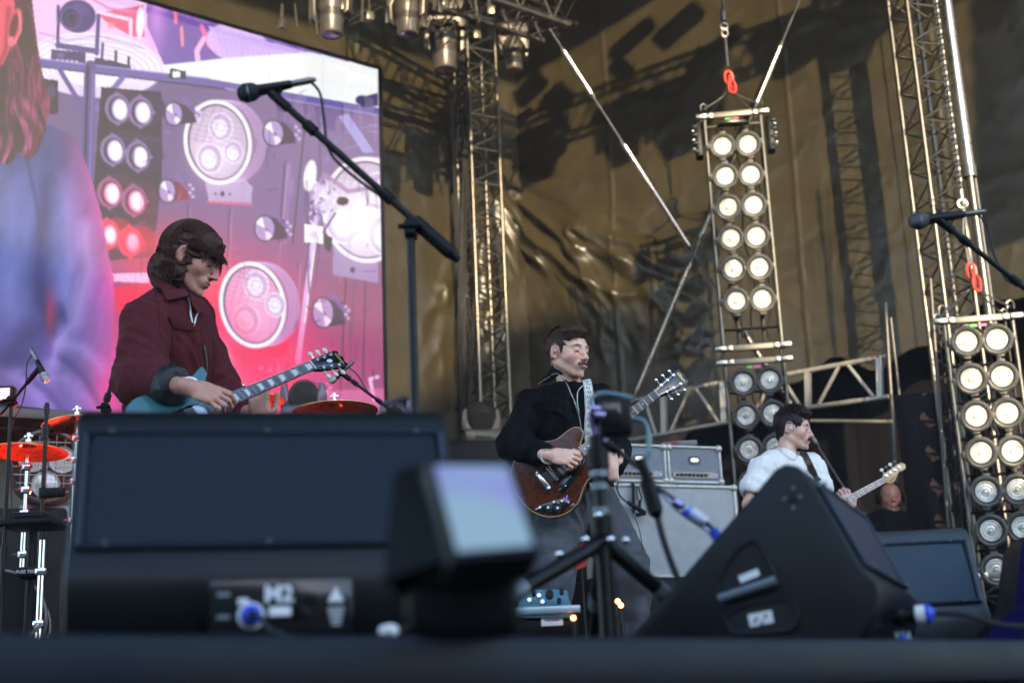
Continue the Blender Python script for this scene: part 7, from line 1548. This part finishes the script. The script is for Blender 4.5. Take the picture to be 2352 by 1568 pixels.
# ---------- guitar player at left (maroon jacket)
def person1():
    N = U(402, 690, 5.02); Rs = U(340, 728, 4.86); Ls = U(442, 716, 5.20); Pv = U(372, 1000, 5.10); fw = Vector((.80, -.6, 0)).normalized(); ax = (Ls - Rs).normalized()
    eR = U(324, 875, 4.80); wR = U(440, 890, 4.62); eL = U(505, 905, 5.20); wL = U(598, 968, 4.98)
    hR = U(345, 1050, 5.05); hL = U(402, 1050, 5.2); kR = U(350, 1230, 4.95); kL = U(440, 1230, 5.2); aR = U(340, 1500, 5.1); aL = U(450, 1500, 5.3); aR.z = aL.z = FLOOR + .08
    t = thing('person', 'long haired man in a maroon jacket looking down at a teal guitar', 'person', Vector(((aR.x + aL.x) / 2, (aR.y + aL.y) / 2, FLOOR)))
    O = U(440, 599, 4.98); H = head_frame((.955, -.10, -.42), (0, 0, 1), R(-2)); s = 1.0
    pts = [O, N, Rs, Ls, Pv, eR, wR, eL, wL, hR, hL, kR, kL, aR, aL, U(525, 945, 4.6), U(620, 860, 4.9)]; lo, hi = bbox(pts, .17); S_ = Vol(lo, hi, .0036)
    add_head(S_, O, H, N + Zv * .02, s, .95, -.003, 1.6)
    S_.etube(N - Zv * .10, Pv, ax, .14, .09, .13, .10, .05); S_.cap(Rs - Zv * .02, .046, Ls - Zv * .02, .046, .03)
    for a, b, c in ((Rs, eR, wR), (Ls, eL, wL)): S_.cap(a, .045, b, .040, .03); S_.cap(b, .041, c, .027, .02)
    legs(S_, hR, kR, aR, hL, kL, aL, (.08, .055, .04))
    for a in (aR, aL): S_.ell(a + fw * .06 - Zv * .035, (.11, .04, .035), head_frame(fw), .02)
    add_hand(S_, wR, (.86, -.10, -.36), (.25, -.86, .38), (.5, 0, .8), [(.25, .8, .5), (.35, 1.0, .6), (.45, 1.1, .6), (.5, 1.1, .6)], (.85, .30, -.25), sc=1.03, tcurl=.2)
    add_hand(S_, wL, (-.05, -.15, .95), (.10, -.95, .10), (1, 0, .3), [(.35, 1.0, .7), (.45, 1.05, .7), (.55, 1.1, .7), (.6, 1.1, .7)], (.5, .6, -.5), sc=.98, spread=.10)
    V, Q = S_.mesh(); V = smooth_v(V, Q, 1, .4)
    C = head_colors(V, O, H, s, (.58, .28, .21), stubble=.35, red=.25, brow=(.05, .03, .02)); body = vmesh('body', V, Q, skin_m, t, C)
    jm = mat('maroon_wool', (.085, .010, .015), .9, 0, .3, var=.14, vscale=9, bump=.18, bscale=500, sheen=.02); lo, hi = bbox([N, Rs, Ls, Pv, eR, wR, eL, wL], .2); J = Vol(lo, hi, .0062)
    torso_jacket(J, N - Zv * .02, Pv, Rs, Ls, .165, .135, .155, .125, fw); J.ell(N.lerp(Pv, .22) - fw * .05, (.10, .13, .15), head_frame(fw), .05)
    J.cap(Rs + Vector((-.005, 0, -.02)), .074, eR, .080, .022); J.cap(eR, .080, wR + (eR - wR) * .52, .062, .03); J.cap(Ls - Zv * .02, .068, eL, .07, .03); J.cap(eL, .07, wL + (eL - wL) * .45, .055, .04)
    J.cap(N + Zv * .10 + fw * .02, .062, N + Zv * .0 + fw * .02, .056, .008, True)
    for q in range(4): z = q / 3; J.ell(U(lerp(444, 455, z), lerp(690, 735, z), 4.88), (.06, lerp(.024, .008, z), .032), head_frame(fw), .008, True)
    V, Q = J.mesh(); V = smooth_v(V, Q, 2); Nn = vnormals(V, Q); V = V + Nn * (fold_noise(V, (.25, 0, 1), 12, .020, 5, .06) + fold_noise(V, (1, 0, -.6), 15, .012, 9, .08) - .010)[:, None]; jac = vmesh('jacket', V, Q, jm, t); bj = bvh_of(jac)
    def flap(name, pp, lift, th, mt, dflt=4.9):
        P3 = [hit(bj, x, y, lift, dflt)[0] for x, y in pp]; P3 = [p if abs(p.y - dflt) < .25 else U(x, y, dflt) for p, (x, y) in zip(P3, pp)]; n = len(P3); c = sum(P3, Vector()) / n; vs = P3 + [c + (CAM - c).normalized() * .006]; back = [p - (CAM - p).normalized() * th for p in P3]
        return MB().add(vs + back, [(i, (i + 1) % n, n) for i in range(n)] + [(i, n + 1 + i, n + 1 + (i + 1) % n, (i + 1) % n) for i in range(n)] + [tuple(n + 1 + i for i in reversed(range(n)))]).build(name, mt, t)
    flap('collar', [(346, 640), (352, 652), (372, 672), (384, 694), (408, 690), (431, 684), (424, 672), (405, 660), (380, 648), (360, 638)], .014, .02, jm)
    flap('collar', [(436, 676), (446, 688), (462, 706), (464, 716), (450, 722), (440, 706), (434, 690)], .012, .015, jm)
    flap('pocket_flap', [(386, 730), (400, 722), (430, 732), (448, 744), (446, 759), (420, 758), (398, 754)], .005, .012, jm)
    for pts in ([(390, 728), (396, 752), (398, 800), (402, 812), (436, 818), (444, 800), (446, 762)], [(352, 654), (362, 700), (366, 760), (360, 800)]): seam_line(bj, t, 'seam', pts, .0016, jm, .001)
    zm = MATS['zip_teeth']; seam_line(bj, t, 'zip', [(430, 686), (436, 700), (438, 725), (443, 752)], .0032, zm, .004); seam_line(bj, t, 'zip', [(461, 713), (453, 718), (447, 735), (444, 752)], .003, zm, .004); seam_line(bj, t, 'zip', [(468, 793), (473, 820), (472, 850), (469, 866)], .003, zm, .004)
    # rolled cuff with dark lining
    q0 = wR + (eR - wR) * .50; dv = (wR - eR).normalized(); cm_ = mat('dark_lining', (.012, .013, .018), .55, var=.3, vscale=20, bump=.3, bscale=60); mb = MB(); mb.path([q0 - dv * .015, q0, q0 + dv * .030, q0 + dv * .058, q0 + dv * .064], [.060, .072, .071, .064, .046], 22)
    for i, v in enumerate(mb.v): a = i * .9; mb.v[i] = (v[0] + .004 * math.sin(a * 2.3), v[1] + .004 * math.cos(a * 1.7), v[2] + .004 * math.sin(a * 3.1))
    mb.build('rolled_cuff', cm_, t)
    mb = MB(); Mq = frame((0, 0, 0), (1, 0, .2), dv); Mq.translation = wR - dv * .012; mb.torus(Mq @ Matrix.Scale(1.0, 4), .034, .0042, 26, 6); mb.build('bangle', chrome, t)
    mb = MB(); p = wL + Vector((.012, -.032, .10)); Mq = frame(p, (1, 0, 0), (.05, -.2, 1)); mb.torus(Mq, .0100, .0018, 16, 6); mb.build('finger_ring', gold_ink, t)
    dm = mat('black_trousers', (.004, .004, .005), .85, 0, .12, var=.2); D = Vol(*bbox([Pv, hR, hL, kR, kL, aR, aL], .14), .008); D.etube(Pv + Zv * .03, Pv - Zv * .08, ax, .15, .115, .16, .12, .03)
    for a, b, c in ((hR, kR, aR), (hL, kL, aL)): D.cap(a, .095, b, .08, .04); D.cap(b, .08, c, .065, .03)
    V, Q = D.mesh(); V = smooth_v(V, Q, 2); vmesh('trousers', V, Q, dm, t)
    for a in (aR, aL): shoe(t, a, fw, shoe_m)
    # long wavy hair
    hm = hair_mat('brown_wavy_hair', (.060, .024, .016)); P = lambda x, y, z: O + H @ Vector((x * s, y * s, z * s)); HV = Vol(*bbox([O], .23), .0045)
    HV.ell(P(-.020, 0, .036), (.108, .090, .097), H, .01); HV.ell(P(-.058, 0, -.050), (.076, .092, .090), H, .03); HV.ell(P(-.020, 0, -.070), (.050, .088, .050), H, .03); HV.ell(P(.035, 0, .085), (.060, .070, .030), H, .02)
    HV.ell(P(.115, 0, -.055), (.085, .12, .105), H, .010, True)
    for y in (-1,): HV.ell(P(-.010, .092 * y, -.003), (.024, .020, .040), H, .008, True)
    V, Q = HV.mesh(); V = smooth_v(V, Q, 1); q_ = (V - np.array(O)) @ np.array(H); th = np.arctan2(q_[:, 1], q_[:, 2]); Nn = vnormals(V, Q); wvy = q_[:, 2] * 22 + 2.5 * fbm(th * 2 + 9, q_[:, 0] * 12, 2, 3); V = V + Nn * ((fbm(th * 8 + 9 + .5 * np.sin(wvy * 3), q_[:, 0] * 26 + .6 * np.sin(wvy), 4, 7) - .45) * .034)[:, None]; vmesh('hair', V, Q, hm, t)
    dn = H.transposed() @ Vector((0, 0, -1)); paths = []
    for i in range(1700):
        phi = rng.uniform(0, 2 * math.pi); ap = abs((phi + math.pi) % (2 * math.pi) - math.pi); front = ap < 1.3; right = abs(phi - 1.5 * math.pi) < .24
        hang = rng.uniform(.05, .115) if ap > 1.5 else rng.uniform(.0, .03)
        if 0.2 < phi < 2.0: hang = 0
        if right: hang = 0
        top_ = rng.uniform(.05, .9); endp = 1.15 if right else (1.35 if front else 1.9); sc_ = rng.uniform(.99, 1.12) + (.03 if ap > 2 else 0); pts_ = []; ph = rng.uniform(0, 6); wv = rng.uniform(.005, .013)
        for k in range(9):
            pol = lerp(top_, endp, k / 8); e = Vector((math.sin(pol) * math.cos(phi) * .108 - .018, math.sin(pol) * math.sin(phi) * .090, math.cos(pol) * .098 + .036)) ; e = e * sc_; w2 = wv * (k / 8) * math.sin(ph + k * 1.1); e += Vector((-math.sin(phi) * w2, math.cos(phi) * w2, 0)); pts_.append(e)
        if hang > .01:
            d_ = dn.copy(); d_ = (d_ + Vector((math.cos(phi), math.sin(phi), 0)) * .10).normalized(); last = pts_[-1]
            for k in range(1, 6): u = k / 5; last = last + Vector((math.cos(phi), math.sin(phi), 0)) * .0008 * k; w2 = wv * 2.2 * math.sin(ph + (8 + k * 1.6) * 1.1); pts_.append(last + d_ * hang * u * 1.3 + Vector((-math.sin(phi) * w2 + .006 * math.sin(k + ph), math.cos(phi) * w2, 0)))
        paths.append([P(*e) for e in pts_])
    strands(t, paths[:1000], .0024, hm); strands(t, paths[1000:], .0013, hm)
    paths = []                                                # curtain falling over the brow and eye
    for i in range(170):
        y0 = rng.uniform(-.075, -.005) if i % 3 else rng.uniform(-.005, .06); ph = rng.uniform(0, 6); pts_ = []; L_ = rng.uniform(.055, .105); x0 = .088 * math.sqrt(max(.02, 1 - (y0 / .085) ** 2)) 
        pts_ = [P(.02, y0 * .5, .128), P(.055, y0 * .75, .118), P(x0 - .002, y0, .088)]
        for k in range(1, 6): u = k / 5; q = Vector((x0 + .003, y0, .082)) + dn * L_ * u + Vector((-.016 * u + .004 * math.sin(u * 2.2), .004 * math.sin(ph + u * 7), 0)); pts_.append(P(*q))
        paths.append(pts_)
    strands(t, paths, .0021, hm)
    nut = U(718, 837, 4.98); bri = U(398, 972, 4.66); guitar('teal guitar with block inlays, partly hidden by the big left monitor', 'guitar', nut, bri, Vector((.22, -.92, .32)), 'sg')
    return t
person1()
# ---------- bass player (white t-shirt) and man with headset
def person3():
    d = 8.2; N = U(1806, 1042, d); Rs = U(1752, 1068, d - .16); Ls = U(1862, 1066, d + .12); Pv = U(1800, 1250, d); fw = Vector((.72, -.7, 0)).normalized(); ax = (Ls - Rs).normalized()
    eR = U(1722, 1158, d - .2); wR = U(1770, 1225, d - .36); eL = U(1895, 1160, d + .02); wL = U(1948, 1178, d - .30); hR = U(1775, 1262, d); hL = U(1825, 1262, d + .1); kR = U(1770, 1380, d); kL = U(1835, 1380, d + .1); aR = U(1765, 1480, d); aL = U(1840, 1480, d + .1); aR.z = aL.z = FLOOR + .08
    t = thing('person', 'dark haired man in a white t-shirt playing bass behind the right monitor', 'person', Vector((N.x, N.y, FLOOR))); O = U(1822, 987, d); H = head_frame((.93, -.36, -.12), (0, 0, 1), R(1)); s = .98
    lo, hi = bbox([O, N, Rs, Ls, Pv, eR, wR, eL, wL, hR, hL, kR, kL, aR, aL, U(1970, 1130, d - .4)], .15); S_ = Vol(lo, hi, .0048); add_head(S_, O, H, N + Zv * .02, s, 1.04)
    S_.etube(N - Zv * .10, Pv, ax, .145, .09, .13, .10, .05); S_.cap(Rs - Zv * .02, .046, Ls - Zv * .02, .046, .03)
    for a, b, c in ((Rs, eR, wR), (Ls, eL, wL)): S_.cap(a, .047, b, .040, .03); S_.cap(b, .041, c, .027, .02)
    legs(S_, hR, kR, aR, hL, kL, aL, (.08, .055, .04)); add_hand(S_, wR, (.8, -.2, -.5), (.2, -.9, .3), (.3, 0, 1), [(.4, .9, .6)] * 4); add_hand(S_, wL, (-.1, -.1, .95), (.1, -.95, .1), (1, 0, .3), [(.3, .9, .6)] * 4, (.5, .7, -.5))
    V, Q = S_.mesh(); V = smooth_v(V, Q, 1, .4); vmesh('body', V, Q, skin_m, t, head_colors(V, O, H, s, (.70, .43, .34), stubble=.25, stub=(.36, .27, .24), red=.25, brow=(.04, .025, .02)))
    wm = cloth_mat('white_cotton', (.80, .80, .80), .85, 400, .1, .05); J = Vol(*bbox([N, Rs, Ls, Pv, eR, eL], .18), .0068); torso_jacket(J, N - Zv * .03, Pv, Rs, Ls, .185, .125, .165, .12, fw); J.cap(Rs - Zv * .02, .066, Rs.lerp(eR, .60), .074, .022); J.cap(Ls - Zv * .02, .066, Ls.lerp(eL, .58), .070, .022); J.cap(N + Zv * .10, .060, N + fw * .03 - Zv * .01, .062, .006, True); J.cap(Rs.lerp(eR, .60), .055, eR, .06, .004, True)
    V, Q = J.mesh(); V = smooth_v(V, Q, 2); Nn = vnormals(V, Q); V = V + Nn * (fold_noise(V, (.35, 0, 1), 14, .018, 15, .06) + fold_noise(V, (1, 0, -.5), 16, .012, 19, .08) - .008)[:, None]; tee = vmesh('t_shirt', V, Q, wm, t); bt = bvh_of(tee)
    D = Vol(*bbox([Pv, hR, hL, kR, kL, aR, aL], .14), .009); D.etube(Pv + Zv * .04, Pv - Zv * .08, ax, .15, .115, .16, .12, .03)
    for a, b, c in ((hR, kR, aR), (hL, kL, aL)): D.cap(a, .095, b, .08, .04); D.cap(b, .08, c, .065, .03)
    V, Q = D.mesh(); vmesh('trousers', smooth_v(V, Q, 2), Q, MATS['black_trousers'], t)
    for a in (aR, aL): shoe(t, a, fw, shoe_m)
    hm = hair_mat('black_brown_hair', (.018, .011, .010)); P = lambda x, y, z: O + H @ Vector((x * s, y * s, z * s)); HV = Vol(*bbox([O], .18), .0048); HV.ell(P(-.016, 0, .036), (.104, .086, .094), H, .01); HV.ell(P(.055, 0, .100), (.050, .058, .030), H, .02); HV.ell(P(.112, 0, -.040), (.085, .12, .098), H, .010, True); HV.box(P(0, 0, -.130), (.2, .2, .07), H, .004, .02, True)
    for y in (-1, 1): HV.ell(P(.004, .095 * y, -.014), (.028, .032, .040), H, .01, True)
    HV.cap(P(-.055, 0, -.040), .045, P(-.050, 0, -.065), .036, .02)
    V, Q = HV.mesh(); q_ = (V - np.array(O)) @ np.array(H); V = smooth_v(V, Q, 1); Nn = vnormals(V, Q); V = V + Nn * ((fbm(q_[:, 0] * 60 + 9, q_[:, 1] * 60 + q_[:, 2] * 30, 3, 7) - .4) * .022)[:, None]; vmesh('hair', V, Q, hm, t)
    paths = []
    for i in range(420):
        a, b = rng.uniform(0, 6.28), rng.uniform(0, 1.25); e = Vector((math.sin(b) * math.cos(a) * .104 - .010, math.sin(b) * math.sin(a) * .086, math.cos(b) * .094 + .040)); n = Vector((e.x, e.y, e.z)).normalized(); w_ = rng.uniform(.016, .034); sd = Vector((.6, rng.uniform(-.6, .6), rng.uniform(-.2, .3))); paths.append([P(*e), P(*(e + n * w_ * .5)), P(*(e + n * w_ * .8 + sd * w_ * .6)), P(*(e + n * w_ * .6 + sd * w_ * 1.2))])
    strands(t, paths, .0034, hm); mm = hair_mat('dark_moustache', (.03, .015, .012)); paths = []
    for i in range(110):
        y = rng.uniform(-.028, .028); z = -.0520 + rng.uniform(-.004, .003) - .10 * abs(y) * .8; xb = .1010 - .30 * abs(y) ** 1.3 * 3; paths.append([P(xb, y, z), P(xb + .006, y * 1.12, z - .006), P(xb + .003, y * 1.3, z - .012)])
    strands(t, paths, .0014, mm, 'moustache')
    im = mat('in_ear_white', (.6, .63, .68), .25); mb = MB(); mb.ball(P(.0, -.088, -.004), (.012, .008, .014), 8, H); mb.build('in_ear_monitor', im, t); mb = MB(); mb.path(stroke2d([P(.006, -.090, .008), P(.010, -.088, .026), P(-.006, -.090, .036), P(-.024, -.086, .026), P(-.034, -.080, -.03), P(-.05, -.05, -.10)]), .0016, 6); mb.build('in_ear_wire', im, t)
    seam_line(bt, t, 'necklace', [(1786, 1024), (1796, 1038), (1812, 1052), (1826, 1056), (1831, 1044)], .0016, gold_ink, .004, dflt=d - .1)
    nut = U(2032, 1101, d - .45); bri = U(1790, 1232, d - .42); g, M = guitar('bass with pale wood headstock reaching in front of the headset man', 'bass guitar', nut, bri, Vector((.1, -.95, .2)), 'bass')
    mb, PP, vs = ribbon(bt, [(1843, 1040), (1852, 1060), (1864, 1085), (1880, 1108)], .040, .012, .003, dflt=d); mb.build('strap', mat('brown_strap', (.045, .028, .018), .5), g)
person3()
def person4():
    d = 11.0; N = U(2046, 1182, d); Rs = U(2000, 1206, d); Ls = U(2092, 1206, d); Pv = U(2046, 1330, d); fw = Vector((-.05, -1, 0)); ax = (Ls - Rs).normalized(); t = thing('person', 'stern bald man in black wearing a headset in the dark at right', 'person', Vector((N.x, N.y, FLOOR)))
    O = U(2046, 1143, d); H = head_frame((-.08, -1, -.04)); s = .98; hR, hL = U(2020, 1345, d), U(2070, 1345, d); kR, kL = hR - Zv * .42, hL - Zv * .42; aR, aL = Vector((hR.x, hR.y, FLOOR + .08)), Vector((hL.x, hL.y, FLOOR + .08)); kR = hR.lerp(aR, .5); kL = hL.lerp(aL, .5)
    eR, eL = U(1990, 1290, d), U(2104, 1290, d); wR, wL = U(2030, 1310, d - .25), U(2064, 1310, d - .25); lo, hi = bbox([O, N, Rs, Ls, Pv, eR, eL, wR, wL, aR, aL], .15); S_ = Vol(lo, hi, .006); add_head(S_, O, H, N + Zv * .02, s, 1.1, .006); S_.etube(N - Zv * .10, Pv, ax, .16, .11, .15, .12, .05); S_.cap(Rs - Zv * .02, .05, Ls - Zv * .02, .05, .03)
    for a, b, c in ((Rs, eR, wR), (Ls, eL, wL)): S_.cap(a, .05, b, .045, .03); S_.cap(b, .044, c, .03, .02)
    add_hand(S_, wR, (1, -.1, -.1), (0, -1, .2), (0, 0, 1), [(.3, .5, .3)] * 4); add_hand(S_, wL, (-1, -.1, -.1), (0, -1, .2), (0, 0, 1), [(.3, .5, .3)] * 4); legs(S_, hR, kR, aR, hL, kL, aL, (.08, .055, .04))
    V, Q = S_.mesh(); V = smooth_v(V, Q, 1, .4); vmesh('body', V, Q, skin_m, t, head_colors(V, O, H, s, (.36, .17, .115), stubble=.55, stub=(.30, .17, .13), brow=(.16, .09, .06), red=.5))
    km = mat('black_cotton', (.003, .003, .005), .8, 0, .12); J = Vol(*bbox([N, Rs, Ls, Pv, eR, eL, wR, wL], .18), .009); torso_jacket(J, N - Zv * .01, Pv, Rs, Ls, .20, .14, .18, .14, fw)
    for a, b, c in ((Rs, eR, wR), (Ls, eL, wL)): J.cap(a, .078, b, .068, .04); J.cap(b, .066, c + (b - c) * .2, .05, .03)
    V, Q = J.mesh(); V = smooth_v(V, Q, 2); Nn = vnormals(V, Q); V = V + Nn * fold_noise(V, (.3, 0, 1), 9, .014, 35, .15)[:, None]; vmesh('jumper', V, Q, km, t)
    D = Vol(*bbox([Pv, hR, hL, aR, aL], .14), .010)
    for a, b, c in ((hR, kR, aR), (hL, kL, aL)): D.cap(a, .10, b, .08, .04); D.cap(b, .08, c, .065, .03)
    V, Q = D.mesh(); vmesh('trousers', smooth_v(V, Q, 2), Q, MATS['black_trousers'], t)
    for a in (aR, aL): shoe(t, a, fw, shoe_m)
    P = lambda x, y, z: O + H @ Vector((x * s, y * s, z * s)); hs = thing('headset', 'black headset with boom microphone on the bald man', 'headset', P(0, 0, .12)); mb = MB(); mb.path([P(-.01, .096 * math.cos(a), .02 + .108 * math.sin(a)) for a in np.linspace(0, math.pi, 16)], .008, 8); mb.build('headband', black_plastic, hs)
    for y in (-1, 1): mb = MB(); mb.ball(P(-.008, .098 * y, -.002), (.036, .022, .042), 10, H); mb.build('ear_cup', black_plastic, hs)
    mb = MB(); mb.path(stroke2d([P(.0, .10, -.02), P(.05, .09, -.055), P(.105, .045, -.070)]), .004, 6); mb.ball(P(.108, .040, -.070), .013, 8); mb.build('boom_microphone', black_plastic, hs)
person4()
# ------------------------------------------------------------------ thin haze over the stage
hz = bpy.data.materials.new('haze'); hz.use_nodes = True; nt_ = hz.node_tree
for n_ in list(nt_.nodes):
    if n_.type != 'OUTPUT_MATERIAL': nt_.nodes.remove(n_)
pv = nt_.nodes.new('ShaderNodeVolumePrincipled'); pv.inputs['Color'].default_value = (.86, .84, .88, 1); pv.inputs['Density'].default_value = .0022; pv.inputs['Anisotropy'].default_value = .25
nt_.links.new(pv.outputs[0], [n_ for n_ in nt_.nodes if n_.type == 'OUTPUT_MATERIAL'][0].inputs['Volume'])
mb = MB(); mb.box((0, 40, 6.6), (404, 404, 15.4)); o = mb.build('haze', hz, None, False); o['kind'] = 'stuff'
